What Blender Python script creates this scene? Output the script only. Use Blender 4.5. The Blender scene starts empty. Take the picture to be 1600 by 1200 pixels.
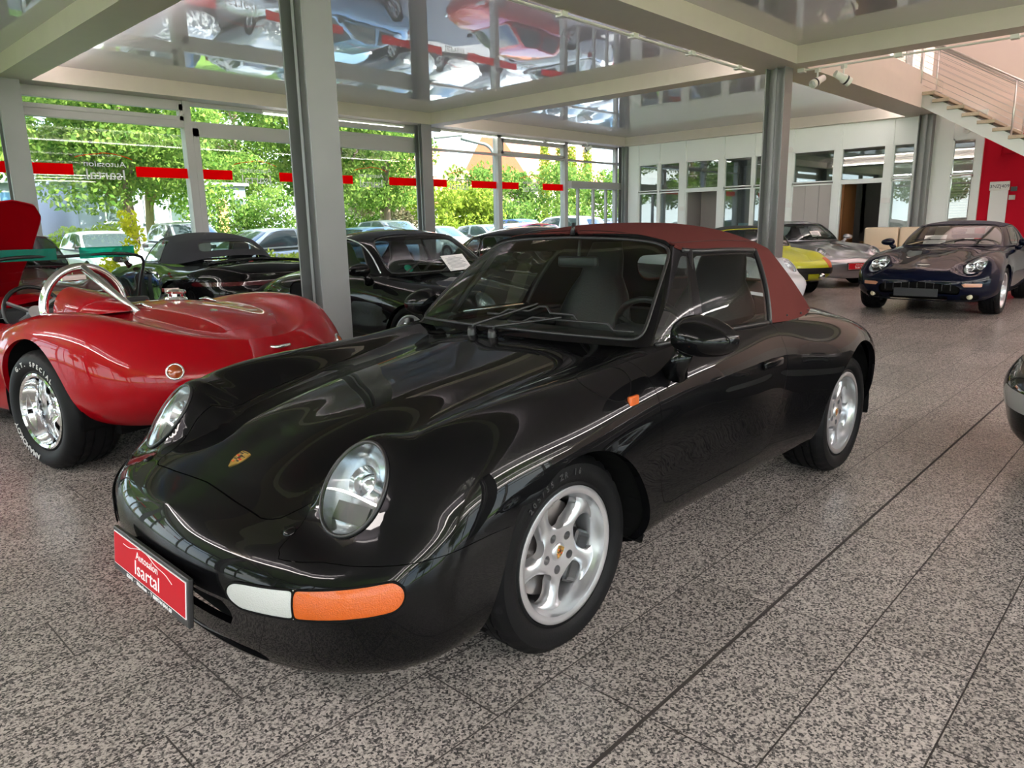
import bpy, bmesh, math, random
import numpy as np
from mathutils import Vector, Matrix
from mathutils.bvhtree import BVHTree
random.seed(7); rng = np.random.default_rng(7)
SC = bpy.context.scene; COL = SC.collection
# ---------------- camera
CAMH = 1.3174
yaw, pit, rol = [math.radians(a) for a in (43.515, 12.264, -1.137)]
cf = Vector((math.cos(yaw)*math.cos(pit), math.sin(yaw)*math.cos(pit), -math.sin(pit)))
cr = Vector((math.sin(yaw), -math.cos(yaw), 0)); cu = cr.cross(cf)
cR = cr*math.cos(rol)+cu*math.sin(rol); cU = -cr*math.sin(rol)+cu*math.cos(rol)
cam = bpy.data.cameras.new('camera'); camo = bpy.data.objects.new('camera', cam); COL.objects.link(camo)
camo.matrix_world = Matrix(((cR.x, cU.x, -cf.x, 0), (cR.y, cU.y, -cf.y, 0), (cR.z, cU.z, -cf.z, CAMH), (0, 0, 0, 1)))
cam.sensor_width = 36; cam.lens = 36*1135.74/1600; cam.clip_start = .05; cam.clip_end = 500
SC.camera = camo
# ---------------- view, world, sun
SC.view_settings.view_transform = 'Standard'; SC.view_settings.look = 'None'; SC.view_settings.gamma = 1
SC.view_settings.use_curve_mapping = False; SC.view_settings.exposure = 0.97
SC.cycles.max_bounces = 8; SC.cycles.transparent_max_bounces = 24; SC.cycles.diffuse_bounces = 5; SC.cycles.glossy_bounces = 5
SC.cycles.sample_clamp_indirect = 6; SC.cycles.blur_glossy = .3
SC.cycles.caustics_reflective = False; SC.cycles.caustics_refractive = False
try: SC.cycles.use_denoising = True
except Exception: pass
W = bpy.data.worlds.new('sky'); SC.world = W; W.use_nodes = True
wn = W.node_tree; wn.nodes.clear()
def N(nt, t, **k):
    n = nt.nodes.new(t)
    for a, b in k.items(): setattr(n, a, b)
    return n
wo = N(wn, 'ShaderNodeOutputWorld'); wb = N(wn, 'ShaderNodeBackground'); wt = N(wn, 'ShaderNodeTexCoord')
wz = N(wn, 'ShaderNodeSeparateXYZ'); wr = N(wn, 'ShaderNodeValToRGB'); wno = N(wn, 'ShaderNodeTexNoise'); wc = N(wn, 'ShaderNodeValToRGB'); wm = N(wn, 'ShaderNodeMixRGB')
wn.links.new(wt.outputs['Generated'], wz.inputs[0]); wn.links.new(wz.outputs[2], wr.inputs[0])
wr.color_ramp.elements[0].position = 0.0; wr.color_ramp.elements[0].color = (.75, .88, 1, 1)
wr.color_ramp.elements[1].position = .7; wr.color_ramp.elements[1].color = (.22, .42, .85, 1)
wno.inputs['Scale'].default_value = 2.2; wno.inputs['Detail'].default_value = 6
wn.links.new(wt.outputs['Generated'], wno.inputs['Vector']); wn.links.new(wno.outputs[0], wc.inputs[0])
wc.color_ramp.elements[0].position = .42; wc.color_ramp.elements[0].color = (0, 0, 0, 1)
wc.color_ramp.elements[1].position = .6; wc.color_ramp.elements[1].color = (1, 1, 1, 1)
wn.links.new(wc.outputs[0], wm.inputs[0]); wn.links.new(wr.outputs[0], wm.inputs[1]); wm.inputs[2].default_value = (1, 1, 1, 1)
wn.links.new(wm.outputs[0], wb.inputs[0]); wb.inputs[1].default_value = 2.6
wn.links.new(wb.outputs[0], wo.inputs[0])
sl = bpy.data.lights.new('sun', 'SUN'); slo = bpy.data.objects.new('sun', sl); COL.objects.link(slo)
sl.energy = 12.0; sl.angle = .009; sl.color = (1, .94, .84)
slo.rotation_euler = Vector((.35, -.75, .85)).to_track_quat('Z', 'Y').to_euler()
slo.location = (0, -20, 30)
# ---------------- helpers
def tag(o, label=None, cat=None, group=None, kind=None):
    if label: o['label'] = label
    if cat: o['category'] = cat
    if group: o['group'] = group
    if kind: o['kind'] = kind
    return o
def link(o, parent=None):
    COL.objects.link(o)
    if parent is not None: o.parent = parent
    return o
def empty(name, loc=(0, 0, 0), rz=0, parent=None):
    o = bpy.data.objects.new(name, None); o.location = loc; o.rotation_euler = (0, 0, rz); o.empty_display_size = .2
    return link(o, parent)
def fin(name, bm, mat, parent=None, smooth=False, angle=None):
    bmesh.ops.recalc_face_normals(bm, faces=bm.faces[:])
    me = bpy.data.meshes.new(name); bm.to_mesh(me); bm.free()
    me.materials.append(mat)
    if smooth:
        me.polygons.foreach_set('use_smooth', [True]*len(me.polygons))
        if angle: me.set_sharp_from_angle(angle=math.radians(angle))
    o = bpy.data.objects.new(name, me)
    return link(o, parent)
def pmesh(name, vs, fs, mat, parent=None, smooth=False, angle=None):
    me = bpy.data.meshes.new(name); me.from_pydata([tuple(map(float, v)) for v in vs], [], [tuple(map(int, f)) for f in fs]); me.update()
    me.materials.append(mat)
    if smooth:
        me.polygons.foreach_set('use_smooth', [True]*len(me.polygons))
        if angle: me.set_sharp_from_angle(angle=math.radians(angle))
    return link(bpy.data.objects.new(name, me), parent)
def box(bm, x0, x1, y0, y1, z0, z1, M=None, bev=0):
    r = bmesh.ops.create_cube(bm, size=1)
    for v in r['verts']:
        v.co = Vector(((x0+x1)/2+v.co.x*(x1-x0), (y0+y1)/2+v.co.y*(y1-y0), (z0+z1)/2+v.co.z*(z1-z0)))
    if bev:
        es = list({e for v in r['verts'] for e in v.link_edges})
        rr = bmesh.ops.bevel(bm, geom=es, offset=bev, segments=3, affect='EDGES', profile=.5)
        vs = {v for f in rr['faces'] for v in f.verts} | {v for v in r['verts'] if v.is_valid}
    else: vs = r['verts']
    if M is not None:
        for v in vs: v.co = M @ v.co
    return vs
def bx(name, mat, parent, *a, **k):
    bm = bmesh.new(); box(bm, *a, **k); return fin(name, bm, mat, parent, smooth=bool(k.get('bev')), angle=40)
def tube(bm, pts, r, seg=10, closed=False, cap=True):
    pts = [Vector(p) for p in pts]; n = len(pts); rings = []
    rr = r if hasattr(r, '__len__') else [r]*n
    up = None
    for i, p in enumerate(pts):
        a = pts[(i-1) % n] if (closed or i > 0) else p; b = pts[(i+1) % n] if (closed or i < n-1) else p
        t = (b-a).normalized()
        if up is None:
            up = Vector((0, 0, 1)) if abs(t.z) < .9 else Vector((1, 0, 0))
        s = t.cross(up).normalized(); up = s.cross(t).normalized()
        rings.append([bm.verts.new(p+rr[i]*(math.cos(2*math.pi*k/seg)*s+math.sin(2*math.pi*k/seg)*up)) for k in range(seg)])
    for i in range(n if closed else n-1):
        A, B = rings[i], rings[(i+1) % n]
        for k in range(seg): bm.faces.new((A[k], A[(k+1) % seg], B[(k+1) % seg], B[k]))
    if cap and not closed:
        bm.faces.new(rings[0][::-1]); bm.faces.new(rings[-1])
def lathe(bm, prof, seg=48, M=None, closed=False, rfn=None):
    """prof: list of (r, a) ; axis = local Y ; a along Y"""
    rings = []
    for (r, a) in prof:
        ring = []
        for k in range(seg):
            t = 2*math.pi*k/seg; r2 = rfn(r, a, k) if rfn else r
            co = Vector((r2*math.cos(t), a, r2*math.sin(t)))
            ring.append(bm.verts.new(M @ co if M else co))
        rings.append(ring)
    n = len(prof)
    for i in range(n if closed else n-1):
        A, B = rings[i], rings[(i+1) % n]
        for k in range(seg): bm.faces.new((A[k], A[(k+1) % seg], B[(k+1) % seg], B[k]))
    return rings
def cyl(bm, p0, p1, r0, r1=None, seg=16): tube(bm, [p0, p1], [r0, r0 if r1 is None else r1], seg)
def spline(xs, ys, x):
    """natural cubic, ys may be 2d (n,k)"""
    xs = np.asarray(xs, float); ys = np.asarray(ys, float); x = np.asarray(x, float)
    if ys.ndim == 1: ys = ys[:, None]; sq = True
    else: sq = False
    n = len(xs); h = np.diff(xs)
    A = np.zeros((n, n)); rhs = np.zeros((n, ys.shape[1])); A[0, 0] = A[-1, -1] = 1
    for i in range(1, n-1):
        A[i, i-1] = h[i-1]; A[i, i] = 2*(h[i-1]+h[i]); A[i, i+1] = h[i]
        rhs[i] = 6*((ys[i+1]-ys[i])/h[i]-(ys[i]-ys[i-1])/h[i-1])
    M = np.linalg.solve(A, rhs)
    j = np.clip(np.searchsorted(xs, x)-1, 0, n-2); d = x-xs[j]; H = h[j]
    t0 = xs[j+1]-x
    r = (M[j]*(t0**3)[:, None]+M[j+1]*(d**3)[:, None])/(6*H)[:, None]+(ys[j]/H[:, None]-M[j]*H[:, None]/6)*t0[:, None]+(ys[j+1]/H[:, None]-M[j+1]*H[:, None]/6)*d[:, None]
    return r[:, 0] if sq else r
# ---------------- materials
MATS = {}
def mat(name, col=(.5, .5, .5), rough=.5, metal=0, coat=0, spec=.5, emit=None, es=0, noise=0, nscale=20, bump=0, bscale=80, ior=1.5):
    if name in MATS: return MATS[name]
    m = bpy.data.materials.new(name); m.use_nodes = True; nt = m.node_tree; b = nt.nodes['Principled BSDF']
    b.inputs['Base Color'].default_value = (*col, 1); b.inputs['Roughness'].default_value = rough; b.inputs['Metallic'].default_value = metal
    b.inputs['Coat Weight'].default_value = coat; b.inputs['Coat Roughness'].default_value = .015; b.inputs['Specular IOR Level'].default_value = spec
    b.inputs['IOR'].default_value = ior
    if emit: b.inputs['Emission Color'].default_value = (*emit, 1); b.inputs['Emission Strength'].default_value = es
    if noise:
        tc = N(nt, 'ShaderNodeTexCoord'); no = N(nt, 'ShaderNodeTexNoise'); no.inputs['Scale'].default_value = nscale; no.inputs['Detail'].default_value = 5
        mx = N(nt, 'ShaderNodeMixRGB'); mx.inputs[1].default_value = (*[c*(1-noise) for c in col], 1); mx.inputs[2].default_value = (*[min(1, c*(1+noise)) for c in col], 1)
        nt.links.new(tc.outputs['Object'], no.inputs['Vector']); nt.links.new(no.outputs[0], mx.inputs[0]); nt.links.new(mx.outputs[0], b.inputs['Base Color'])
    if bump:
        tc = N(nt, 'ShaderNodeTexCoord'); no = N(nt, 'ShaderNodeTexNoise'); no.inputs['Scale'].default_value = bscale; no.inputs['Detail'].default_value = 3
        bp = N(nt, 'ShaderNodeBump'); bp.inputs['Strength'].default_value = bump; bp.inputs['Distance'].default_value = .01
        nt.links.new(tc.outputs['Object'], no.inputs['Vector']); nt.links.new(no.outputs[0], bp.inputs['Height']); nt.links.new(bp.outputs[0], b.inputs['Normal'])
    MATS[name] = m; return m
def glass(name, tint=(.9, .95, .93), refl=1.0, ior=1.45):
    if name in MATS: return MATS[name]
    m = bpy.data.materials.new(name); m.use_nodes = True; nt = m.node_tree; nt.nodes.clear()
    o = N(nt, 'ShaderNodeOutputMaterial'); t = N(nt, 'ShaderNodeBsdfTransparent'); g = N(nt, 'ShaderNodeBsdfGlossy'); mx = N(nt, 'ShaderNodeMixShader'); fr = N(nt, 'ShaderNodeFresnel')
    t.inputs[0].default_value = (*tint, 1); g.inputs['Roughness'].default_value = .01; fr.inputs[0].default_value = ior
    ge = N(nt, 'ShaderNodeNewGeometry'); iv = N(nt, 'ShaderNodeMath', operation='SUBTRACT'); iv.inputs[0].default_value = 1
    # same fresnel from both sides of a thin pane
    fl = N(nt, 'ShaderNodeVectorMath', operation='SCALE'); s = N(nt, 'ShaderNodeMath', operation='MULTIPLY_ADD'); s.inputs[1].default_value = -2; s.inputs[2].default_value = 1
    nt.links.new(ge.outputs['Backfacing'], s.inputs[0]); nt.links.new(ge.outputs['Normal'], fl.inputs[0]); fl.inputs[3].default_value = 1
    lw = N(nt, 'ShaderNodeLayerWeight'); pw = N(nt, 'ShaderNodeMath', operation='POWER'); pw.inputs[1].default_value = 4.0
    nt.links.new(lw.outputs['Facing'], pw.inputs[0])
    ma = N(nt, 'ShaderNodeMath', operation='MULTIPLY_ADD'); ma.inputs[1].default_value = .9*refl; ma.inputs[2].default_value = .06*refl; ma.use_clamp = True
    nt.links.new(pw.outputs[0], ma.inputs[0])
    nt.nodes.remove(fr); nt.nodes.remove(iv); nt.nodes.remove(s); nt.nodes.remove(fl); nt.nodes.remove(ge)
    nt.links.new(ma.outputs[0], mx.inputs[0]); nt.links.new(t.outputs[0], mx.inputs[1]); nt.links.new(g.outputs[0], mx.inputs[2]); nt.links.new(mx.outputs[0], o.inputs[0])
    MATS[name] = m; return m
def paint(name, col, flake=.0):
    m = mat(name, col, rough=.4, coat=.7, spec=.02, metal=flake); m.node_tree.nodes['Principled BSDF'].inputs['Coat IOR'].default_value = 1.38; return m
M_black = paint('black paint', (.0035, .0035, .004))
M_rubber = mat('tyre rubber', (.006, .006, .0065), .55, spec=.16, bump=.08, bscale=150)
M_trim = mat('black trim', (.012, .012, .013), .38)
M_matte = mat('matte black', (.006, .006, .006), .9, spec=.1)
M_alu = mat('silver wheel paint', (.62, .63, .65), .28, metal=.85)
M_chrome = mat('chrome', (.85, .86, .88), .06, metal=1)
M_steel = mat('grey steel column', (.23, .235, .235), .45, metal=.35, noise=.06, nscale=3)
M_frame = mat('window frame grey', (.42, .42, .41), .5)
M_white = mat('white enamel', (.80, .80, .78), .4)
M_fascia = mat('beam paint', (.62, .56, .50), .55, noise=.05, nscale=4, bump=.1, bscale=30)
M_glass = glass('clear pane'); M_wind = glass('car glass', (.62, .70, .67)); M_dark = glass('dark car glass', (.28, .32, .31)); M_lens = glass('lens glass', (.93, .95, .96), 1.0)
M_leather = mat('black leather', (.02, .022, .025), .38, bump=.15, bscale=120)
M_amber = mat('amber lens', (.58, .10, .002), .3, coat=.4, bump=.35, bscale=260)
M_clearl = mat('frosted clear lens', (.55, .57, .55), .22, coat=1, bump=.3, bscale=260)
M_redl = mat('red lens', (.35, .01, .01), .2, coat=1)
M_red = mat('sign red', (.62, .012, .025), .35)
M_whitep = mat('white print', (.9, .9, .9), .5)
def txt(name, s, size, mat_, parent, M, ext=.001, mirror=False, sx=1.0, bold=0):
    c = bpy.data.curves.new(name, 'FONT'); c.body = s; c.size = size; c.extrude = ext; c.align_x = 'CENTER'; c.align_y = 'CENTER'; c.resolution_u = 3
    c.offset = bold
    t = bpy.data.objects.new(name, c); COL.objects.link(t)
    dg = bpy.context.evaluated_depsgraph_get(); dg.update(); me = bpy.data.meshes.new_from_object(t.evaluated_get(dg)); bpy.data.objects.remove(t); bpy.data.curves.remove(c)
    me.name = name; S = Matrix.Diagonal(((-sx if mirror else sx), 1, 1, 1)); me.transform(M @ S)
    me.materials.clear(); me.materials.append(mat_)
    return link(bpy.data.objects.new(name, me), parent)
def frame(o, xa, ya):
    """matrix with local x=xa, y=ya at o"""
    xa = Vector(xa).normalized(); ya = Vector(ya).normalized(); za = xa.cross(ya)
    return Matrix(((xa.x, ya.x, za.x, o[0]), (xa.y, ya.y, za.y, o[1]), (xa.z, ya.z, za.z, o[2]), (0, 0, 0, 1)))
# ---------------- room (X runs along the window wall, Y towards it)
ZB, ZC = 3.632, 3.885          # beam underside, ceiling panels
WY = 13.85                     # glass plane of the window wall
OX = 19.6                      # office wall plane
def struct(o, nm=None): o['kind'] = 'structure'; return o
# floor
def floor():
    m = mat('granite floor', (.4, .36, .32), .3)
    nt = m.node_tree; b = nt.nodes['Principled BSDF']
    tc = N(nt, 'ShaderNodeTexCoord'); ge = N(nt, 'ShaderNodeNewGeometry')
    ad = N(nt, 'ShaderNodeVectorMath', operation='MULTIPLY_ADD'); ad.inputs[1].default_value = (7, 13, 3)
    cx = N(nt, 'ShaderNodeCombineXYZ'); nt.links.new(ge.outputs['Random Per Island'], cx.inputs[0]); nt.links.new(ge.outputs['Random Per Island'], cx.inputs[1])
    nt.links.new(cx.outputs[0], ad.inputs[0]); nt.links.new(tc.outputs['Object'], ad.inputs[2])
    n1 = N(nt, 'ShaderNodeTexNoise'); n1.inputs['Scale'].default_value = 140; n1.inputs['Detail'].default_value = 4; n1.inputs['Roughness'].default_value = .7
    n2 = N(nt, 'ShaderNodeTexVoronoi'); n2.inputs['Scale'].default_value = 170
    n3 = N(nt, 'ShaderNodeTexNoise'); n3.inputs['Scale'].default_value = 3
    for n in (n1, n2, n3): nt.links.new(ad.outputs[0], n.inputs['Vector'])
    r1 = N(nt, 'ShaderNodeValToRGB'); e = r1.color_ramp.elements
    e[0].position = .33; e[0].color = (.055, .053, .052, 1); e[1].position = .64; e[1].color = (.50, .458, .415, 1)
    for p, c in ((.39, (.09, .086, .083, 1)), (.45, (.20, .185, .172, 1)), (.50, (.29, .268, .246, 1)), (.56, (.425, .388, .35, 1))):
        x = e.new(p); x.color = c
    v1 = N(nt, 'ShaderNodeTexVoronoi'); v1.inputs['Scale'].default_value = 150; nt.links.new(ad.outputs[0], v1.inputs['Vector'])
    sc_ = N(nt, 'ShaderNodeSeparateColor'); nt.links.new(v1.outputs['Color'], sc_.inputs[0])
    m1_ = N(nt, 'ShaderNodeMath', operation='MULTIPLY_ADD'); m1_.inputs[1].default_value = .34; nt.links.new(sc_.outputs[0], m1_.inputs[0])
    m2_ = N(nt, 'ShaderNodeMath', operation='MULTIPLY_ADD'); m2_.inputs[1].default_value = .75; m2_.inputs[2].default_value = -.045; nt.links.new(n1.outputs[0], m2_.inputs[0]); nt.links.new(m2_.outputs[0], m1_.inputs[2])
    nt.links.new(m1_.outputs[0], r1.inputs[0])
    mx = N(nt, 'ShaderNodeMixRGB', blend_type='MULTIPLY'); mx.inputs[0].default_value = .3
    r2 = N(nt, 'ShaderNodeValToRGB'); r2.color_ramp.elements[0].color = (.35, .34, .34, 1); r2.color_ramp.elements[1].color = (1, 1, 1, 1); r2.color_ramp.elements[1].position = .35
    nt.links.new(n2.outputs['Color'], r2.inputs[0]); nt.links.new(r1.outputs[0], mx.inputs[1]); nt.links.new(r2.outputs[0], mx.inputs[2])
    hs = N(nt, 'ShaderNodeHueSaturation'); mr = N(nt, 'ShaderNodeMapRange'); mr.inputs[3].default_value = .88; mr.inputs[4].default_value = 1.1
    nt.links.new(ge.outputs['Random Per Island'], mr.inputs[0]); nt.links.new(mr.outputs[0], hs.inputs['Value']); nt.links.new(mx.outputs[0], hs.inputs['Color'])
    nt.links.new(hs.outputs[0], b.inputs['Base Color'])
    b.inputs['Roughness'].default_value = .27; b.inputs['Specular IOR Level'].default_value = .45
    vs, fs = [], []
    g = .0024
    j = 0
    for k in range(-34, 43):
        y0 = .948+.304*k; y1 = y0+.304
        off = (3.11 if -2 <= k <= 0 else {2: .586, 3: .0, 4: .79}.get(k, random.random()*.8)) % .8
        gy = .006 if k == 0 else g; gz = .006 if k == -1 else g
        x = off-.8*9
        while x < 20:
            a0, a1 = x+g, x+.8-g
            i = len(vs); vs += [(a0, y0+gy, 0), (a1, y0+gy, 0), (a1, y1-gz, 0), (a0, y1-gz, 0)]; fs.append((i, i+1, i+2, i+3)); x += .8
    o = pmesh('floor', vs, fs, m); struct(o)
    jm = mat('tile joint', (.045, .04, .036), .8)
    struct(bx('floor', jm, o, -9, 28, -10, 13.95, -.25, -.0015))
floor()
# ceiling: lacquered reflective panels
M_ceil = mat('lacquered ceiling panel', (.50, .475, .53), .35, spec=.3, coat=1)
M_ceil.node_tree.nodes['Principled BSDF'].inputs['Coat IOR'].default_value = 2.9
nt = M_ceil.node_tree; bb = nt.nodes['Principled BSDF']; tc = N(nt, 'ShaderNodeTexCoord'); mp = N(nt, 'ShaderNodeMapping'); mp.inputs['Scale'].default_value = (.6, .18, 1)
no = N(nt, 'ShaderNodeTexNoise'); no.inputs['Scale'].default_value = 1.5; no.inputs['Detail'].default_value = 2; bp = N(nt, 'ShaderNodeBump'); bp.inputs['Strength'].default_value = .18; bp.inputs['Distance'].default_value = .02
nt.links.new(tc.outputs['Object'], mp.inputs[0]); nt.links.new(mp.outputs[0], no.inputs['Vector']); nt.links.new(no.outputs[0], bp.inputs['Height']); nt.links.new(bp.outputs[0], bb.inputs['Coat Normal'])
bm = bmesh.new()
for (x0, x1, y0, y1) in ((-8, 3.15, -9, 4.95), (-8, 3.15, 5.5, 13.4), (3.6, 11.55, -9, 4.95), (3.6, 11.55, 5.5, 13.4), (11.95, 19.6, 5.5, 13.4)):
    box(bm, x0-.03, x1+.03, y0-.03, y1+.03, ZC, ZC+.2)
struct(fin('ceiling', bm, M_ceil))
# beams
def beam(nm, *a):
    o = struct(bx(nm, M_fascia, None, *a)); return o
beam('trim_1', -8, 19.9, 13.4, 13.95, ZB, ZC+.25)
beam('trim_2', -8, 19.6, 4.9, 5.55, ZB, ZC+.22)
beam('trim_3', 3.15, 3.6, -9, 4.9, ZB, ZC+.22); beam('trim_3', 3.15, 3.6, 5.55, 13.4, ZB, ZC+.22)
beam('trim_4', 11.55, 11.95, -9, 4.9, ZB, ZC+.22); beam('trim_4', 11.55, 11.95, 5.55, 13.4, ZB, ZC+.22)
beam('trim_5', 19.35, 19.75, 5.55, 13.4, ZB+.0, ZC+.22)
# thin shadow joints along beam faces
# steel H columns
def column(x, y, w, d, lab, z1=ZB):
    bm = bmesh.new(); t = .018
    box(bm, x-w/2, x+w/2, y-d/2, y-d/2+t, 0, z1); box(bm, x-w/2, x+w/2, y+d/2-t, y+d/2, 0, z1); box(bm, x-t/2, x+t/2, y-d/2+t, y+d/2-t, 0, z1)
    box(bm, x-w/2+.02, x-w/2+.03, y-.02, y+.02, 0, z1)
    o = fin('column', bm, M_steel); tag(o, lab, 'column', kind='structure'); return o
column(3.43, 5.42, .27, .32, 'grey steel column in front of the black coupe')
column(11.72, 5.24, .28, .32, 'grey steel column rising behind the maroon soft top')
column(3.3, 13.55, .30, .26, 'grey steel column at the left end of the glass front')
column(11.45, 13.55, .30, .26, 'grey steel column between the wide panes of the glass front')
column(19.55, 13.55, .3, .26, 'grey steel column in the corner beside the white partition')
column(19.45, 5.1, .26, .30, 'grey steel column at the foot of the concrete balcony')
column(-4.0, 5.42, .27, .32, 'steel column left of the view'); column(-4, 13.55, .3, .26, 'steel column far left')
column(3.43, -2.7, .27, .32, 'steel column behind the camera')
# window wall
def red_film():
    if 'red film' in MATS: return MATS['red film']
    m = bpy.data.materials.new('red film'); m.use_nodes = True; nt = m.node_tree; nt.nodes.clear()
    o = N(nt, 'ShaderNodeOutputMaterial'); d = N(nt, 'ShaderNodeBsdfDiffuse'); t = N(nt, 'ShaderNodeBsdfTranslucent'); x = N(nt, 'ShaderNodeMixShader'); x.inputs[0].default_value = .5
    d.inputs[0].default_value = (.9, .002, .006, 1); t.inputs[0].default_value = (.95, .002, .006, 1)
    nt.links.new(d.outputs[0], x.inputs[1]); nt.links.new(t.outputs[0], x.inputs[2]); nt.links.new(x.outputs[0], o.inputs[0]); MATS['red film'] = m; return m
M_pane = glass('window pane', (.95, .98, .965), .22)
bars = []
mull = [-7.8, -5.1, -2.4, .6, 3.35, 6.1, 8.85, 11.6, 14.2, 16.95, 19.6]
wi = 0
for i in range(len(mull)-1):
    x0, x1 = mull[i]+.07, mull[i+1]-.07; wi += 1
    bm = bmesh.new()
    hi = 3.12 if i >= 7 else 3.17
    box(bm, mull[i]-.07, mull[i]+.07, WY-.09, WY+.09, 0, ZB)                       # mullion
    box(bm, x0, x1, WY-.06, WY+.06, ZB-.07, ZB); box(bm, x0, x1, WY-.08, WY+.06, hi, hi+(.05 if i >= 7 else .12)); box(bm, x0, x1, WY-.06, WY+.06, 0, .09)
    if i in (3, 4, 6, 8):                                                                # opening vents
        z0 = hi+(.05 if i >= 7 else .12)
        for a in ((x0, x0+.07, z0, ZB-.07), (x1-.07, x1, z0, ZB-.07), (x0, x1, z0, z0+.07), (x0, x1, ZB-.17, ZB-.07)): box(bm, a[0], a[1], WY-.10, WY+.02, a[2], a[3])
    if i in (5, 6):                                                                   # sliding door leaves
        for a in ((x0, x0+.11, .09, hi), (x1-.11, x1, .09, hi), (x0, x1, hi-.14, hi), (x0, x1, .09, .2)): box(bm, a[0], a[1], WY-.10, WY-.01, a[2], a[3])
    if i == 9:
        box(bm, x0, x1, WY-.22, WY+.04, 2.36, 2.56)
        for q in (.55, 1.3, 1.95): box(bm, x0+q-.03, x0+q+.03, WY-.05, WY+.03, 0, 2.36)
        box(bm, x1-.12, x1, WY-.06, WY+.06, 0, ZB)
    fr = fin('window_%d' % wi, bm, M_frame); struct(fr)
    bm = bmesh.new(); box(bm, x0, x1, WY-.004, WY+.004, .05, ZB-.03)
    g = fin('pane', bm, M_pane, fr)
    # red safety stripes and mirrored shop name on the glass
    bm = bmesh.new(); sy = WY-.012
    zs0, zs1 = 2.285, 2.46
    if i <= 8:
        box(bm, x0+.02, x0+.72, sy-.001, sy, zs0, zs1); box(bm, x1-.9, x1, sy-.001, sy, zs0, zs1)
        if i == 7: pass
        fin('red_stripe', bm, red_film(), fr)
        cx = (x0+.72+x1-.9)/2
        Mx = frame((cx, sy, 2.30), (1, 0, 0), (0, 0, 1))
        txt('shop_name', 'Isartal', .24, M_whitep, fr, Mx, mirror=True, sx=1.1)
        Mx = frame((cx, sy, 2.475), (1, 0, 0), (0, 0, 1)); txt('shop_name', 'Autosalon', .13, M_whitep, fr, Mx, mirror=True, sx=1.25)
        bm = bmesh.new(); tube(bm, [(cx+.45-.9*q, sy, 2.57+.09*math.sin(q*math.pi)**.8*(1 if q < .55 else .8)) for q in np.linspace(0, 1, 18)], .005, 5)
        fin('car_outline', bm, red_film(), fr)
    else: bm.free()
# other glazed sides of the hall (behind the camera and to the left)
bm = bmesh.new(); gm = bmesh.new()
for x in np.arange(-8, 12, 2.7): box(bm, x-.06, x+.06, -9.1, -8.98, 0, ZB)
box(bm, -8, 11.6, -9.08, -9.0, 3.1, 3.2); box(bm, -8, 11.6, -9.1, -8.95, ZB-.02, ZC+.2); box(bm, -8, 11.6, -9.08, -9, 0, .1)
o = struct(fin('wall_back', bm, M_frame)); box(gm, -8, 11.6, -9.05, -9.04, 0, ZB); fin('pane', gm, M_pane, o)
bm = bmesh.new(); gm = bmesh.new()
for y in np.arange(-9, 14, 2.7): box(bm, -8.1, -7.98, y-.06, y+.06, 0, ZB)
box(bm, -8.1, -8, -9, 13.9, 3.1, 3.2); box(bm, -8.1, -8, -9, 13.9, ZB, ZC+.2); box(bm, -8.1, -8, -9, 13.9, 0, .1)
o = struct(fin('wall_left', bm, M_frame)); box(gm, -8.05, -8.04, -9, 13.9, 0, ZB); fin('pane', gm, M_pane, o)
# atrium on the right: walls, roof and rooflight
M_plaster = mat('warm plaster', (.78, .66, .60), .8, noise=.03, nscale=2)
M_redwall = mat('red wall', (.55, .008, .025), .7, spec=.08)
bm = bmesh.new(); box(bm, 19.85, 20.05, -9, 5.2, 3.6, 8.2); box(bm, 19.63, 19.86, -9, 3.94, 3.1, 3.75); box(bm, 22.5, 22.7, 5.2, 13.9, ZC+.25, 8.2); box(bm, 19.85, 22.5, 5.2, 5.3, ZC+.4, 8.2) if 0 else None
struct(fin('wall_upper', bm, M_plaster))
bm = bmesh.new(); box(bm, 11.5, 23, -9.2, -9, 0, 8.2)
struct(fin('wall_right', bm, mat('white wall', (.75, .73, .70), .7)))
bm = bmesh.new(); box(bm, -8, 11.55, -9, 13.9, 8.0, 8.2); box(bm, 11.55, 13.0, -9, 13.9, 8.0, 8.2); box(bm, 18.9, 23, 5.3, 13.9, 8, 8.2); box(bm, 13, 18.9, 5.3, 13.9, 8, 8.2)
for y in (-9, -6.2, -3.4, -.6, 2.2, 5.1): box(bm, 13, 20, y, y+.25, 7.9, 8.2)
box(bm, 15.9, 16.1, -9, 5.3, 7.95, 8.2)
struct(fin('ceiling_upper', bm, mat('roof soffit', (.6, .58, .55), .7)))
bm = bmesh.new(); box(bm, -8, 11.55, -9, 4.9, ZC+.21, ZC+.5); box(bm, -8, 22.5, 4.95, 13.9, ZC+.24, ZC+.5)
struct(fin('floor_upper', bm, M_fascia))
bm = bmesh.new(); box(bm, 13, 19.9, -9, 5.3, 8.02, 8.05)
mt = bpy.data.materials.new('milky rooflight'); mt.use_nodes = True; t_ = mt.node_tree; t_.nodes.clear(); a_ = N(t_, 'ShaderNodeOutputMaterial'); b_ = N(t_, 'ShaderNodeBsdfTranslucent'); b_.inputs[0].default_value = (.62, .52, .49, 1); t_.links.new(b_.outputs[0], a_.inputs[0])
struct(fin('window_roof', bm, mt))
# upper front facade so the hall is closed above
bm = bmesh.new(); box(bm, -8, 23, 13.75, 13.95, ZC+.25, 8.2); struct(fin('wall_front_upper', bm, M_plaster))
bm = bmesh.new(); box(bm, 19.62, 19.8, 2.6, 3.94, 0, 3.1); struct(fin('wall_red', bm, M_redwall))
bm = bmesh.new(); box(bm, 19.6, 19.8, -9, 2.6, 0, 3.1)
for k in range(40): box(bm, 19.585, 19.6, 2.5-k*.3, 2.5-k*.3+.04, 0, 3.1)
struct(fin('wall_atrium', bm, M_white))
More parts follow.
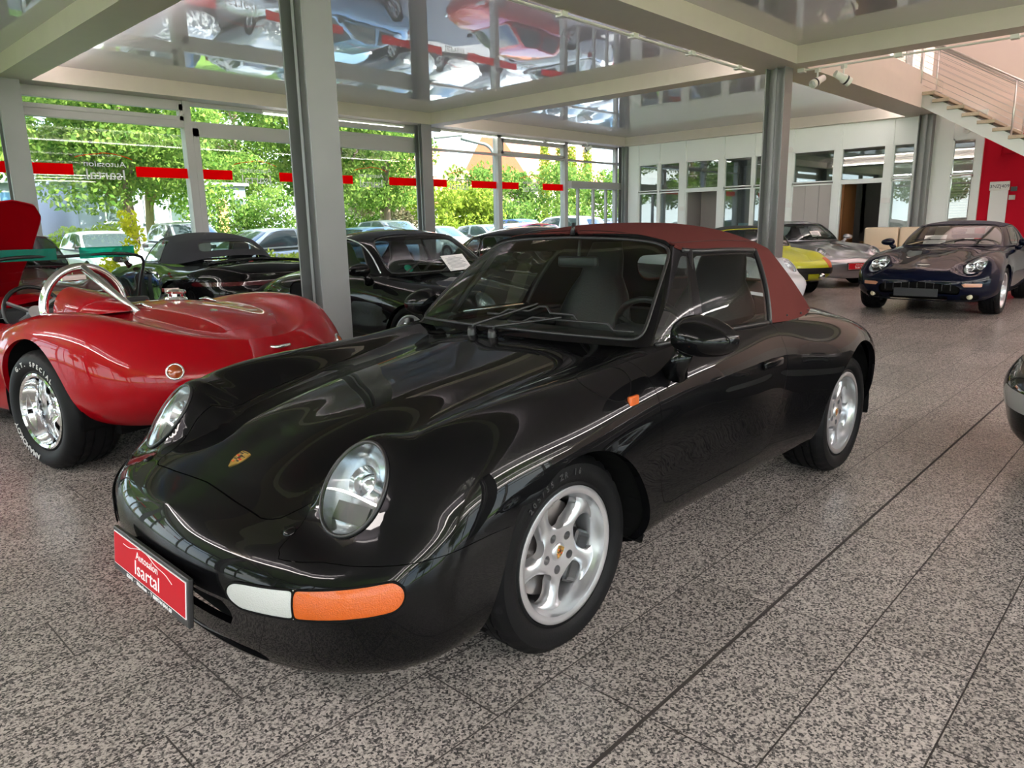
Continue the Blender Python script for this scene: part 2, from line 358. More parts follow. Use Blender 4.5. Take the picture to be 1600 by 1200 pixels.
# office partition
M_part = mat('white partition', (.82, .86, .84), .35, noise=.02, nscale=2)
M_pgl = glass('office glass', (.72, .80, .78), 2.6)
posts = [(13.03, 13.4), (12.28, 12.34), (11.41, 11.6), (10.19, 10.35), (9.30, 9.36), (8.23, 8.38), (7.01, 7.17), (5.81, 5.97), (5.25, 5.33), (4.55, 4.99), (3.94, 4.08)]
bm = bmesh.new()
for a, b in posts: box(bm, OX-.06, OX+.08, a, b, 0, ZB)
struct(fin('wall_office', bm, M_part))
n = 20; doors = {2, 6}; blank = {5}
for k in range(len(posts)-1):
    b0, b1 = posts[k+1][1], posts[k][0]
    if k == 8: continue
    bm = bmesh.new()
    if k != 9: box(bm, OX-.03, OX+.05, b0, b1, 3.06, ZB)
    else: box(bm, OX-.03, OX+.05, b0, b1, 3.02, ZB)
    f = .03
    for (z0, z1) in (((2.26, 3.06),) if k in doors else ((2.26, 3.06), (.06, 2.22))):
        for a in ((b0, b0+f, z0, z1), (b1-f, b1, z0, z1), (b0, b1, z0, z0+f), (b0, b1, z1-f, z1)): box(bm, OX-.045, OX+.05, *a)
    if k in doors: box(bm, OX-.05, OX+.06, b0, b1, 2.18, 2.28); box(bm, OX-.04, OX+.05, b0, b0+.04, 0, 2.2); box(bm, OX-.04, OX+.05, b1-.04, b1, 0, 2.2)
    w = fin('window_%d' % n if k not in doors else 'door_%d' % (n-19), bm, M_part); struct(w); n += 1
    bm = bmesh.new(); box(bm, OX, OX+.01, b0, b1, 2.26, 3.06)
    if k not in doors and k not in blank: box(bm, OX, OX+.01, b0, b1, .05, 2.24)
    fin('pane', bm, M_pgl, w)
    if k in blank:
        bm = bmesh.new(); q = (b1-b0)/3
        for j in range(3): box(bm, OX-.01, OX+.02, b0+j*q+.004, b0+(j+1)*q-.004, .05, 2.24)
        fin('panel', bm, mat('grey laminate', (.42, .39, .37), .5), w)
# panel seams on the partition are the posts; small round fittings
def knob(y, z, lab, g=None):
    bm = bmesh.new(); M = Matrix.Translation((OX-.07, y, z)) @ Matrix.Rotation(math.pi/2, 4, 'Z')
    lathe(bm, [(0.001, -.0), (.07, 0), (.075, .02), (.075, .04), (.001, .04)], 24, M); lathe(bm, [(.045, .04), (.05, .055), (.03, .06), (.001, .05)], 20, M)
    tag(fin('speaker', bm, M_white, None, True, 40), lab, 'speaker', g)
knob(8.3, 3.12, 'small round white speaker on the partition post right of the rear column')
knob(4.3, 3.22, 'small round white speaker above the window left of the red wall')
for y, z, l in ((8.3, 1.72, 'post beside the grey panels'), (11.5, 1.72, 'post left of the open grey doorway'), (5.88, 1.75, 'post right of the brown door edge')):
    bm = bmesh.new(); box(bm, OX-.085, OX-.06, y-.10, y+.10, z-.06, z+.06, bev=.008)
    for s in (-.05, .05): box(bm, OX-.09, OX-.085, y+s-.03, y+s+.03, z-.04, z+.04)
    tag(fin('light_switch', bm, M_white), 'white double light switch on the '+l, 'light switch')
# rooms behind the partition
M_gw = mat('office grey wall', (.36, .33, .31), .7)
bm = bmesh.new()
for y in (13.5, 11.45, 8.3, 5.9): box(bm, OX+.1, 23.4, y-.04, y+.04, 0, 3.05)
box(bm, 23.4, 23.5, -2, 13.9, 0, .9); box(bm, 23.4, 23.5, -2, 13.9, 2.5, 3.1)
for y in (-2, 1, 4, 5.9, 6.8, 7.6, 8.0, 10.6, 13.2): box(bm, 23.4, 23.5, y, y+.9, .9, 2.5)
box(bm, OX+.9, OX+.98, 10.2, 11.4, 0, 2.9); box(bm, OX+.6, OX+.65, 3.7, 5.0, 0, 3.1)
struct(fin('wall_office_rear', bm, M_gw))
bm = bmesh.new(); box(bm, OX+.06, 23.5, 3.94, 13.9, 3.1, 3.2); struct(fin('ceiling_office', bm, mat('office ceiling', (.25, .25, .25), .7)))
bm = bmesh.new(); box(bm, OX+.12, OX+.17, 6.94, 7.0, 0, 2.2); box(bm, OX+.15, OX+1.0, 6.94, 6.99, 0, 2.2)
struct(fin('door_4', bm, mat('brown door', (.28, .12, .04), .5)))
bm = bmesh.new()
for k in range(34): box(bm, OX+.12, OX+.15, 4.10, 4.53, .2+k*.06, .212+k*.06)
tag(fin('window_blind', bm, mat('blind slat', (.12, .12, .12), .4)), 'dark slatted blind behind the narrow window left of the red wall', 'blind')
d2 = empty('sideboard', (20.6, 9.5, 0)); tag(d2, 'grey sideboard behind the office glass left of the rear column', 'sideboard')
bx('cabinet', M_white, d2, -.2, .2, -.8, .7, 0, .95); bx('drawer_front', M_gw, d2, -.215, -.2, -.78, .68, .05, .9)
o = bx('storage_box', mat('blue plastic', (.01, .20, .60), .4), None, -.12, .12, -.2, .2, 0, .28, bev=.015); o.location = (20.55, 9.35, .95); tag(o, 'bright blue box on the sideboard behind the office glass', 'box')
o = bx('folder', mat('pale folder', (.45, .7, .75), .5), None, -.03, .03, -.2, .2, 0, .32); o.location = (20.5, 9.95, .95); tag(o, 'pale blue folder standing left of the bright blue box', 'folder')
#o = bx('poster', mat('poster red', (.6, .03, .04), .5), None, -.01, .0, -.35, .35, 0, .22); o.location = (OX+.6, 9.0, 1.85); o['kind'] = 'structure'
# desk with printer in the open office
d = empty('desk', (21.5, 6.3, 0)); tag(d, 'wooden desk in the office behind the open door', 'desk')
bm = bmesh.new(); box(bm, -.9, .5, -.3, .45, .70, .74); fin('desk_top', bm, mat('desk wood', (.45, .28, .13), .5), d)
for sx in (-.85, .45):
    bm = bmesh.new(); box(bm, sx-.03, sx+.03, -.28, .42, 0, .7); fin('side_panel', bm, mat('desk front', (.5, .22, .05), .5), d)
bm = bmesh.new(); box(bm, -.2, .2, -.2, .25, .0, .32, bev=.02); o = fin('printer', bm, M_trim); o.location = (21.5, 6.35, .74); tag(o, 'black printer on the wooden office desk', 'printer')
# lamps: tube lights above the glass front and the tracks
M_tube = mat('lamp tube', (1, 1, 1), .5, emit=(1, .97, .9), es=9)
def tubelight(x0, x1, y, z, lab, axis='x', grp=None):
    r = empty('tube_light', (0, 0, 0)); tag(r, lab, 'lamp', grp)
    bm = bmesh.new()
    if axis == 'x': box(bm, x0, x1, y-.04, y+.04, z, z+.05)
    else: box(bm, y-.04, y+.04, x0, x1, z, z+.05)
    fin('housing', bm, M_white, r); bm = bmesh.new()
    if axis == 'x': tube(bm, [(x0+.03, y, z-.015), (x1-.03, y, z-.015)], .014, 8)
    else: tube(bm, [(y, x0+.03, z-.015), (y, x1-.03, z-.015)], .014, 8)
    fin('tube', bm, M_tube, r, True)
tubelight(7.6, 9.1, 13.80, ZB-.055, 'slim tube lamp above the glass, left part behind the big column'); tubelight(9.2, 11.1, 13.80, ZB-.055, 'slim tube lamp above the glass just left of the middle column')
tubelight(12.2, 16.0, 13.80, ZB-.055, 'long tube lamp above the glass right of the middle column'); tubelight(16.1, 17.7, 13.80, ZB-.055, 'slim tube lamp above the panes near the corner')
# long pendant tube lamps added out of view to light hall, beams and ceilings
M_tube2 = mat('pendant tube', (1, 1, 1), .5, emit=(1, .92, .88), es=23)
def pendant(p0, p1, lab):
    p0, p1 = Vector(p0), Vector(p1); r = empty('added_pendant_light', p0); tag(r, lab, 'lamp'); d = p1-p0
    bm = bmesh.new(); q = Vector((abs(d.y), abs(d.x), 0)).normalized()*.08; box(bm, min(0, d.x)-q.x, max(0, d.x)+q.x, min(0, d.y)-q.y, max(0, d.y)+q.y, -.02, .02); fin('tube', bm, M_tube2, r)
    n = int(d.length/3)+1
    for k in range(n+1):
        bm = bmesh.new(); q = d*k/n; tube(bm, [q+Vector((0, 0, .02)), q+Vector((0, 0, ZC-p0.z))], .006, 6); fin('hanger', bm, M_white, r)
pendant((-7, -3.7, 3.5), (2.9, -3.7, 3.5), 'added unseen pendant tube lamp left of and behind the camera'); pendant((4, -3.7, 3.5), (11.2, -3.7, 3.5), 'added unseen pendant tube lamp right of and behind the camera')
pendant((-7, -7.2, 3.5), (2.9, -7.2, 3.5), 'added unseen pendant tube lamp far behind the camera on the left'); pendant((4, -7.2, 3.5), (11.2, -7.2, 3.5), 'added unseen pendant tube lamp far behind the camera on the right')
pendant((-3, 1.5, 3.5), (-3, 12.5, 3.5), 'added unseen pendant tube lamp in the bay left of the view')
M_fill = mat('cove strip', (1, 1, 1), .5, emit=(1, .93, .87), es=20)  # unseen glowing strips added to brighten ceiling, beams and office wall
def fill(x0, x1, y0, y1, lab):
    r = empty('fill_light', (0, 0, 0)); tag(r, lab, 'lamp'); ax = x1-x0 > y1-y0
    bx('housing', M_white, r, x0, x1, y0, y1, 3.68, 3.70); fin('strip', (lambda b: (box(b, x0+.01, x1-.01, y0+.005, y1-.01, 3.70, 3.74), b)[1])(bmesh.new()), M_fill, r)
fill(3.9, 11.3, 5.555, 5.63, 'added hidden fill strip along the back of the beam above the soft-top car'); fill(12.2, 19.2, 5.555, 5.63, 'added hidden fill strip along the back of the beam before the offices')
fill(3.605, 3.68, 5.9, 13.1, 'added hidden fill strip along the right side of the upper left beam'); fill(11.955, 12.03, 5.9, 13.1, 'added hidden fill strip along the far side of the cross beam')
fill(3.605, 3.68, -6, 4.6, 'added hidden fill strip along the beam beside the camera'); fill(4, 11.3, -8.6, -8.53, 'added hidden fill strip at the rear glass wall')
# white lighting tracks
def track(pts, lab):
    bm = bmesh.new(); a, b = Vector(pts[0]), Vector(pts[1]); n = (b-a).normalized(); s = n.cross(Vector((0, 0, 1)))
    for q in (-.018, .018): tube(bm, [a+s*q, b+s*q], .012, 6)
    L = (b-a).length
    for k in range(int(L/1.4)+1):
        c = a+n*min(L, k*1.4); box(bm, c.x-.05, c.x+.05, c.y-.05, c.y+.05, c.z-.025, c.z+.03)
    tag(fin('light_track', bm, M_white), lab, 'light track')
track([(4, 5.58, ZB-.03), (11.5, 5.58, ZB-.03)], 'white light track along the beam above the soft-top car')
track([(12.0, 5.0, ZB-.03), (12.0, -4, ZB-.03)], 'white light track along the beam before the stairs')
#track([(3.9, 13.52, ZB-.02), (19, 13.52, ZB-.02)], 'thin white track under the beam of the glass front')
# spot lights near the rear column
def spot(x, y, z, rz, lab, s=1):
    r = empty('spotlight', (x, y, z), rz); r.scale = (s, s, s); tag(r, lab, 'spotlight')
    bm = bmesh.new(); tube(bm, [(0, 0, 0), (0, 0, -.14)], .012, 8); box(bm, -.04, .04, -.025, .025, -.03, .02); fin('bracket', bm, M_white, r)
    bm = bmesh.new(); M = Matrix.Translation((0, 0, -.17)) @ Matrix.Rotation(-.45, 4, 'X')
    lathe(bm, [(.001, -.16), (.05, -.155), (.055, -.02), (.068, .0), (.068, .12), (.058, .12), (.055, .05), (.001, .05)], 20, M); fin('lamp_head', bm, M_white, r, True, 40)
    bm = bmesh.new(); lathe(bm, [(.071, .03), (.071, .06), (.069, .06), (.069, .03)], 20, M); fin('band', bm, M_trim, r)
spot(12.0, 4.75, ZB-.06, 1.2, 'white spotlight left of a pair on the track beside the rear column', .95); spot(12.0, 4.36, ZB-.06, -2.2, 'white spotlight with black band, right one of the pair beside the rear column', 1.0)
spot(17.6, 13.5, ZB-.02, .3, 'small spotlight hanging above the corner panes', .9)
bm = bmesh.new(); M = Matrix.Translation((3.4, 7.4, ZB)) @ Matrix.Rotation(math.pi/2, 4, 'X')
lathe(bm, [(.001, -.055), (.03, -.055), (.05, -.04), (.065, -.02), (.065, 0), (.001, 0)], 24, M)
for v in bm.verts: v.co.z = min(v.co.z, ZB)
tag(fin('smoke_detector', bm, M_white, None, True, 40), 'round white smoke detector under the concrete-look beam at top left', 'smoke detector')
# balcony and stairs
o = struct(bx('trim_6', mat('balcony concrete', (.46, .38, .345), .7, noise=.12, nscale=2.5, bump=.15, bscale=12), None, 11.96, 19.55, 5.08, 5.2, ZB+.06, 4.4))
M_rail = mat('brushed steel rail', (.7, .68, .66), .3, metal=.8)
M_tread = mat('stair granite', (.42, .36, .27), .6, noise=.35, nscale=60)
st = empty('staircase', (18.7, 4.95, 0)); tag(st, 'open staircase with stone treads and steel cable railing climbing to the balcony', 'staircase')
sl_ = -.60
for xs in (-.55, .55):
    bm = bmesh.new(); L = 6.2
    vs = [(xs-.03, 0, 3.98), (xs-.03, -6.3, 3.98-6.3*.6), (xs-.03, -6.3, 3.72-6.3*.6-.0), (xs-.03, 0, 3.68)]
    a = [bm.verts.new(v) for v in vs]; b = [bm.verts.new((v[0]+.06, v[1], v[2])) for v in vs]
    bm.faces.new(a); bm.faces.new(b[::-1])
    for k in range(4): bm.faces.new((a[k], a[(k+1) % 4], b[(k+1) % 4], b[k]))
    fin('stringer', bm, mat('stringer steel', (.50, .53, .52), .35, metal=.4), st)
for k in range(20):
    y = -.12-k*.29; z = 4.03-k*.174-.1
    bm = bmesh.new(); box(bm, -.62, .62, y-.17, y+.15, z-.05, z+.02, bev=.006); t = fin('tread', bm, M_tread, st)
    bm = bmesh.new(); box(bm, -.5, .5, y-.12, y+.1, z-.12, z-.06); fin('tread_support', bm, mat('tread steel', (.12, .14, .13), .4, metal=.5), t)
for xs in (-.58, .58):
    pts = [(0, 4.0), (-1.75, 2.95), (-3.5, 1.9), (-5.25, .85)]
    for (y, z) in pts:
        bm = bmesh.new(); tube(bm, [(xs, y, z-.1), (xs, y, z+1.0)], .022, 10); tube(bm, [(xs+.04, y, z-.1), (xs+.04, y, z+1.0)], .012, 6); fin('post', bm, M_rail, st, True)
    bm = bmesh.new(); tube(bm, [(xs, .05, 5.05), (xs, -5.3, 1.85)], .025, 10); tube(bm, [(xs, .05, 4.98), (xs, -5.3, 1.78)], .012, 8); fin('handrail', bm, M_rail, st, True)
    bm = bmesh.new()
    for q in range(7): tube(bm, [(xs, 0, 4.12+q*.12), (xs, -5.3, .94+q*.12)], .004, 5)
    fin('cable', bm, M_rail, st, True)
br = empty('balcony_railing', (0, 5.3, 4.4)); tag(br, 'steel cable railing on top of the concrete balcony', 'railing')
for x in (12.2, 13.7, 15.2, 16.7, 18.2, 19.3):
    bm = bmesh.new(); tube(bm, [(x, 0, -.28), (x, 0, 1.0)], .022, 10); fin('post', bm, M_rail, br, True)
bm = bmesh.new(); tube(bm, [(12, 0, 1), (19.4, 0, 1)], .025, 10); fin('handrail', bm, M_rail, br, True)
bm = bmesh.new()
for q in range(7): tube(bm, [(12, 0, .12+q*.12), (19.4, 0, .12+q*.12)], .004, 5)
fin('cable', bm, M_rail, br, True)
bm = bmesh.new()
for (x, y, w) in ((19.7, 5.6, .16), (21, 6.5, .2), (21.2, 8.6, .2)): box(bm, x, x+w, y, y+w, 4.1, 8)
tag(fin('column', bm, M_white), 'white posts of the upper floor behind the railing', 'column', kind='structure')
# things on the red wall
r = empty('poster_board', (19.6, 3.55, 0)); tag(r, 'tall white board with a number plate leaning at the red wall', 'board')
bm = bmesh.new(); box(bm, -.03, -.0, -.17, .17, .9, 1.98); fin('board', bm, M_white, r)
bm = bmesh.new(); box(bm, -.045, -.03, -.19, .19, 1.88, 2.07, bev=.004); p = fin('number_plate', bm, mat('plate white', (.75, .73, .70), .5), r)
txt('plate_number', '3NZJ409', .10, mat('plate ink', (.05, .05, .07), .6), p, frame((-.047, 0, 1.965), (0, -1, 0), (0, 0, 1)))
bm = bmesh.new(); box(bm, -.03, 0, -.06, .06, -.05, .05, bev=.005); tube(bm, [(-.03, 0, 0), (-.05, 0, 0)], .035, 12)
o = fin('wall_socket', bm, mat('socket grey', (.5, .5, .45), .5), None); o.location = (19.6, 3.3, 1.72); tag(o, 'small round-faced socket box on the red wall', 'socket')
o2 = fin('wall_socket', (lambda b: (box(b, -.03, 0, -.06, .06, -.05, .05, bev=.005), b)[1])(bmesh.new()), M_trim); o2.location = (19.6, 3.28, 1.9); tag(o2, 'dark socket box right beside the number plate on the red wall', 'socket')
bm = bmesh.new(); box(bm, -.1, 0, -.16, .10, -.1, .1); tube(bm, [(-.02, .18, -.16), (-.02, .19, .16)], .012, 6)
o = fin('wall_lamp', bm, M_redwall); o.location = (19.6, 3.42, 2.75); tag(o, 'small red box lamp on the red wall', 'wall lamp')
# cream sofa
s = empty('sofa', (18.4, 5.2, 0)); s.rotation_euler = (0, 0, 0); tag(s, 'cream leather sofa behind the dark blue convertible', 'sofa')
M_cream = mat('cream leather', (.68, .57, .42), .5)
bm = bmesh.new(); box(bm, -.75, .2, -.75, .8, .12, .45, bev=.04); fin('base', bm, M_cream, s, True, 50)
for y in (-.37, .4):
    bm = bmesh.new(); box(bm, -.75, .05, y-.37, y+.37, .45, .62, bev=.05); fin('cushion', bm, M_cream, s, True, 50)
    bm = bmesh.new(); box(bm, .05, .3, y-.37, y+.37, .5, 1.12, bev=.05); fin('backrest', bm, M_cream, s, True, 50)
for q in ((-.65, -.65), (-.65, .7), (.12, -.65), (.12, .7)):
    bm = bmesh.new(); tube(bm, [(q[0], q[1], 0), (q[0], q[1], .13)], .02, 8); fin('leg', bm, M_chrome, s)
# ---------------- car building library. car space: x back from the nose tip, y to the car's right(+)/left(-), z up
def sdf_poly(pts):
    P = np.array(pts, float); Q = np.roll(P, -1, 0)
    def f(a, b):
        d = 1e9; s = False
        for (x1, y1), (x2, y2) in zip(P, Q):
            ex, ey = x2-x1, y2-y1; wx, wy = a-x1, b-y1
            t = max(0, min(1, (wx*ex+wy*ey)/(ex*ex+ey*ey+1e-12)))
            d = min(d, (wx-ex*t)**2+(wy-ey*t)**2)
            if (y1 > b) != (y2 > b) and a < (x2-x1)*(b-y1)/(y2-y1)+x1: s = not s
        d = math.sqrt(d); return -d if s else d     # inside negative
    return f
def cut(bm, fn, attr=None):
    """split the mesh along fn=0 ; returns list of faces with fn<0"""
    bm.verts.ensure_lookup_table(); d = {}
    for v in bm.verts:
        x = fn(v); d[v] = x if abs(x) > 1e-5 else 1e-5
    new = set()
    es = [e for e in bm.edges if d[e.verts[0]]*d[e.verts[1]] < 0]
    fs = {f for e in es for f in e.link_faces}
    for e in es:
        a, b = e.verts; t = d[a]/(d[a]-d[b])
        if t < .02 and False: continue
        at = None
        if attr is not None: at = tuple(p+(q-p)*t for p, q in zip(attr[a], attr[b]))
        ne, nv = bmesh.utils.edge_split(e, a, t)
        d[nv] = 0; new.add(nv)
        if at: attr[nv] = at
    for f in fs:
        vs = [v for v in f.verts if v in new]
        if len(vs) == 2:
            try: bmesh.utils.face_split(f, vs[0], vs[1])
            except Exception: pass
        elif len(vs) == 4:
            try:
                g = bmesh.utils.face_split(f, vs[0], vs[1])[0]
                for h in (f, g):
                    if vs[2] in h.verts and vs[3] in h.verts: bmesh.utils.face_split(h, vs[2], vs[3]); break
            except Exception: pass
    out = []
    for f in bm.faces:
        s = sum(d.get(v, 0) for v in f.verts)
        if s < 0: out.append(f)
    return out
def take(bm, faces, attr=None, remove=True):
    """move faces to a new bmesh"""
    nb = bmesh.new(); mp = {}; na = {}
    for f in faces:
        for v in f.verts:
            if v not in mp:
                mp[v] = nb.verts.new(v.co)
                if attr is not None: na[mp[v]] = attr[v]
        try: nb.faces.new([mp[v] for v in f.verts])
        except ValueError: pass
    if remove: bmesh.ops.delete(bm, geom=list(faces), context='FACES')
    return (nb, na) if attr is not None else nb
def gap(bm, g=.002, depth=.012):
    """pull open borders back by g and give them a return lip: real panel gaps"""
    bm.normal_update()
    be = [e for e in bm.edges if len(e.link_faces) == 1]
    if not be: return
    vn = {v: v.normal.copy() for e in be for v in e.verts}
    mv = {}
    for e in be:
        f = e.link_faces[0]; c = f.calc_center_median(); m = (e.verts[0].co+e.verts[1].co)/2
        t = (e.verts[1].co-e.verts[0].co).normalized(); n = f.normal; s = n.cross(t)
        if s.dot(c-m) < 0: s = -s
        for v in e.verts:
            if abs(v.co.y) < 1e-6: s = Vector((s.x, 0, s.z))
            mv.setdefault(v, []).append(s)
    lip = {}
    for v, ss in mv.items():
        s = sum(ss, Vector()) / len(ss); v.co += s*g
        a = bm.verts.new(v.co); b = bm.verts.new(v.co-vn[v]*depth); lip[v] = (a, b)
    for e in be:
        a, b = e.verts; f = e.link_faces[0]
        l = [l for l in f.loops if l.edge == e][0]
        p, q = l.vert, l.link_loop_next.vert
        try: bm.faces.new((lip[q][0], lip[p][0], lip[p][1], lip[q][1]))
        except ValueError: pass
def sfin(name, bm, mat_, parent, angle=None):
    """finish keeping windings as they are, smooth"""
    me = bpy.data.meshes.new(name); bm.to_mesh(me); bm.free(); me.materials.append(mat_)
    me.polygons.foreach_set('use_smooth', [True]*len(me.polygons))
    if angle: me.set_sharp_from_angle(angle=math.radians(angle))
    return link(bpy.data.objects.new(name, me), parent)
def squash(x, L, n):
    if x >= L: return 1.
    return max(0., 1-(1-max(x, 0)/L)**n)**(1/n)
def body_grid(stn, length, nose=(.42, 2.3), tail=(.5, 2.4), npush=None, tpush=None, NC=130, NR=64, fair=6):
    """stn: {x: [(y,z)...]}; returns array (NC,NR,3) of the right half (+y)"""
    xs = sorted(stn); T = np.array([[c for p in stn[x] for c in p] for x in xs], float)
    # dense columns, clustered at the ends
    t = np.linspace(0, 1, NC); a = length*.16
    s = np.linspace(0, math.pi/2, int(NC*.22)); e0 = nose[0]*(1-np.cos(s))
    s2 = np.linspace(math.pi/2, 0, int(NC*.2)); e1 = length-tail[0]*(1-np.cos(s2))
    X = np.concatenate([e0, np.linspace(nose[0], length-tail[0], NC-len(e0)-len(e1)+2)[1:-1], e1])
    V = spline(xs, T, X); K = T.shape[1]//2
    out = np.zeros((len(X), NR, 3))
    for i, x in enumerate(X):
        P = V[i].reshape(K, 2).copy()
        q = np.concatenate([[0], np.cumsum(np.maximum(np.hypot(*np.diff(P, axis=0).T), .02))]); q /= q[-1]
        # mirror point past the centre for a flat top
        P2 = np.vstack([P, [[-P[-2, 0], P[-2, 1]]]]); q2 = np.append(q, 2-q[-2])
        R = spline(q2, P2, np.linspace(0, 1, NR)); R[-1, 0] = 0
        k = squash(x, *nose)*squash(length-x, *tail)
        out[i, :, 0] = x; out[i, :, 1] = R[:, 0]*k; out[i, :, 2] = R[:, 1]
    for it in range(fair):
        o = out.copy(); out[1:-1, 1:-1] = o[1:-1, 1:-1]*.5+.125*(o[2:, 1:-1]+o[:-2, 1:-1]+o[1:-1, 2:]+o[1:-1, :-2])
        out[1:-1, -1] = o[1:-1, -1]*.5+.125*(o[2:, -1]+o[:-2, -1])+.25*o[1:-1, -2]*np.array([1, 0, 1]); out[:, -1, 1] = 0
    if npush is not None:
        zz, pp = zip(*npush); f = np.interp(out[:, :, 2], zz, pp) if len(zz) < 3 else spline(zz, pp, np.clip(out[:, :, 2], zz[0], zz[-1]).ravel()).reshape(out.shape[:2])
        w = np.clip(1-out[:, :, 0]/.9, 0, 1)**2; out[:, :, 0] += f*w
    if tpush is not None:
        zz, pp = zip(*tpush); f = spline(zz, pp, np.clip(out[:, :, 2], zz[0], zz[-1]).ravel()).reshape(out.shape[:2])
        w = np.clip(1-(length-out[:, :, 0])/.9, 0, 1)**2; out[:, :, 0] -= f*w
    return out
def grid_bm(G, mirror=True):
    bm = bmesh.new(); nc, nr = G.shape[:2]
    R = [[bm.verts.new(G[i, j]) for j in range(nr)] for i in range(nc)]
    for i in range(nc-1):
        for j in range(nr-1): bm.faces.new((R[i][j], R[i+1][j], R[i+1][j+1], R[i][j+1]))
    if mirror:
        L = [[R[i][j] if j == nr-1 else bm.verts.new((G[i, j, 0], -G[i, j, 1], G[i, j, 2])) for j in range(nr)] for i in range(nc)]
        for i in range(nc-1):
            for j in range(nr-1): bm.faces.new((L[i][j+1], L[i+1][j+1], L[i+1][j], L[i][j]))
    bmesh.ops.remove_doubles(bm, verts=bm.verts[:], dist=.0006)
    bm.normal_update()
    # make normals point outward
    up = sum(1 if f.normal.z > 0 else -1 for f in bm.faces if f.calc_center_median().z > .6)
    if up < 0: bmesh.ops.reverse_faces(bm, faces=bm.faces[:])
    bm.normal_update(); return bm
def cap_grid(B, T, S, nu=90, nv=16, nw=14, bulge=.02, capbulge=.5):
    """greenhouse half: wall between base curve B and top curve T, cap from T to spine S(x)->z"""
    B = np.array(B, float); T = np.array(T, float); n = len(B); ui = np.arange(n); u = np.linspace(0, n-1, nu)
    b = spline(ui, B, u); t = spline(ui, T, u); b[0, 1] = t[0, 1] = 0; b[-1, 1] = t[-1, 1] = 0
    wall = np.zeros((nu, nv, 3)); cap = np.zeros((nu, nw, 3)); sx, sz = zip(*S)
    for j, v in enumerate(np.linspace(0, 1, nv)):
        P = b*(1-v)+t*v; d = np.gradient(b*(1-v)+t*v, axis=0); up = t-b
        nrm = np.cross(d, up); nrm /= np.maximum(np.linalg.norm(nrm, axis=1), 1e-9)[:, None]
        c = np.array([t[:, 0].mean(), 0, 1.0]); sg = np.sign(np.sum((P-c)*nrm, axis=1)); sg[sg == 0] = 1
        wall[:, j] = P+nrm*sg[:, None]*(bulge*4*v*(1-v)); wall[0, j, 1] = 0; wall[-1, j, 1] = 0
    for j, w in enumerate(np.linspace(0, 1, nw)):
        zc = np.interp(t[:, 0], sx, sz) if len(sx) < 3 else spline(sx, sz, t[:, 0])
        cap[:, j, 0] = t[:, 0]; cap[:, j, 1] = t[:, 1]*(1-w); cap[:, j, 2] = t[:, 2]+(zc-t[:, 2])*(w*(1-capbulge)+(1-(1-w)**2.6)*capbulge)
    return wall, cap
def wall_bm(wall, mirror_sign=1):
    bm = bmesh.new(); at = {}; nu, nv = wall.shape[:2]; N_ = nu
    V = [[None]*nv for _ in range(nu)]
    for i in range(nu):
        for j in range(nv):
            p = wall[i, j]; v = bm.verts.new((p[0], p[1]*mirror_sign, p[2])); V[i][j] = v; at[v] = (i/(nu-1), j/(nv-1))
    for i in range(nu-1):
        for j in range(nv-1):
            q = (V[i][j], V[i+1][j], V[i+1][j+1], V[i][j+1]); bm.faces.new(q if mirror_sign > 0 else q[::-1])
    bm.normal_update(); return bm, at
def rrect(u0, u1, v0, v1, r, su=1., sv=1.):
    """rounded rectangle sdf in (u,v); inside negative; su/sv = metric scale"""
    def f(u, v):
        dx = abs(u-(u0+u1)/2)*su-(u1-u0)/2*su+r; dy = abs(v-(v0+v1)/2)*sv-(v1-v0)/2*sv+r
        return math.hypot(max(dx, 0), max(dy, 0))+min(max(dx, dy), 0)-r
    return f
def both(bm_half_fn): return [bm_half_fn(1), bm_half_fn(-1)]
def merge(dst, src, M=None, flip=False):
    mp = {v: dst.verts.new(M @ v.co if M else v.co) for v in src.verts}
    for f in src.faces:
        q = [mp[v] for v in f.verts]
        try: dst.faces.new(q[::-1] if flip else q)
        except ValueError: pass
# ---- wheels (axis along Y, outer face towards -Y when side=-1)
TM = {}
def tyre_mesh(R, rr, w, key, seg=120, tread=True):
    if key in TM: return TM[key]
    bm = bmesh.new(); h = w/2
    prof = [(rr-.005, h*.80), (rr+.004, h*.93), (rr+.012, h*.90), (rr+(R-rr)*.25, h*1.0), (rr+(R-rr)*.5, h*1.035), (rr+(R-rr)*.72, h*1.0), (R-.02, h*.90), (R-.007, h*.80), (R-.001, h*.70)]
    mid = []
    for a in (.52, .2, -.2, -.52): mid += [(R, (a+.04)*h), (R-.008, (a+.03)*h), (R-.008, (a-.03)*h), (R, (a-.04)*h)]
    full = prof+mid+[(r, -a) for r, a in prof[::-1]]
    def rf(r, a, k):
        if tread and r > R-.012 and abs(a) > .25*h and (k+int(a*60)) % 4 == 0: return r-.006
        return r
    lathe(bm, full, seg, rfn=rf); bmesh.ops.recalc_face_normals(bm, faces=bm.faces[:])
    me = bpy.data.meshes.new(key); bm.to_mesh(me); bm.free(); me.materials.append(M_rubber); me.polygons.foreach_set('use_smooth', [True]*len(me.polygons)); me.set_sharp_from_angle(angle=math.radians(38))
    TM[key] = me; return me
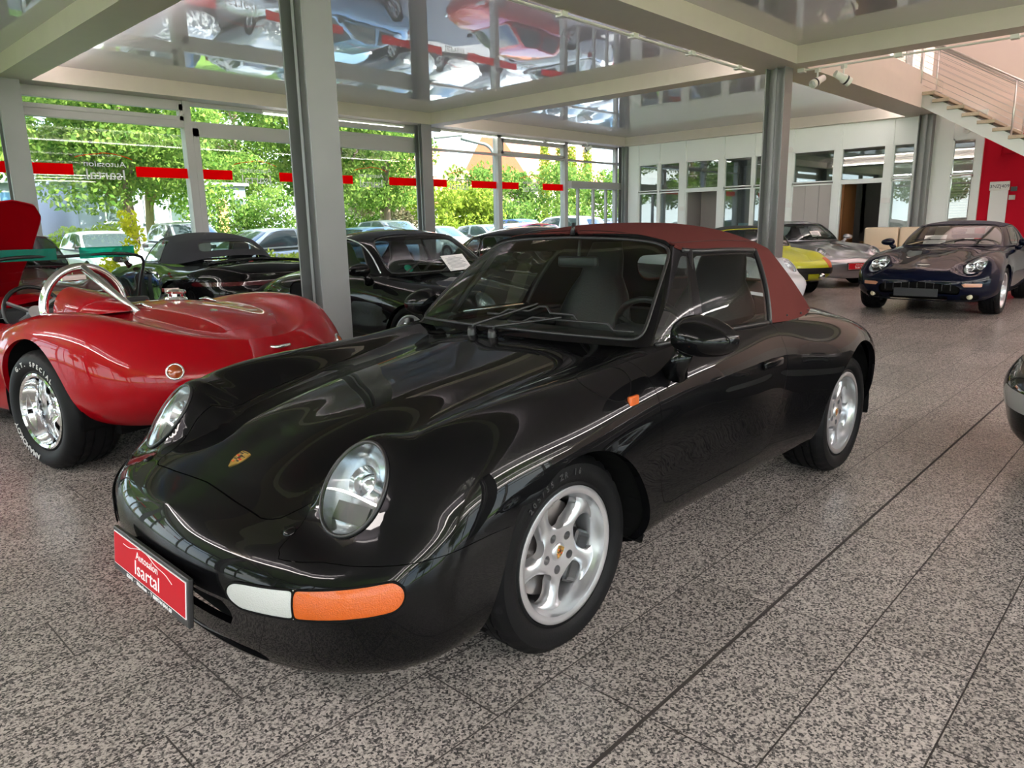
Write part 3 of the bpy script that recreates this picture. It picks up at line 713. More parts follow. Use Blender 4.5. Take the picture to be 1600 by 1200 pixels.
def rim_mesh(rr, w, style, key, mat_, depth=.03):
    """disc with openings; outer face at a=-w/2 side"""
    if key in TM: return TM[key]
    bm = bmesh.new(); h = w/2
    # barrel and lip
    lathe(bm, [(rr-.012, h*.8), (rr-.03, h*.3), (rr-.035, 0), (rr-.03, -h*.55), (rr-.016, -h*.74), (rr-.012, -h*.93), (rr+.002, -h*.98), (rr+.012, -h*.95), (rr+.012, -h*.88)], 72)
    # spoke disc
    nr, na = 34, 180; r0 = .02; r1 = rr-.018; hole = style['hole']; zf = style['z']
    V = {}
    for i in range(nr+1):
        r = r0+(r1-r0)*i/nr
        for k in range(na):
            th = 2*math.pi*k/na; V[i, k] = bm.verts.new((r*math.cos(th), 0, r*math.sin(th)))
    disc = []
    for i in range(nr):
        for k in range(na): disc.append(bm.faces.new((V[i, k], V[i, (k+1) % na], V[i+1, (k+1) % na], V[i+1, k])))
    c = bm.verts.new((0, 0, 0))
    for k in range(na): disc.append(bm.faces.new((V[0, k], c, V[0, (k+1) % na])))
    dv = {v for f in disc for v in f.verts}
    dm = bmesh.new(); merge(dm, bm); # separate copy to cut disc only
    dm.free()
    sub, _ = take(bm, disc, {v: (0, 0) for v in dv}); loose = [v for v in bm.verts if not v.link_faces]; bmesh.ops.delete(bm, geom=loose, context='VERTS')
    neg = cut(sub, lambda v: hole(v.co.x, v.co.z))
    bmesh.ops.delete(sub, geom=neg, context='FACES')
    base = -h*.93+depth
    for v in sub.verts: v.co.y = base+zf(v.co.x, v.co.z, hole(v.co.x, v.co.z))
    be = [e for e in sub.edges if len(e.link_faces) == 1]
    ex = bmesh.ops.extrude_edge_only(sub, edges=be); nv = [v for v in ex['geom'] if isinstance(v, bmesh.types.BMVert)]
    for v in nv: v.co.y += .03
    merge(bm, sub); sub.free()
    bmesh.ops.recalc_face_normals(bm, faces=bm.faces[:])
    me = bpy.data.meshes.new(key); bm.to_mesh(me); bm.free(); me.materials.append(mat_); me.polygons.foreach_set('use_smooth', [True]*len(me.polygons)); me.set_sharp_from_angle(angle=math.radians(50))
    TM[key] = me; return me
def smin(a, b, k): h = max(k-abs(a-b), 0)/k; return min(a, b)-h*h*k*.25
def style_cup(R):
    """five thick twisted spokes with five large oval openings and lug recesses"""
    s = R/.205
    def hole(x, z):
        r = math.hypot(x, z)/s; th = math.atan2(z, x)
        d = 1e9
        for k in range(5):
            a = 2*math.pi*k/5+math.pi/2+.35
            cx, cz = .130*math.cos(a), .130*math.sin(a); ax, az = math.cos(a), math.sin(a)
            dx, dz = x/s-cx, z/s-cz; ur = dx*ax+dz*az; ut = -dx*az+dz*ax
            ut2 = ut+ur*.25
            q = math.hypot(ur/.054, ut2/(.064+.40*ur)); d = min(d, (q-1)*.045)
        for k in range(5):
            a = 2*math.pi*k/5+math.pi/2+.35+math.pi/5; d = min(d, math.hypot(x/s-.058*math.cos(a), z/s-.058*math.sin(a))-.0145)
        return d*s
    def zf(x, z, h):
        r = math.hypot(x, z)/R
        y = .016*(1-r)**1.2
        q = min(1, max(0, (r-.36)/.16)); y += .014*q*q*(3-2*q)*math.exp(-max(h, 0)/.010)              # rolled edges into the openings
        if r > .88: y += (r-.88)*.12
        return y
    return dict(hole=hole, z=zf)
def style_spokes(R, n, wd=.02, taper=.012, hub=.055, outer=.9, lugs=5, twin=0.):
    def hole(x, z):
        r = math.hypot(x, z); th = math.atan2(z, x)
        d = 1e9
        for k in range(n):
            for sgn in ((-1, 1) if twin else (0,)):
                a = 2*math.pi*k/n+math.pi/2+sgn*twin; ut = abs(-x*math.sin(a)+z*math.cos(a)); ur = x*math.cos(a)+z*math.sin(a)
                if ur > 0: d = min(d, ut-(wd+taper*(r/R)))
        ins = min(r-hub, R*outer-r)      # >0 in the ring
        return -min(d, ins)
    def zf(x, z, h):
        r = math.hypot(x, z)/R; return .02*(1-r)+.010*math.exp(-max(h, 0)/.006)+(.0 if r < .9 else (r-.9)*.1)
    return dict(hole=hole, z=zf)
def put(name, me, parent, loc=(0, 0, 0), rot=(0, 0, 0), scale=(1, 1, 1)):
    o = bpy.data.objects.new(name, me); o.location = loc; o.rotation_euler = rot; o.scale = scale; return link(o, parent)
def wheel(parent, x, y, R, rr, w, style, key, mat_, side, steer=0, disc=True, crest=False, depth=.03, spin=0, lean=0):
    """side -1: outer face at -y"""
    r_ = rim_mesh(rr, w, style, 'rim '+key, mat_, depth)
    o = put('wheel', r_, parent, (x, y, R), (0, spin, 0 if side < 0 else math.pi))
    if steer: o.rotation_mode = 'ZYX'; o.rotation_euler = (0, spin, (0 if side < 0 else math.pi)+steer)
    put('tyre', tyre_mesh(R, rr+.012, w*1.02, 'tyre '+key), o)
    if disc:
        k = 'disc '+key
        if k not in TM:
            bm = bmesh.new(); lathe(bm, [(.04, -.01), (rr*.74, -.01), (rr*.74, .012), (.04, .012)], 48, closed=True)
            bmesh.ops.recalc_face_normals(bm, faces=bm.faces[:]); me = bpy.data.meshes.new(k); bm.to_mesh(me); bm.free(); me.materials.append(mat('brake disc', (.22, .2, .19), .35, metal=.8)); TM[k] = me
            bm = bmesh.new(); box(bm, rr*.42, rr*.82, -.05, .04, -.09, .09, bev=.02); me = bpy.data.meshes.new('cal '+key); bm.to_mesh(me); bm.free(); me.materials.append(M_trim); TM['cal '+key] = me
            bm = bmesh.new(); lathe(bm, [(.001, .04), (rr-.02, .04)], 32); me = bpy.data.meshes.new('bk '+key); bm.to_mesh(me); bm.free(); me.materials.append(M_matte); TM['bk '+key] = me
        put('brake_disc', TM[k], o); put('brake_caliper', TM['cal '+key], o); put('wheel_back', TM['bk '+key], o)
    if disc:
        k = 'cap '+key
        if k not in TM:
            bm = bmesh.new(); h = w/2; yb = -h*.93+depth+.018
            lathe(bm, [(.001, yb-.012), (.022, yb-.011), (.030, yb-.006), (.032, yb+.01)], 24); bmesh.ops.recalc_face_normals(bm, faces=bm.faces[:])
            me = bpy.data.meshes.new(k); bm.to_mesh(me); bm.free(); me.materials.append(mat_); me.polygons.foreach_set('use_smooth', [True]*len(me.polygons)); TM[k] = me
        put('hub_cap', TM[k], o)
    return o
def arches(bm, ws, half_min=.35, extra=None):
    """cut wheel openings; ws = [(x, z, r)]; returns bmesh"""
    for wi_, (wx, wz, wr) in enumerate(ws):
        g0 = lambda v: math.hypot(v.co.x-wx, v.co.z-wz)-wr
        if extra and extra.get(wi_): ex = extra[wi_]; g1 = lambda v: min(g0(v), ex(v.co.x, v.co.z))
        else: g1 = g0
        fn = lambda v: max(g1(v), half_min-abs(v.co.y))
        neg = cut(bm, fn); 
        # rim loop
        bmesh.ops.delete(bm, geom=neg, context='FACES')
        be = [e for e in bm.edges if len(e.link_faces) == 1 and all(abs(g1(v)) < .004 and abs(v.co.y) > half_min for v in e.verts)]
        lip = {}
        for e in be:
            for v in e.verts:
                if v not in lip:
                    s = 1 if v.co.y > 0 else -1; a = bm.verts.new(v.co); 
                    b = bm.verts.new((v.co.x, v.co.y-s*.03, v.co.z)); c = bm.verts.new((v.co.x+(v.co.x-wx)*.04, v.co.y-s*.035, v.co.z+(v.co.z-wz)*.04)); lip[v] = (a, b, c)
        for e in be:
            l = e.link_faces[0].loops; l = [q for q in l if q.edge == e][0]; p, q = l.vert, l.link_loop_next.vert
            bm.faces.new((lip[q][0], lip[p][0], lip[p][1], lip[q][1])); bm.faces.new((lip[q][1], lip[p][1], lip[p][2], lip[q][2]))
def liners(parent, ws, yo=.80, yi=.42):
    for (wx, wz, wr) in ws:
        for s in (-1, 1):
            bm = bmesh.new(); n = 24; A = []
            for k in range(n+1):
                a = -.35+(math.pi+.7)*k/n; x = wx+(wr+.012)*math.cos(a); z = wz+(wr+.012)*math.sin(a)
                z = max(z, .26)
                A.append((bm.verts.new((x, s*yo, z)), bm.verts.new((x, s*yi, z))))
            for k in range(n): bm.faces.new((A[k][0], A[k+1][0], A[k+1][1], A[k][1]))
            bm.faces.new([a[1] for a in A])
            fin('wheel_liner', bm, M_matte, parent)
def undertray(parent, x0, x1, hw, z=.17, z1=.34, mat_=None, cuts=()):
    bm = bmesh.new(); segs = [x0]+[c for w in cuts for c in (w[0]-w[2]-.01, w[0]+w[2]+.01)]+[x1]
    for k in range(0, len(segs)-1):
        h = hw if k % 2 == 0 else .42
        box(bm, segs[k], segs[k+1], -h, h, z, z1)
    fin('underbody', bm, mat_ or M_matte, parent)
def seam(parent, bvh, pts, r=.0022, axis='z', sgn=1, mat_=None, name='panel_seam', lift=0.):
    """dark joint line projected on the body along an axis"""
    out = []
    for p in pts:
        p = Vector(p)
        if axis == 'z': h = bvh.ray_cast(Vector((p.x, p.y, 3)), Vector((0, 0, -1)))
        elif axis == 'y': h = bvh.ray_cast(Vector((p.x, 3*sgn, p.z)), Vector((0, -sgn, 0)))
        else: h = bvh.ray_cast(Vector((-3*sgn if sgn > 0 else 8, p.y, p.z)), Vector((sgn, 0, 0)))
        if h[0] is not None: out.append(h[0]+h[1]*lift)
    if len(out) > 1:
        bm = bmesh.new(); tube(bm, out, r, 6); return fin(name, bm, mat_ or M_matte, parent, True)
def dens(pts, n=12):
    """smooth polyline through pts"""
    P = np.array(pts, float); t = np.concatenate([[0], np.cumsum(np.linalg.norm(np.diff(P, axis=0), axis=1))])
    return [tuple(p) for p in spline(t, P, np.linspace(0, t[-1], n*len(pts)))]
def lens_patch(bm, fn, push=.004, inset=0.0):
    """take a patch out of the body and return it as its own mesh, pushed out"""
    nb = take(bm, cut(bm, fn)); nb.normal_update()
    return nb
def hit(bvh, p, d):
    h = bvh.ray_cast(Vector(p), Vector(d)); return h[0], h[1]
# ---------------- interior pieces shared by the cars
def seat(parent, x, y, m, z0=.32, h=.80, w=.25, rec=.30, head=True):
    s = empty('seat', (x, y, 0), 0, parent)
    bm = bmesh.new(); box(bm, -.48, .06, -w, w, z0, z0+.16, bev=.05); fin('seat_cushion', bm, m, s, True, 60)
    bm = bmesh.new(); vs = []
    prof = [(0, .95, .10), (.25, 1.0, .11), (.5, 1.0, .10), (.66, .82, .08), (.78, .56, .07), (.9, .5, .06), (1, .38, .05)]
    rows = []
    for (t, ww, th) in prof:
        zz = z0+.12+h*t; xx = rec*t; ring = []
        for k in range(20):
            a = 2*math.pi*k/20; c, sn = math.cos(a), math.sin(a)
            ring.append(bm.verts.new((xx+th*.5*(abs(c)**.6)*(1 if c > 0 else -1), w*ww*(abs(sn)**.6)*(1 if sn > 0 else -1), zz)))
        rows.append(ring)
    for A, B in zip(rows, rows[1:]):
        for k in range(20): bm.faces.new((A[k], A[(k+1) % 20], B[(k+1) % 20], B[k]))
    bm.faces.new(rows[0]); bm.faces.new(rows[-1][::-1]); fin('seat_back', bm, m, s, True, 70); return s
def steering(parent, x, y, z, r=.185, m=None, tilt=-.45, spokes=3, sm=None):
    bm = bmesh.new(); M = Matrix.Translation((x, y, z)) @ Matrix.Rotation(tilt, 4, 'Y')
    pts = [M @ Vector((0, r*math.cos(a), r*math.sin(a))) for a in np.linspace(0, 2*math.pi, 33)[:-1]]
    tube(bm, pts, .014, 10, closed=True)
    o = fin('steering_wheel', bm, m or M_trim, parent, True)
    bm = bmesh.new()
    for k in range(spokes):
        a = 2*math.pi*k/spokes-math.pi/2; tube(bm, [M @ Vector((-.0, .03*math.cos(a), .03*math.sin(a))), M @ Vector((0, r*math.cos(a), r*math.sin(a)))], .014, 6)
    tube(bm, [M @ Vector((.0, 0, 0)), M @ Vector((-.3, 0, 0))], .03, 8); tube(bm, [M @ Vector((.02, 0, 0)), M @ Vector((-.02, 0, 0))], .05, 20)
    fin('steering_spoke', bm, sm or M_trim, o, False); return o
def mirror_shape(parent, x, y, z, side, m, sx=.11, sy=.13, sz=.065, stalk=(.03, -.10), name='door_mirror'):
    """teardrop mirror housing, rounded front, flat glass at the back"""
    bm = bmesh.new(); n1, n2 = 14, 24; R = []
    for i in range(n1+1):
        t = i/n1; xx = -sx*(1-t)+.0; k = math.sqrt(max(0, 1-(1-t)**2.2)) if t < 1 else 1
        ring = []
        for j in range(n2):
            a = 2*math.pi*j/n2; ca, sa = math.cos(a), math.sin(a)
            yy = sy*k*ca; zz = sz*k*(abs(sa)**.85)*(1 if sa > 0 else -1)*(1-.25*ca*1.0 if sa > 0 else .85)
            ring.append(bm.verts.new((x+xx, y+side*yy, z+zz)))
        R.append(ring)
    for A, B in zip(R, R[1:]):
        for j in range(n2): bm.faces.new((A[j], A[(j+1) % n2], B[(j+1) % n2], B[j]))
    bmesh.ops.remove_doubles(bm, verts=bm.verts[:], dist=.0005)
    rim = R[-1]; inner = [bm.verts.new((v.co.x+.004, y+(v.co.y-y)*.93, z+(v.co.z-z)*.9)) for v in rim]
    for j in range(n2): bm.faces.new((rim[j], rim[(j+1) % n2], inner[(j+1) % n2], inner[j]))
    o = fin(name, bm, m, parent, True, 60)
    bm = bmesh.new(); c = [bm.verts.new((x+.002, y+side*sy*.93*math.cos(a), z+sz*.9*math.sin(a)*(1-.25*math.cos(a) if math.sin(a) > 0 else .85))) for a in np.linspace(0, 2*math.pi, 25)[:-1]]; bm.faces.new(c); fin('mirror_glass', bm, mat('mirror glass', (.8, .82, .85), .02, metal=1), o)
    bm = bmesh.new(); tube(bm, [(x-.03, y-side*sy*.55, z-sz*.6), (x-.02, y-side*(sy*.55+stalk[0]*.5), z-sz-.02), (x, y-side*(sy*.55+stalk[0]), z+stalk[1])], [.035, .032, .045], 14); fin('mirror_foot', bm, m, o, True)
    return o
def ring_tube(parent, name, pts, r, m, closed=True, seg=8):
    bm = bmesh.new(); tube(bm, pts, r, seg, closed); return fin(name, bm, m, parent, True)
def order_loop(bm):
    """ordered border loops of a bmesh as point lists"""
    be = {e for e in bm.edges if len(e.link_faces) == 1}; loops = []
    while be:
        e = be.pop(); a, b = e.verts; L = [a, b]
        while True:
            nx = [q for q in L[-1].link_edges if q in be]
            if not nx: break
            be.discard(nx[0]); L.append(nx[0].other_vert(L[-1]))
            if L[-1] is L[0]: L.pop(); break
        loops.append([v.co.copy() for v in L])
    return sorted(loops, key=len, reverse=True)
def resample(pts, n, closed=True):
    P = np.array([tuple(p) for p in pts]); Q = np.vstack([P, P[:1]]) if closed else P
    d = np.concatenate([[0], np.cumsum(np.linalg.norm(np.diff(Q, axis=0), axis=1))])
    t = np.linspace(0, d[-1], n+1)[:-1] if closed else np.linspace(0, d[-1], n)
    R = np.stack([np.interp(t, d, Q[:, k]) for k in range(3)], 1)
    if closed:
        for _ in range(2): R = R*.5+.25*(np.roll(R, 1, 0)+np.roll(R, -1, 0))
    return [Vector(r) for r in R]
def headlamp(parent, body, c, t1, t2, a, b, side, depth=.09, ring=M_trim, inner='911', lens=None, push=.006, parts=True, flat=.9):
    """cut an oval lens out of the body skin and build the lamp behind it"""
    c = Vector(c); t1 = Vector(t1).normalized(); t2 = Vector(t2).normalized(); n = t1.cross(t2).normalized()
    if n.x > 0: n = -n
    if flat:
        for v in body.verts:
            d = v.co-c; h = d.dot(n)
            if abs(h) > .16: continue
            q = math.sqrt((d.dot(t1)/a)**2+(d.dot(t2)/b)**2)
            if q < 1.75:
                w = 1 if q < 1.04 else .5+.5*math.cos(math.pi*(q-1.04)/.71); v.co -= n*(h*w*flat)
    def fn(v):
        d = v.co-c; q = math.sqrt((d.dot(t1)/a)**2+(d.dot(t2)/b)**2)
        return max((q-1)*min(a, b), abs(d.dot(n))-.16)
    patch = take(body, cut(body, fn)); patch.normal_update()
    L = order_loop(patch)
    if not L: return None
    lp = resample(L[0], 60)
    # lens: patch pushed out at the middle
    for v in patch.verts:
        d = v.co-c; q = min(1, math.sqrt((d.dot(t1)/a)**2+(d.dot(t2)/b)**2)); v.co += n*(push+.012*(1-q*q))
    lo = sfin('headlight', patch, lens or M_lens, parent)
    ring_tube(lo, 'lens_ring', [p+n*.003 for p in lp], .0055, ring)
    if parts:
        cen = sum(lp, Vector())/len(lp)
        bm = bmesh.new(); rows = []
        for k in range(7):
            q = k/6; rows.append([bm.verts.new(cen+(p-cen)*(.97*math.cos(q*1.35))-n*(depth*math.sin(q*1.35))) for p in lp])
        for A, B in zip(rows, rows[1:]):
            for j in range(60): bm.faces.new((A[j], A[(j+1) % 60], B[(j+1) % 60], B[j]))
        bm.faces.new(rows[-1]); fin('reflector', bm, mat('lamp reflector', (.62, .64, .66), .16, metal=.9), lo, True)
        z = t1 if t1.z > 0 else -t1
        bm = bmesh.new()
        Mx = Matrix.Translation(cen+z*a*.18-n*depth*.55) @ n.to_track_quat('Y', 'Z').to_matrix().to_4x4()
        lathe(bm, [(.020, -.03), (.034, .0), (.045, .035), (.041, .038), (.030, .01)], 24, Mx)
        lathe(bm, [(.001, .026), (.018, .02), (.028, .004)], 20, Mx)
        fin('projector', bm, mat('projector', (.75, .78, .8), .1, metal=.9), lo, True, 50)
        bm = bmesh.new(); box(bm, -b*.55, b*.55, -.004, .004, -.05, .0, Matrix.Translation(cen-z*a*.28-n*depth*.3) @ n.to_track_quat('Y', 'Z').to_matrix().to_4x4()); fin('baffle', bm, M_trim, lo)
    return lo
def crest(parent, c, n, up, s=.03, name='crest'):
    """small gold shield with dark and red quarters"""
    n = Vector(n).normalized(); up = Vector(up); up = (up-n*up.dot(n)).normalized(); sx = up.cross(n); c = Vector(c)
    out = [(-.8, 1), (0, 1.08), (.8, 1), (.86, .3), (.62, -.45), (0, -1.15), (-.62, -.45), (-.86, .3)]
    def poly(ps, d0, d1, m, nm, par):
        bm = bmesh.new(); A = [bm.verts.new(c+sx*p[0]*s+up*p[1]*s+n*d0) for p in ps]; B = [bm.verts.new(c+sx*p[0]*s+up*p[1]*s+n*d1) for p in ps]
        bm.faces.new(A); bm.faces.new(B[::-1])
        for k in range(len(ps)): bm.faces.new((A[k], A[(k+1) % len(ps)], B[(k+1) % len(ps)], B[k]))
        return fin(nm, bm, m, par)
    o = poly(dens(out+[out[0]], 3)[:-1] if False else out, .0, .003, mat('crest gold', (.72, .42, .10), .25, metal=.7), name, parent)
    dk = mat('crest dark', (.03, .015, .01), .3); rd = mat('crest red', (.5, .02, .01), .3)
    for (x0, x1, z0, z1, m) in ((-.7, -.1, .25, .4, rd), (-.7, -.1, .6, .75, dk), (.15, .7, -.1, .05, rd), (.15, .6, -.35, -.2, dk), (.15, .7, .3, .42, dk), (-.6, -.1, -.2, -.05, dk), (-.5, .5, .84, .95, dk), (-.2, .22, .0, .5, dk), (-.45, -.1, -.5, -.4, rd)):
        poly([(x0, z0), (x1, z0), (x1, z1), (x0, z1)], .0025, .0042, m, 'crest_mark', o)
    return o
def dealer_plate(parent, M, w=.52, h=.115, name='dealer_plate', full=True):
    """M: local x across, y up, z outward"""
    p = bmesh.new(); box(p, -w/2-.012, w/2+.012, -h/2-.022, h/2+.010, -.014, 0, bev=.004)
    for v in p.verts: v.co = M @ v.co
    o = fin(name, p, M_trim, parent)
    p = bmesh.new(); box(p, -w/2, w/2, -h/2, h/2, 0, .002); 
    for v in p.verts: v.co = M @ v.co
    fin('white_edge', p, M_whitep, o)
    p = bmesh.new(); box(p, -w/2+.003, w/2-.003, -h/2+.003, h/2-.003, 0, .0028)
    for v in p.verts: v.co = M @ v.co
    fin('red_field', p, mat('plate red', (.50, .006, .016), .5, spec=.15), o)
    txt('plate_text', 'Isartal', .068*h/.115, M_whitep, o, M @ Matrix.Translation((0, -.018*h/.115, .0032)), ext=.0005, sx=1.25)
    txt('plate_text', 'Autosalon', .036*h/.115, M_whitep, o, M @ Matrix.Translation((0, .026*h/.115, .0032)), ext=.0005, sx=1.2)
    if full:
        bm = bmesh.new(); tube(bm, [M @ Vector((x, y, .0035)) for x, y in dens([(-.17, .030), (-.13, .030), (-.06, .046), (.02, .046), (.06, .036), (.13, .030), (.17, .018)], 4)], .001, 5); fin('car_outline', bm, M_whitep, o)
        txt('plate_text', '8207  ·  München  ·  T 089/744 844 60'.replace('8207', '82041'), .0145, M_whitep, o, M @ Matrix.Translation((0, -h/2-.0115, .0006)), ext=.0005, sx=1.35, bold=.0004)
    return o
# ================= the black convertible
HX, HY = .69, 2.05
def S(*r): return list(r)
HST = {
 0.00: S((.50,.185),(.60,.19),(.80,.25),(.83,.38),(.81,.46),(.755,.51),(.64,.54),(.46,.557),(.24,.567),(0,.57)),
 0.10: S((.48,.19),(.60,.195),(.79,.26),(.835,.39),(.825,.475),(.77,.535),(.64,.562),(.46,.58),(.24,.592),(0,.597)),
 0.20: S((.50,.20),(.62,.205),(.79,.265),(.83,.40),(.83,.505),(.77,.572),(.62,.606),(.45,.608),(.24,.633),(0,.64)),
 0.30: S((.50,.205),(.64,.21),(.795,.27),(.83,.42),(.83,.54),(.76,.655),(.60,.706),(.44,.640),(.24,.668),(0,.676)),
 0.40: S((.50,.21),(.66,.215),(.80,.28),(.83,.43),(.83,.565),(.755,.712),(.60,.775),(.44,.672),(.24,.702),(0,.710)),
 0.55: S((.56,.21),(.72,.22),(.81,.30),(.835,.46),(.83,.61),(.76,.75),(.61,.815),(.45,.715),(.24,.740),(0,.748)),
 0.93: S((.60,.21),(.76,.22),(.82,.30),(.84,.50),(.825,.66),(.765,.78),(.635,.842),(.465,.782),(.24,.802),(0,.810)),
 1.33: S((.60,.25),(.75,.26),(.795,.31),(.81,.50),(.81,.66),(.775,.79),(.675,.862),(.50,.842),(.25,.857),(0,.863)),
 1.60: S((.60,.26),(.75,.27),(.79,.32),(.805,.50),(.81,.66),(.785,.80),(.70,.885),(.52,.885),(.25,.90),(0,.905)),
 2.10: S((.60,.26),(.75,.27),(.79,.32),(.805,.50),(.812,.66),(.79,.80),(.72,.890),(.56,.90),(.28,.905),(0,.91)),
 2.45: S((.60,.26),(.755,.27),(.795,.33),(.806,.50),(.813,.66),(.792,.79),(.72,.882),(.56,.905),(.28,.92),(0,.93)),
 2.82: S((.60,.26),(.77,.27),(.835,.34),(.862,.50),(.875,.65),(.838,.775),(.72,.862),(.55,.90),(.28,.94),(0,.955)),
 3.20: S((.60,.27),(.77,.28),(.84,.36),(.868,.52),(.868,.65),(.82,.77),(.70,.832),(.53,.875),(.27,.91),(0,.92)),
 3.60: S((.60,.28),(.73,.29),(.785,.36),(.805,.50),(.80,.62),(.76,.70),(.66,.748),(.50,.78),(.25,.80),(0,.81)),
 3.95: S((.60,.29),(.70,.30),(.75,.36),(.765,.48),(.76,.585),(.72,.655),(.65,.692),(.48,.705),(.25,.72),(0,.725)),
 4.245: S((.60,.30),(.72,.31),(.78,.36),(.80,.45),(.78,.53),(.72,.575),(.63,.595),(.46,.605),(.24,.61),(0,.615)),
}
NPUSH = [(.17, .085), (.25, .035), (.36, .006), (.44, -.012), (.50, -.004), (.56, .035), (.62, .085)]
TPUSH = [(.28, .10), (.40, .02), (.48, .0), (.56, .02), (.63, .05), (.8, .05)]
HB = [(1.40,0,.888),(1.42,.30,.886),(1.47,.56,.884),(1.57,.655,.886),(1.94,.695,.893),(2.33,.710,.885),(2.68,.695,.866),(3.0,.62,.868),(3.22,.42,.915),(3.30,0,.945)]
HT = [(1.885,0,1.278),(1.895,.30,1.268),(1.90,.455,1.243),(1.935,.53,1.207),(2.2,.567,1.200),(2.46,.567,1.190),(2.62,.55,1.185),(2.77,.47,1.18),(2.88,.28,1.195),(2.92,0,1.205)]
HS = [(1.85,1.27),(1.95,1.29),(2.3,1.312),(2.65,1.285),(2.92,1.205)]
def hero(root, PB, coupe=False, detail=True):
    G = body_grid(HST, 4.245, npush=NPUSH, tpush=TPUSH, tail=(.95, 2.1), NC=150 if detail else 90, NR=66 if detail else 42)
    bm = grid_bm(G); bvh = BVHTree.FromBMesh(bm)
    ws = [(.90, .300, .372), (3.105, .30, .425)]
    arches(bm, ws, extra={0: sdf_poly([(.605, .60), (.455, .20), (.455, .0), (.9, .0), (.9, .60)])})
    inside = sdf_poly([(1.52,-.40),(1.52,.40),(1.64,.585),(2.5,.60),(2.8,.54),(2.95,.38),(2.95,-.38),(2.8,-.54),(2.5,-.60),(1.64,-.585)])
    bmesh.ops.delete(bm, geom=cut(bm, lambda v: max(inside(v.co.x, v.co.y), .74-v.co.z)), context='FACES')
    # headlights
    for s in (-1, 1):
        headlamp(root, bm, (.288, s*.566, .682), (.58, 0, .815), (s*.15, 1, 0), .125, .104, s)
    # hood
    hp = sdf_poly([(.160,0),(.150,-.2),(.150,-.345),(.172,-.385),(.25,-.412),(.55,-.45),(.95,-.475),(1.375,-.515),(1.393,-.50),(1.388,0),(1.393,.50),(1.375,.515),(.95,.475),(.55,.45),(.25,.412),(.172,.385),(.150,.345),(.150,.2)])
    h = take(bm, cut(bm, lambda v: max(hp(v.co.x, v.co.y), .5-v.co.z))); gap(h, .0025, .02)
    hood = sfin('hood', h, PB, root, 40)
    # indicators and bumper
    for s in (-1, 1):
        def fi(v):
            x, y, z = v.co.x, abs(v.co.y), v.co.z; zc = .432+.20*max(x, 0)
            u = (y-.385) if y < .62 else .235+(x-.055)*1.02
            u = min(max(y-.385, 0), .9) if x < .05 else (y-.385)*.62+x*.9
            Lx = .487; dx = abs(u-Lx/2)-Lx/2+.034; dz = abs(z-zc)-.036+.034
            q = math.hypot(max(dx, 0), max(dz, 0))+min(max(dx, dz), 0)-.034
            return max(q, -v.co.y*s, x-.6)
        lp = take(bm, cut(bm, fi)); lp.normal_update()
        for v in lp.verts: v.co += v.normal*.004
        white = cut(lp, lambda v: abs(v.co.y)-.585); wl = take(lp, white)
        L1 = order_loop(lp); L2 = order_loop(wl)
        o = sfin('turn_signal', lp, M_amber, root); o['label'] = 'amber turn signal lens'
        o2 = sfin('fog_lamp', wl, M_clearl, root); o2['label'] = 'frosted white lamp lens'
        if L1: ring_tube(o, 'lens_ring', resample(L1[0], 80), .003, M_matte)
        if L2: ring_tube(o2, 'lens_ring', resample(L2[0], 60), .003, M_matte)
    g = lambda v: v.co.z-(.532+.030*min(1, max(0, v.co.x)/.5)+.11*max(0, min(1, (.50-abs(v.co.y))/.10)))
    bp = take(bm, cut(bm, lambda v: max(g(v), v.co.x-.60)))
    # openings low in the bumper
    slot = lambda y0, y1, z0, z1, r: (lambda v: max(rrect(y0, y1, z0, z1, r)(v.co.y, v.co.z), v.co.x-.16))
    for a in ((-.43, .43, .225, .262, .014), (-.36, .36, .33, .40, .02)):
        bmesh.ops.delete(bp, geom=cut(bp, slot(*a)), context='FACES')
    lip = take(bp, cut(bp, lambda v: v.co.z-(.232+.03*min(1, max(0, v.co.x)/.5))))
    gap(bp, .002, .02); gap(lip, .001, .012)
    bo = sfin('front_bumper', bp, PB, root, 40); lo = sfin('front_spoiler', lip, PB, root, 40)
    bm2 = bmesh.new(); box(bm2, .12, .2, -.38, .38, .235, .46); fin('bumper_core', bm2, M_matte, bo)
    for z in (.236, .25):
        ring_tube(bo, 'grille_bar', [(.045+.14*(abs(y)/.5)**2.4, y, z) for y in np.linspace(-.42, .42, 21)], .003, M_trim, closed=False)
    # doors
    dp = sdf_poly([(1.335,1.0),(1.335,.44),(1.35,.385),(1.40,.372),(2.10,.372),(2.20,.40),(2.31,.56),(2.345,.74),(2.345,1.0)])
    for s in (-1, 1):
        d = take(bm, cut(bm, lambda v: max(dp(v.co.x, v.co.z), .60-v.co.y*s))); gap(d, .002, .018)
        do = sfin('door', d, PB, root, 40)
        # handle
        bmh = bmesh.new(); h0, n0 = hit(bvh, (2.17, 3*s, .745), (0, -s, 0))
        if h0:
            M = Matrix.Translation(h0+Vector((0, s*.012, 0)))
            box(bmh, -.085, .085, -.010, .010, -.016, .018, M, bev=.008); fin('door_handle', bmh, PB, do, True, 50)
            bmh = bmesh.new(); M = Matrix.Translation(h0+Vector((0, s*.0015, -.018))) @ Matrix.Rotation(math.pi/2, 4, 'X'); 
            A = [bmh.verts.new(M @ Vector((.07*math.cos(a), .030*math.sin(a), 0))) for a in np.linspace(0, 2*math.pi, 25)[:-1]]; bmh.faces.new(A); fin('handle_recess', bmh, M_matte, do)
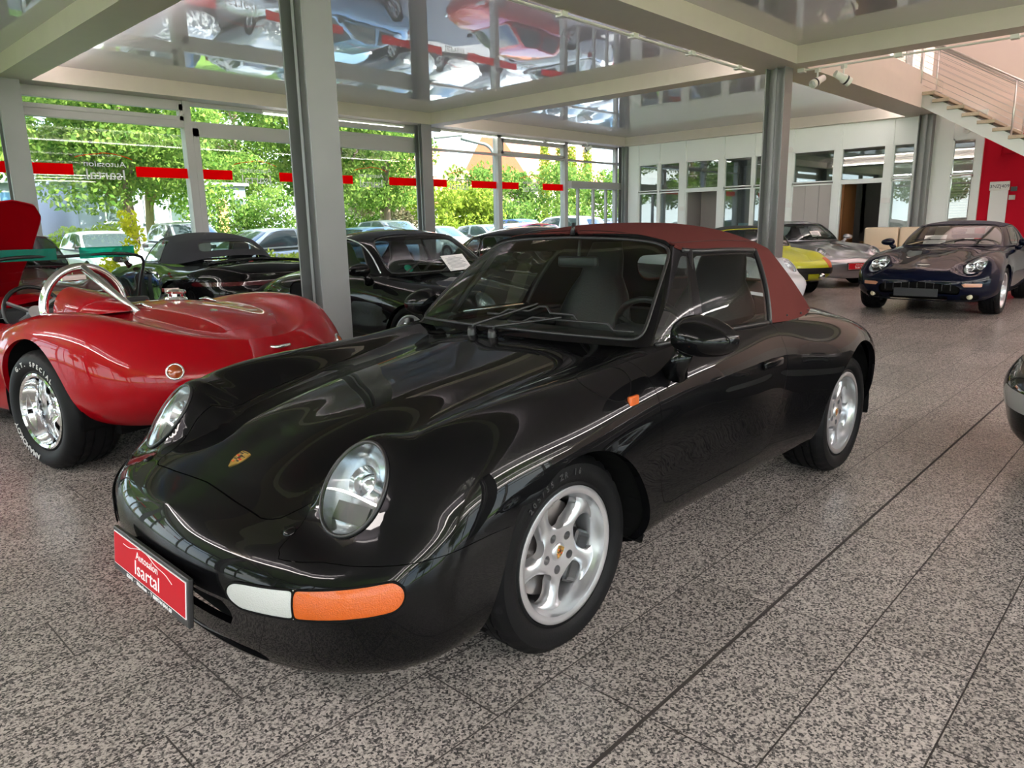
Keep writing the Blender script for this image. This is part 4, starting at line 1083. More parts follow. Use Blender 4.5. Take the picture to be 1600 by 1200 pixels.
    # sill below the door
    for s in (-1, 1):
        r, n0 = hit(bvh, (1.205, 3*s, .765), (0, -s, 0))
        b = bmesh.new(); box(b, -.026, .026, -.006, .008, -.018, .018, Matrix.Translation(r), bev=.005); fin('side_repeater', b, M_amber, root, True, 50)
        # fuel flap / cap joint
        pts = []
        for a in np.linspace(0, 2*math.pi, 49)[:-1]:
            q = bvh.ray_cast(Vector((1.16+.105*math.cos(a), s*.70+.075*math.sin(a), 2)), Vector((0, 0, -1)))
            pts.append(q[0]+q[1]*.0002)
        if s < 0: ring_tube(root, 'fuel_flap_joint', pts, .0016, M_matte, seg=6)
        # bumper jet cap
        q = hit(bvh, (-1, s*.455, .575), (1, 0, 0))
        if q[0]:
            b = bmesh.new(); lathe(b, [(.001, .006), (.014, .005), (.017, .0)], 20, Matrix.Translation(q[0]) @ q[1].to_track_quat('Y', 'Z').to_matrix().to_4x4()); fin('washer_cap', b, PB, root, True)
    # front boot emblem
    q = bvh.ray_cast(Vector((.262, 0, 2)), Vector((0, 0, -1)))
    crest(hood, q[0], q[1], (1, 0, .5), .031)
    body = sfin('body', bm, PB, root, 42)
    # cowl vents
    for k in range(5):
        y = -.12+k*.12
        p = [bvh.ray_cast(Vector((x, yy, 2)), Vector((0, 0, -1))) for x, yy in ((1.408, y), (1.408, y+.105), (1.44, y+.105), (1.44, y))]
        b = bmesh.new(); b.faces.new([b.verts.new(a[0]+a[1]*.002) for a in p]); fin('cowl_vent', b, M_matte, root)
    liners(root, ws, .78, .40); undertray(root, .45, 3.60, .66, .22, .42, cuts=ws)
    # greenhouse
    wall, cap = cap_grid(HB, HT, HS, nu=140, nv=22, nw=20, bulge=.016, capbulge=1)
    for s in (1, -1):
        b, at = wall_bm(wall, s)
        U = 9.
        uv = lambda v: (at[v][0]*U, at[v][1])
        # side glass
        f = sdf_poly([(3.72, .03), (4.92, .03), (4.92, .94), (3.22, .94)]); fr = lambda v: f(*uv(v)); 
        sg, sa = take(b, cut(b, fr, at), at)
        sg.normal_update(); o = sfin('side_window', sg, glass('side glass', (.58, .65, .63), .4), root)
        tri = sdf_poly([(2.74, .06), (3.56, .06), (3.08, .93), (2.86, .93)])
        qg, _ = take(b, cut(b, lambda v: tri(*uv(v)), at), at)
        sfin('quarter_window', qg, M_dark, root)
        fabric = cut(b, lambda v: (5.06-uv(v)[0]), at)
        fb, fa = take(b, fabric, at)
        f2 = rrect(7.75, 9.6, .22, .80, .1, .5, .4)
        rw, _ = take(fb, cut(fb, lambda v: f2(fa[v][0]*U, fa[v][1]), fa), fa)
        wsf = rrect(-3, 2.42, .055, .955, .07, .42, .45)
        # tell halves apart by side, joined below
        if s == 1: FAB, RWN, WFR = fb, rw, b; WFA = at
        else: merge(FAB, fb); merge(RWN, rw); merge(WFR, b); 
        if s == 1:
            pass
    # windshield: whole wall front, cut again on the merged mesh in space
    bmesh.ops.remove_doubles(WFR, verts=WFR.verts[:], dist=.0004); bmesh.ops.remove_doubles(FAB, verts=FAB.verts[:], dist=.0004); bmesh.ops.remove_doubles(RWN, verts=RWN.verts[:], dist=.0004)
    # (u,v) by nearest wall vertex
    from mathutils.kdtree import KDTree
    kd = KDTree(wall.shape[0]*wall.shape[1]); k = 0; ids = []
    for i in range(wall.shape[0]):
        for j in range(wall.shape[1]): kd.insert(Vector(wall[i, j]), k); ids.append((i, j)); k += 1
    kd.balance()
    def uvof(co):
        r = kd.find_n(Vector((co.x, abs(co.y), co.z)), 3); w = [1/(q[2]+1e-5) for q in r]; sw = sum(w)
        return (sum(ids[q[1]][0]*a for q, a in zip(r, w))/sw/(wall.shape[0]-1)*9, sum(ids[q[1]][1]*a for q, a in zip(r, w))/sw/(wall.shape[1]-1))
    ws_ = take(WFR, cut(WFR, lambda v: wsf(*uvof(v.co)))); 
    L = order_loop(ws_); wso = sfin('windshield', ws_, M_wind, root)
    if L: ring_tube(wso, 'windshield_seal', resample(L[0], 160), .007, M_trim)
    bmesh.ops.recalc_face_normals(WFR, faces=WFR.faces[:])
    fo = sfin('windshield_frame', WFR, PB, root, 60)
    # roof cap in fabric, front strip belongs to the frame
    C = bmesh.new()
    for s in (1, -1):
        V = [[C.verts.new((p[0], p[1]*s, p[2])) for p in row] for row in cap]
        for i in range(cap.shape[0]-1):
            for j in range(cap.shape[1]-1):
                q = (V[i][j], V[i+1][j], V[i+1][j+1], V[i][j+1]); 
                try: C.faces.new(q if s > 0 else q[::-1])
                except ValueError: pass
    bmesh.ops.remove_doubles(C, verts=C.verts[:], dist=.0004)
    merge(FAB, C); C.free(); bmesh.ops.remove_doubles(FAB, verts=FAB.verts[:], dist=.0006)
    bmesh.ops.recalc_face_normals(FAB, faces=FAB.faces[:]); bmesh.ops.dissolve_degenerate(FAB, dist=.0002, edges=FAB.edges[:])
    if sum(f.normal.z for f in FAB.faces) < 0: bmesh.ops.reverse_faces(FAB, faces=FAB.faces[:])
    FAB.normal_update()
    inner = FAB.copy()
    for v in FAB.verts: v.co += v.normal*.010
    gap(FAB, .0, .012)
    fab = sfin('soft_top', FAB, PB if coupe else mat('maroon canvas', (.120, .032, .028), .92, spec=.06, bump=.35, bscale=700, noise=.10, nscale=5), root, 50)
    for v in inner.verts: v.co -= v.normal*.012
    sfin('headliner', inner, M_matte, fab)
    sfin('rear_window', RWN, M_wind, fab)
    bvf = BVHTree.FromObject(fab, bpy.context.evaluated_depsgraph_get()) if False else None
    # seams and press studs on the canvas
    for s in (-1, 1):
        for (x, z) in ((2.52, .905), (2.70, .895), (2.88, .90)):
            j = int(np.argmin(np.abs(wall[:, 1, 0]-x)+10*(wall[:, 1, 1] < .3))); p = wall[j, 1]; c = Vector((p[0], s*(p[1]+.014), p[2]+.012))
            b = bmesh.new(); lathe(b, [(.001, .004), (.004, .003), (.005, -.002)], 12, Matrix.Translation(c) @ Vector((0, s, .2)).to_track_quat('Y', 'Z').to_matrix().to_4x4()); fin('press_stud', b, M_trim, fab, True)
        i0 = int((5.15/9)*(cap.shape[0]-1))
        top = [Vector((cap[i, 2][0], s*cap[i, 2][1], cap[i, 2][2]+.0125)) for i in range(int(2.9/9*139), int(7.6/9*139))]
        ring_tube(fab, 'canvas_seam', top, .0022, mat('maroon thread', (.05, .012, .01), .9), closed=False, seg=6)
        bp_ = [Vector((wall[int(5.06/9*139), j][0], s*(wall[int(5.06/9*139), j][1]), wall[int(5.06/9*139), j][2])) for j in range(22)]
        ring_tube(root, 'window_seal', bp_, .012, M_trim, closed=False)
        rail = [Vector((wall[i, 21][0], s*wall[i, 21][1], wall[i, 21][2])) for i in range(int(2.9/9*139), int(5.1/9*139))]
        ring_tube(root, 'window_seal', rail, .011, M_trim, closed=False)
        rail = [Vector((wall[i, 0][0], s*(wall[i, 0][1]+.003), wall[i, 0][2]+.004)) for i in range(int(2.9/9*139), int(5.1/9*139))]
        ring_tube(root, 'belt_trim', rail, .009, M_trim, closed=False)
        A = Vector(wall[int(3.62/9*139), 0]); B = Vector(wall[int(3.12/9*139), 21]); A.y *= s; B.y *= s; ring_tube(root, 'window_divider', [A, B], .013, M_trim, closed=False)
    # antenna stub on the screen header
    b = bmesh.new(); tube(b, [(1.875, .0, 1.275), (1.885, 0, 1.325)], [.011, .007], 10); fin('antenna', b, M_trim, root, True)
    # mirrors
    mirror_shape(root, 1.455, -.895, .948, -1, PB, .12, .115, .072, (.05, -.13)); mirror_shape(root, 1.70, .81, .945, 1, PB, .12, .09, .072, (.03, -.11))
    # wipers
    def onws(u, v, s, off):
        i = int(u/9*139); p = wall[i, int(v*21)]; q = Vector((p[0], s*p[1], p[2])); return q+Vector((-.7, 0, .7))*off
    for s0, (ua, sa), (ub, sb), piv in ((1, (.6, 1), (1.9, -1), (1.40, .16, .89)), (2, (.2, -1), (2.35, -1), (1.40, .04, .89))):
        def ws_pt(y, v, off):
            s = 1 if y >= 0 else -1; cand = wall[:int(3.2/9*139), int(v*21)]; i = int(np.argmin(np.abs(cand[:, 1]-abs(y)))); p = cand[i]; return Vector((p[0], y, p[2]))+Vector((-.7, 0, .7))*off
        y0, y1 = (.12, -.42) if s0 == 1 else (-.02, -.58)
        bl = [ws_pt(y, .10+.09*math.sin((y-y0)/(y1-y0)*math.pi)+(.05 if s0 == 1 else 0), .018) for y in np.linspace(y0, y1, 16)]
        w = empty('wiper', (0, 0, 0), 0, root)
        ring_tube(w, 'wiper_blade', bl, .005, M_trim, closed=False)
        ring_tube(w, 'wiper_arm', [Vector(piv), Vector(piv)+Vector((.0, -.02, .03)), bl[7]+Vector((-.012, 0, .012))], [.012, .007, .004], M_trim, closed=False)
        b = bmesh.new(); lathe(b, [(.001, .02), (.016, .018), (.02, 0), (.02, -.03)], 14, Matrix.Translation(piv) @ Matrix.Rotation(math.pi/2, 4, 'X')); fin('wiper_pivot', b, M_trim, w, True)
    # interior
    b = bmesh.new(); box(b, 1.55, 2.9, -.66, .66, .22, .28); box(b, 1.5, 2.7, -.70, -.64, .25, .85); box(b, 1.5, 2.7, .64, .70, .25, .85); box(b, 2.68, 2.78, -.60, .60, .25, .86); box(b, 2.55, 3.0, -.1, .1, .25, .55)
    fin('cabin_tub', b, mat('cabin trim', (.012, .013, .015), .6), root)
    b = bmesh.new(); box(b, 1.50, 1.92, -.64, .64, .60, .865, bev=.05); box(b, 1.84, 1.96, -.52, -.22, .72, .90, bev=.04); fin('dashboard', b, mat('cabin trim', (.012, .013, .015), .6), root, True, 50)
    seat(root, 2.36, -.35, M_leather, .30, .80, .24, .26); seat(root, 2.36, .35, M_leather, .30, .80, .24, .26)
    steering(root, 1.99, -.36, .83, .19, M_trim, -.4)
    b = bmesh.new(); box(b, 1.90, 1.93, -.11, .11, 1.13, 1.18, bev=.012); tube(b, [(1.92, 0, 1.18), (1.93, 0, 1.25)], .008, 6); fin('rear_view_mirror', b, M_trim, root, True, 50)
    # tail lamps band
    for s in (-1, 1):
        L = []
    # dealer plate
    if not coupe:
        dealer_plate(root, frame((-.045, -.04, .408), (0, -1, 0), (.10, 0, 1)), .50, .10)
        b = bmesh.new(); box(b, -.03, .06, -.15, .15, .36, .44); fin('plate_bracket', b, M_matte, root)
    return bvh
R16 = .205
root = empty('convertible_car', (HX, HY, 0)); tag(root, 'glossy black convertible with maroon canvas roof and red dealer plate, nearest car in the hall', 'car')
hero(root, M_black)
cup = style_cup(.205)
for (x, s) in ((.935, -1), (.935, 1), (3.205, -1), (3.205, 1)):
    w_ = .205 if x < 2 else .245
    y_ = (.632 if x < 2 else .642)*s
    o = wheel(root, x, y_, .318, .2075, w_, cup, 'cup%d' % (x > 2), M_alu, s, steer=0, spin=.5 if s < 0 and x < 2 else .2, depth=.022)
    crest(o, (0, -w_/2*.93+.022-.003+.012, 0), (0, -1, 0), (0, 0, 1), .019)
# raised lettering on the near front tyre
fw = [c for c in root.children if c.name.startswith('wheel') and c.type == 'MESH' and c.location.y < 0 and c.location.x < 2][0]
def ring_text(parent, s, r, a0, step, size, y, m, name='tyre_lettering', flip=1):
    for i, ch in enumerate(s):
        if ch == ' ': continue
        a = a0-step*i*flip; M = Matrix(((1, 0, 0, 0), (0, 0, -1, 0), (0, 1, 0, 0), (0, 0, 0, 1)))
        M = Matrix.Translation((r*math.cos(a), y, r*math.sin(a))) @ Matrix.Rotation(-(a-math.pi/2), 4, 'Y') @ M
        txt(name, ch, size, m, parent, M, ext=.0012, bold=.0006)
ring_text(fw, '205/55 ZR 16', .268, 2.3+.5, .082, .026, -.1095, mat('tyre letter', (.035, .035, .037), .5))
# ================= other cars
def gcar(root, sp, PB, lod=1.0, closed=True):
    """body shell, wheel openings, greenhouse from a table of sections"""
    NC = int(110*lod); NR = int(46*lod)
    G = body_grid(sp['st'], sp['L'], nose=sp.get('nose', (.42, 2.3)), tail=sp.get('tail', (.5, 2.3)), npush=sp.get('np'), tpush=sp.get('tp'), NC=NC, NR=NR, fair=sp.get('fair', 5))
    bm = grid_bm(G); bvh = BVHTree.FromBMesh(bm); sp['bvh'] = bvh
    arches(bm, sp['ws'])
    if 'B' in sp and not sp.get('solid'):
        P = [(p[0]+(.07 if p[0] < sp['B'][len(sp['B'])//2][0] else -.05), p[1]-.06) for p in sp['B'] if p[1] > .1]
        P = [(P[0][0], -P[0][1])]+P; Q = P[1:]+[(x, -y) for x, y in P[::-1] if y > 0]
        ins = sdf_poly(Q); bmesh.ops.delete(bm, geom=cut(bm, lambda v: max(ins(v.co.x, v.co.y), sp.get('zc', .72)-v.co.z)), context='FACES')
    for nm, fn, m, push, lab in sp.get('patch', []):
        pt = take(bm, cut(bm, fn)); pt.normal_update()
        for v in pt.verts: v.co += v.normal*push
        if push > 0: gap(pt, 0, push+.01)
        halves = [pt]
        if nm in ('side_intake', 'turn_signal', 'fog_recess'): halves = [take(pt, [q for q in pt.faces if q.calc_center_median().y < 0]), pt]
        for hf in halves:
            if not hf.faces: hf.free(); continue
            bmesh.ops.delete(hf, geom=[v for v in hf.verts if not v.link_faces], context='VERTS')
            o = sfin(nm, hf, m, root, 45)
            if lab: o['label'] = lab
    for hl in sp.get('lamps', []):
        for s in (-1, 1): headlamp(root, bm, (hl[0], s*hl[1], hl[2]), hl[3], hl[4] if len(hl) > 4 and hl[4] else (0, 1, 0), hl[5], hl[6], s, lens=M_lens, parts=lod >= .6, ring=PB if sp.get('ringpaint') else M_trim)
    for nm, pn in sp.get('panels', []):
        for s in ((-1, 1) if nm == 'door' else (0,)):
            if nm == 'door': fn = lambda v: max(pn(v.co.x, v.co.z), sp.get('dy', .5)-v.co.y*s)
            else: fn = lambda v: max(pn(v.co.x, abs(v.co.y)), .48-v.co.z)
            d = take(bm, cut(bm, fn)); 
            if len(d.faces): gap(d, .0025, .015); sfin(nm, d, PB, root, 40)
            else: d.free()
    body = sfin('body', bm, PB, root, 42)
    liners(root, sp['ws'], sp.get('ly', .78), .42); undertray(root, sp.get('u0', .4), sp['L']-.4, sp.get('uw', .70), .2, .44, cuts=sp['ws'])
    if 'B' in sp:
        wall, cap = cap_grid(sp['B'], sp['T'], sp['S'], nu=int(100*lod), nv=int(16*max(lod, .6)), nw=int(14*max(lod, .6)), bulge=sp.get('bulge', .02), capbulge=1)
        U = len(sp['B'])-1; parts = {}; rest = {1: None, 2: None}
        fab_u = sp.get('fabric_u', 99)
        for s in (1, -1):
            b, at = wall_bm(wall, s)
            for (nm, u0, u1, v0, v1, r, su, sv, m) in sp['win']:
                f = rrect(u0, u1, v0, v1, r, su, sv)
                t, ta = take(b, cut(b, lambda v: f(at[v][0]*U, at[v][1]), at), at)
                key = nm if (u0 < 0 or u1 > U) else nm+str(s)
                if key in parts: merge(parts[key][0], t); t.free()
                else: parts[key] = (t, nm, m)
            if rest[1] is None: rest[1] = bmesh.new()
            if rest[2] is None: rest[2] = bmesh.new()
            if fab_u < 50:
                fb, _ = take(b, cut(b, lambda v: fab_u-at[v][0]*U, at), at); merge(rest[2], fb); fb.free()
            merge(rest[1], b); b.free()
            C = bmesh.new(); V = [[C.verts.new((p[0], p[1]*s, p[2])) for p in row] for row in cap]
            for i in range(cap.shape[0]-1):
                for j in range(cap.shape[1]-1):
                    q = (V[i][j], V[i+1][j], V[i+1][j+1], V[i][j+1])
                    try: C.faces.new(q if s > 0 else q[::-1])
                    except ValueError: pass
            merge(rest[2 if sp.get('capfab') else 1], C); C.free()
        for k, (t, nm, m) in parts.items():
            bmesh.ops.remove_doubles(t, verts=t.verts[:], dist=.0005); bmesh.ops.recalc_face_normals(t, faces=t.faces[:]); L = order_loop(t); o = sfin(nm, t, m, root)
            if L and lod >= .6: ring_tube(o, 'window_seal', resample(L[0], 90), .007, M_trim if not sp.get('chrome_seal') else M_chrome)
        for q, nm, m in ((1, 'roof', PB), (2, 'soft_top', sp.get('roofmat', M_trim))):
            t = rest[q]
            if t is None or not t.faces: continue
            bmesh.ops.remove_doubles(t, verts=t.verts[:], dist=.0006); bmesh.ops.dissolve_degenerate(t, dist=.0002, edges=t.edges[:]); bmesh.ops.recalc_face_normals(t, faces=t.faces[:])
            if q == 2: 
                if sum(f.normal.z*f.calc_area() for f in t.faces) < 0: bmesh.ops.reverse_faces(t, faces=t.faces[:])
                t.normal_update()
                for v in t.verts: v.co += v.normal*.008
            sfin(nm, t, m if not (q == 1 and sp.get('framemat')) else sp['framemat'], root, 50)
        if not sp.get('solid'):
            x0, x1 = sp['cab']; zt = sp['B'][3][2]-.03; wy = sp['B'][4][1]-.02
            b = bmesh.new(); box(b, x0, x1, -wy, wy, .22, .27); box(b, x0, x1, -wy-.03, -wy+.03, .25, zt-.02); box(b, x0, x1, wy-.03, wy+.03, .25, zt-.02); box(b, x1-.05, x1, -wy+.04, wy-.04, .25, zt)
            fin('cabin_tub', b, mat('cabin trim', (.012, .013, .015), .6), root)
            b = bmesh.new(); box(b, x0, x0+.42, -wy+.04, wy-.04, .55, zt-.005, bev=.04); fin('dashboard', b, sp.get('dash', mat('cabin trim', (.012, .013, .015), .6)), root, True, 50)
            sm = sp.get('seatmat', M_leather)
            for y in (-.36, .36): seat(root, x0+.95, y, sm, .28, .78, .24, .24)
            steering(root, x0+.55, -.36, zt-.05, .18, M_trim, -.4)
            b = bmesh.new(); box(b, sp['T'][0][0]+.06, sp['T'][0][0]+.09, -.10, .10, sp['T'][0][2]-.11, sp['T'][0][2]-.06, bev=.01); fin('rear_view_mirror', b, M_trim, root)
    return bvh
def place(o, px, py, hd, xf):
    """put local (xf,0) at world (px,py) with the nose pointing to heading hd (degrees)"""
    a = math.radians(hd-180); o.rotation_euler = (0, 0, a); o.location = (px-math.cos(a)*xf, py-math.sin(a)*xf, 0)
def wheels(root, sp, R, rr, wF, wR, style, key, m, steer=0, yF=None, yR=None, depth=.025, lod=1):
    for i, (wx, wz, wr) in enumerate(sp['ws']):
        for s in (-1, 1):
            w = wF if i == 0 else wR; y = (yF if i == 0 else yR)-w/2
            wheel(root, sp.get('axles', (sp['ws'][0][0], sp['ws'][1][0]))[i], s*y, R, rr, w, style, key+('f' if i == 0 else 'r'), m, s, steer if i == 0 else 0, depth=depth, spin=.3)
def wipers(root, wall_pt, m=M_trim):
    pass
def simple_wiper(root, x0, z0, x1, z1):
    """two wiper arms lying on the lower screen"""
    for y0, y1 in ((.1, -.45), (.55, .0)):
        w = empty('wiper', (0, 0, 0), 0, root)
        ring_tube(w, 'wiper_blade', [(x0+(x1-x0)*.22, y, z0+(z1-z0)*.22+.01) for y in np.linspace(y0-.02, y1, 8)], .007, M_trim, closed=False)
        ring_tube(w, 'wiper_arm', [(x0-.02, y0, z0+.01), (x0+(x1-x0)*.22, (y0+y1)/2, z0+(z1-z0)*.22+.02)], .007, M_trim, closed=False)
def sheet(world, n, up, w=.21, h=.297, lab='', nm='price_sheet'):
    """paper sheet with grey print lines"""
    n = Vector(n).normalized(); up = Vector(up); up = (up-n*up.dot(n)).normalized(); xa = up.cross(n)
    M = frame(world, xa, up); b = bmesh.new(); box(b, -w/2, w/2, -h/2, h/2, 0, .001)
    for v in b.verts: v.co = M @ v.co
    o = fin(nm, b, mat('paper', (.85, .84, .82), .7)); tag(o, lab, 'sheet')
    b = bmesh.new()
    for k in range(10):
        y = h*.36-k*h*.075; ww = w*(.40 if k else .2)*(1-.15*(k*37 % 5)/5); box(b, -ww, ww if k % 3 else ww*.6, y-.0025, y+.0025, .001, .0016)
    for v in b.verts: v.co = M @ v.co
    fin('print_lines', b, mat('print grey', (.3, .3, .32), .7), o); return o
def scaled(st, kx=1., ky=1., kz=1., edit=None):
    return {x*kx: [(y*ky, z*kz) for y, z in v] for x, v in st.items()}
def spec911(L=4.45, W=1.0, lampround=False, cab=False, wide=0., tail_z=0.):
    kx = L/4.245; st = scaled(HST, kx, 1+.02+wide)
    B = [(1.42,0,.888),(1.44,.30,.886),(1.51,.56,.884),(1.62,.665,.886),(2.1,.715,.90),(2.62,.71,.905),(2.95,.66,.90),(3.28,.55,.905),(3.52,.36,.93),(3.60,0,.945)]
    T = [(1.93,0,1.262),(1.94,.28,1.255),(1.97,.46,1.235),(2.03,.54,1.20),(2.3,.575,1.215),(2.65,.57,1.20),(2.80,.55,1.185),(2.92,.48,1.19),(2.99,.28,1.21),(3.02,0,1.215)]
    S_ = [(1.93,1.262),(2.0,1.28),(2.35,1.305),(2.75,1.275),(3.02,1.215)]
    sp = dict(st=st, L=L, B=B, T=T, S=S_, np=NPUSH, tp=TPUSH, nose=(.42, 2.3), tail=(.8, 2.2), ws=[(.95*kx, .31, .365), (3.19*kx, .32, .375)], axles=(.95*kx, 3.19*kx), cab=(1.56, 2.95),
              win=[('windshield', -3, 2.6, .05, .95, .08, .42, .42, M_wind), ('side_window', 3.4, 4.85, .06, .93, .05, .5, .35, M_dark), ('rear_side_window', 4.95, 6.3, .10, .90, .08, .35, .35, M_dark), ('rear_window', 7.2, 12, .12, .90, .08, .35, .55, M_dark)],
              lamps=[(.315, .585, .69, (.62, 0, .79), None, .125, .105)],
              panels=[('hood', sdf_poly([(.17,-1),(.17,.33),(.2,.385),(.55,.44),(.95,.475),(1.40,.52),(1.42,-1)])), ('door', sdf_poly([(1.39,1.0),(1.39,.40),(1.45,.36),(2.15,.36),(2.33,.52),(2.40,.74),(2.40,1.0)]))])
    if cab:
        sp['B'] = [(1.42,0,.888),(1.44,.30,.886),(1.51,.56,.884),(1.62,.665,.886),(2.05,.715,.90),(2.50,.71,.905),(2.85,.70,.90),(3.18,.60,.92),(3.42,.38,.975),(3.50,0,1.0)]
        sp['T'] = [(1.93,0,1.262),(1.94,.28,1.255),(1.97,.46,1.235),(2.03,.54,1.20),(2.25,.575,1.215),(2.5,.57,1.20),(2.68,.55,1.185),(2.84,.48,1.19),(2.98,.28,1.20),(3.02,0,1.205)]
        sp['win'] = [('windshield', -3, 2.6, .05, .95, .08, .42, .42, M_wind), ('side_window', 3.4, 5.0, .05, .93, .10, .5, .35, glass('clear car glass', (.8, .86, .84))), ('rear_window', 7.7, 12, .30, .86, .10, .40, .5, M_wind)]
        sp['fabric_u'] = 5.1; sp['capfab'] = True
    return sp
def mirrors911(root, PB, x=1.56, y=.93, z=.95):
    for s in (-1, 1): mirror_shape(root, x, s*y, z, s, PB, .10, .11, .062, (.05, -.11))
def handle(root, bvh, x, z, PB):
    for s in (-1, 1):
        h0, n0 = hit(bvh, (x, 3*s, z), (0, -s, 0))
        if h0 is None: continue
        b = bmesh.new(); box(b, -.09, .09, -.012, .012, -.013, .013, Matrix.Translation(h0+Vector((0, s*.018, 0))), bev=.009); fin('door_handle', b, PB, root, True, 50)
        b = bmesh.new(); A = [b.verts.new(h0+Vector((.075*math.cos(a), s*.003, -.006+.035*math.sin(a)))) for a in np.linspace(0, 2*math.pi, 25)[:-1]]; b.faces.new(A); fin('handle_recess', b, M_matte, root)
# ---- black coupe with side intakes behind the big column (nose towards the convertible)
r = empty('coupe_car'); tag(r, 'black coupe with paper sheet in the windscreen, behind the big front column', 'car')
sp = spec911(4.45, wide=.045); 
inl = rrect(2.62, 2.92, .60, .80, .06)
sp['patch'] = [('side_intake', lambda v: max(inl(v.co.x-(v.co.z-.7)*.25, v.co.z), .5-abs(v.co.y)), M_matte, -.012, None)]
bv = gcar(r, sp, M_black)
ST_T = style_spokes(.235, 5, .020, .012, .06, .92, twin=.16); wheels(r, sp, .335, .236, .24, .30, ST_T, 'turbo', M_alu, yF=.86, yR=.90)
mirrors911(r, M_black, 1.60, .95, .95); handle(r, bv, 2.27, .76, M_black); simple_wiper(r, 1.45, .9, 1.93, 1.25)
place(r, 4.80, 4.92, 269, .99)
b = bmesh.new(); tube(b, [(2.1, 0, 1.30), (2.55, .0, 1.36)], .003, 5); fin('antenna', b, M_trim, r)
for s in (-1, 1):
    rail = [(x, s*y, z) for x, y, z in dens([(1.66, .665, .91), (2.0, .60, 1.15), (2.3, .585, 1.222), (2.7, .575, 1.205), (3.0, .60, 1.08), (3.15, .62, .95)], 5)]
    ring_tube(r, 'window_trim', rail, .008, M_chrome, closed=False)
mw = r.matrix_world if 0 else Matrix.Translation(r.location) @ Matrix.Rotation(r.rotation_euler.z, 4, 'Z')
sheet(mw @ Vector((1.50, -.14, .975)) , (mw.to_3x3() @ Vector((-.72, 0, .70))), (mw.to_3x3() @ Vector((.7, .05, .72))), .30, .20, 'white printed sheet behind the windscreen of the black coupe beside the column')
b = bmesh.new(); lathe(b, [(.001, 0), (.045, 0), (.045, .002), (.001, .002)], 24, mw @ Matrix.Translation((1.55, .42, .945)) @ Vector((-.7, .1, .7)).to_track_quat('Y', 'Z').to_matrix().to_4x4()); tag(fin('sticker', b, mat('green sticker', (.02, .35, .22), .4)), 'round green sticker in the lower corner of the coupe windscreen', 'sticker')
# ---- second black coupe, mostly hidden behind the convertible
r2 = empty('coupe_car'); tag(r2, 'black coupe half hidden directly behind the windscreen of the maroon-roofed convertible', 'car')
sp2 = spec911(4.43, wide=.0); bv = gcar(r2, sp2, M_black, .8); wheels(r2, sp2, .325, .22, .225, .26, style_spokes(.22, 5, .028, .016, .06, .92), 'five', M_alu, yF=.84, yR=.85); mirrors911(r2, M_black, 1.6, .90, .95)
place(r2, 7.05, 5.0, 268, .99)
# ---- white car, nose corner behind the soft top
r3 = empty('sports_car'); tag(r3, 'white sports car whose nose shows past the maroon soft top', 'car')
M_wp = paint('white paint', (.72, .73, .76)); sp3 = spec911(4.43, wide=.0); sp3['ringpaint'] = True
sp3['roofmat'] = M_trim; sp3['lamps'] = [(.34, .585, .70, (.66, 0, .75), None, .13, .10)]
gcar(r3, sp3, M_wp, .8); wheels(r3, sp3, .325, .22, .225, .26, style_spokes(.22, 5, .028, .016, .06, .92), 'five', M_trim, yF=.84, yR=.85)
place(r3, 9.66, 4.95, 263, .99)
# ---- black soft-top car at the window, tail towards the camera
r4 = empty('convertible_car'); tag(r4, 'black soft-top convertible seen from behind at the glass front, louvred rear lid', 'car')
sp4 = spec911(4.52, cab=True, wide=.05); sp4['roofmat'] = mat('black canvas', (.018, .019, .024), .85, bump=.3, bscale=700)
sp4['tp'] = [(.28, .16), (.40, .06), (.50, .0), (.60, .0), (.68, .06), (.85, .10)]
for k in list(sp4['st']):
    if k > 3.3:   # fuller tail
        t = min(1, (k-3.3)/.9); sp4['st'][k] = [(y, z+(.19*t if i >= 4 else .10*t if i == 3 else 0)) for i, (y, z) in enumerate(sp4['st'][k])]
sp4['ws'] = [(1.0, .32, .37), (3.42, .33, .385)]; sp4['axles'] = (1.0, 3.42); sp4['cab'] = (1.56, 2.75)
bar = rrect(-.88, .88, .655, .705, .02)
sp4['patch'] = [('tail_light', lambda v: max(bar(v.co.y, v.co.z), 3.9-v.co.x), mat('dark red light bar', (.06, .004, .006), .15, coat=1), .006, None)]
bv4 = gcar(r4, sp4, M_black)
ST_M = style_spokes(.245, 10, .010, .008, .05, .94); wheels(r4, sp4, .345, .248, .245, .30, ST_M, 'multi', M_alu, yF=.86, yR=.91); mirrors911(r4, M_black, 1.62, .95, .96)
for k in range(19):
    y = -.54+k*.06; a = [bv4.ray_cast(Vector((x, y+(x-3.62)*.06, 2)), Vector((0, 0, -1))) for x in np.linspace(3.60, 3.84, 5)]
    if all(q[0] is not None for q in a): ring_tube(r4, 'louvre', [q[0]+q[1]*.004 for q in a], .012, M_matte if k != 9 else M_redl, closed=False, seg=6)
q = [bv4.ray_cast(Vector((3.98, y, 2)), Vector((0, 0, -1))) for y in np.linspace(-.62, .62, 13)]
if all(a[0] is not None for a in q): ring_tube(r4, 'rear_spoiler', [a[0]+Vector((0, 0, .035)) for a in q], .02, M_black, closed=False)
b = bmesh.new(); box(b, 4.40, 4.44, -.28, .28, .42, .54, bev=.005); fin('rear_plate', b, M_trim, r4); handle(r4, bv4, 2.3, .78, M_black)
place(r4, 4.75, 9.62, 87, 3.42)
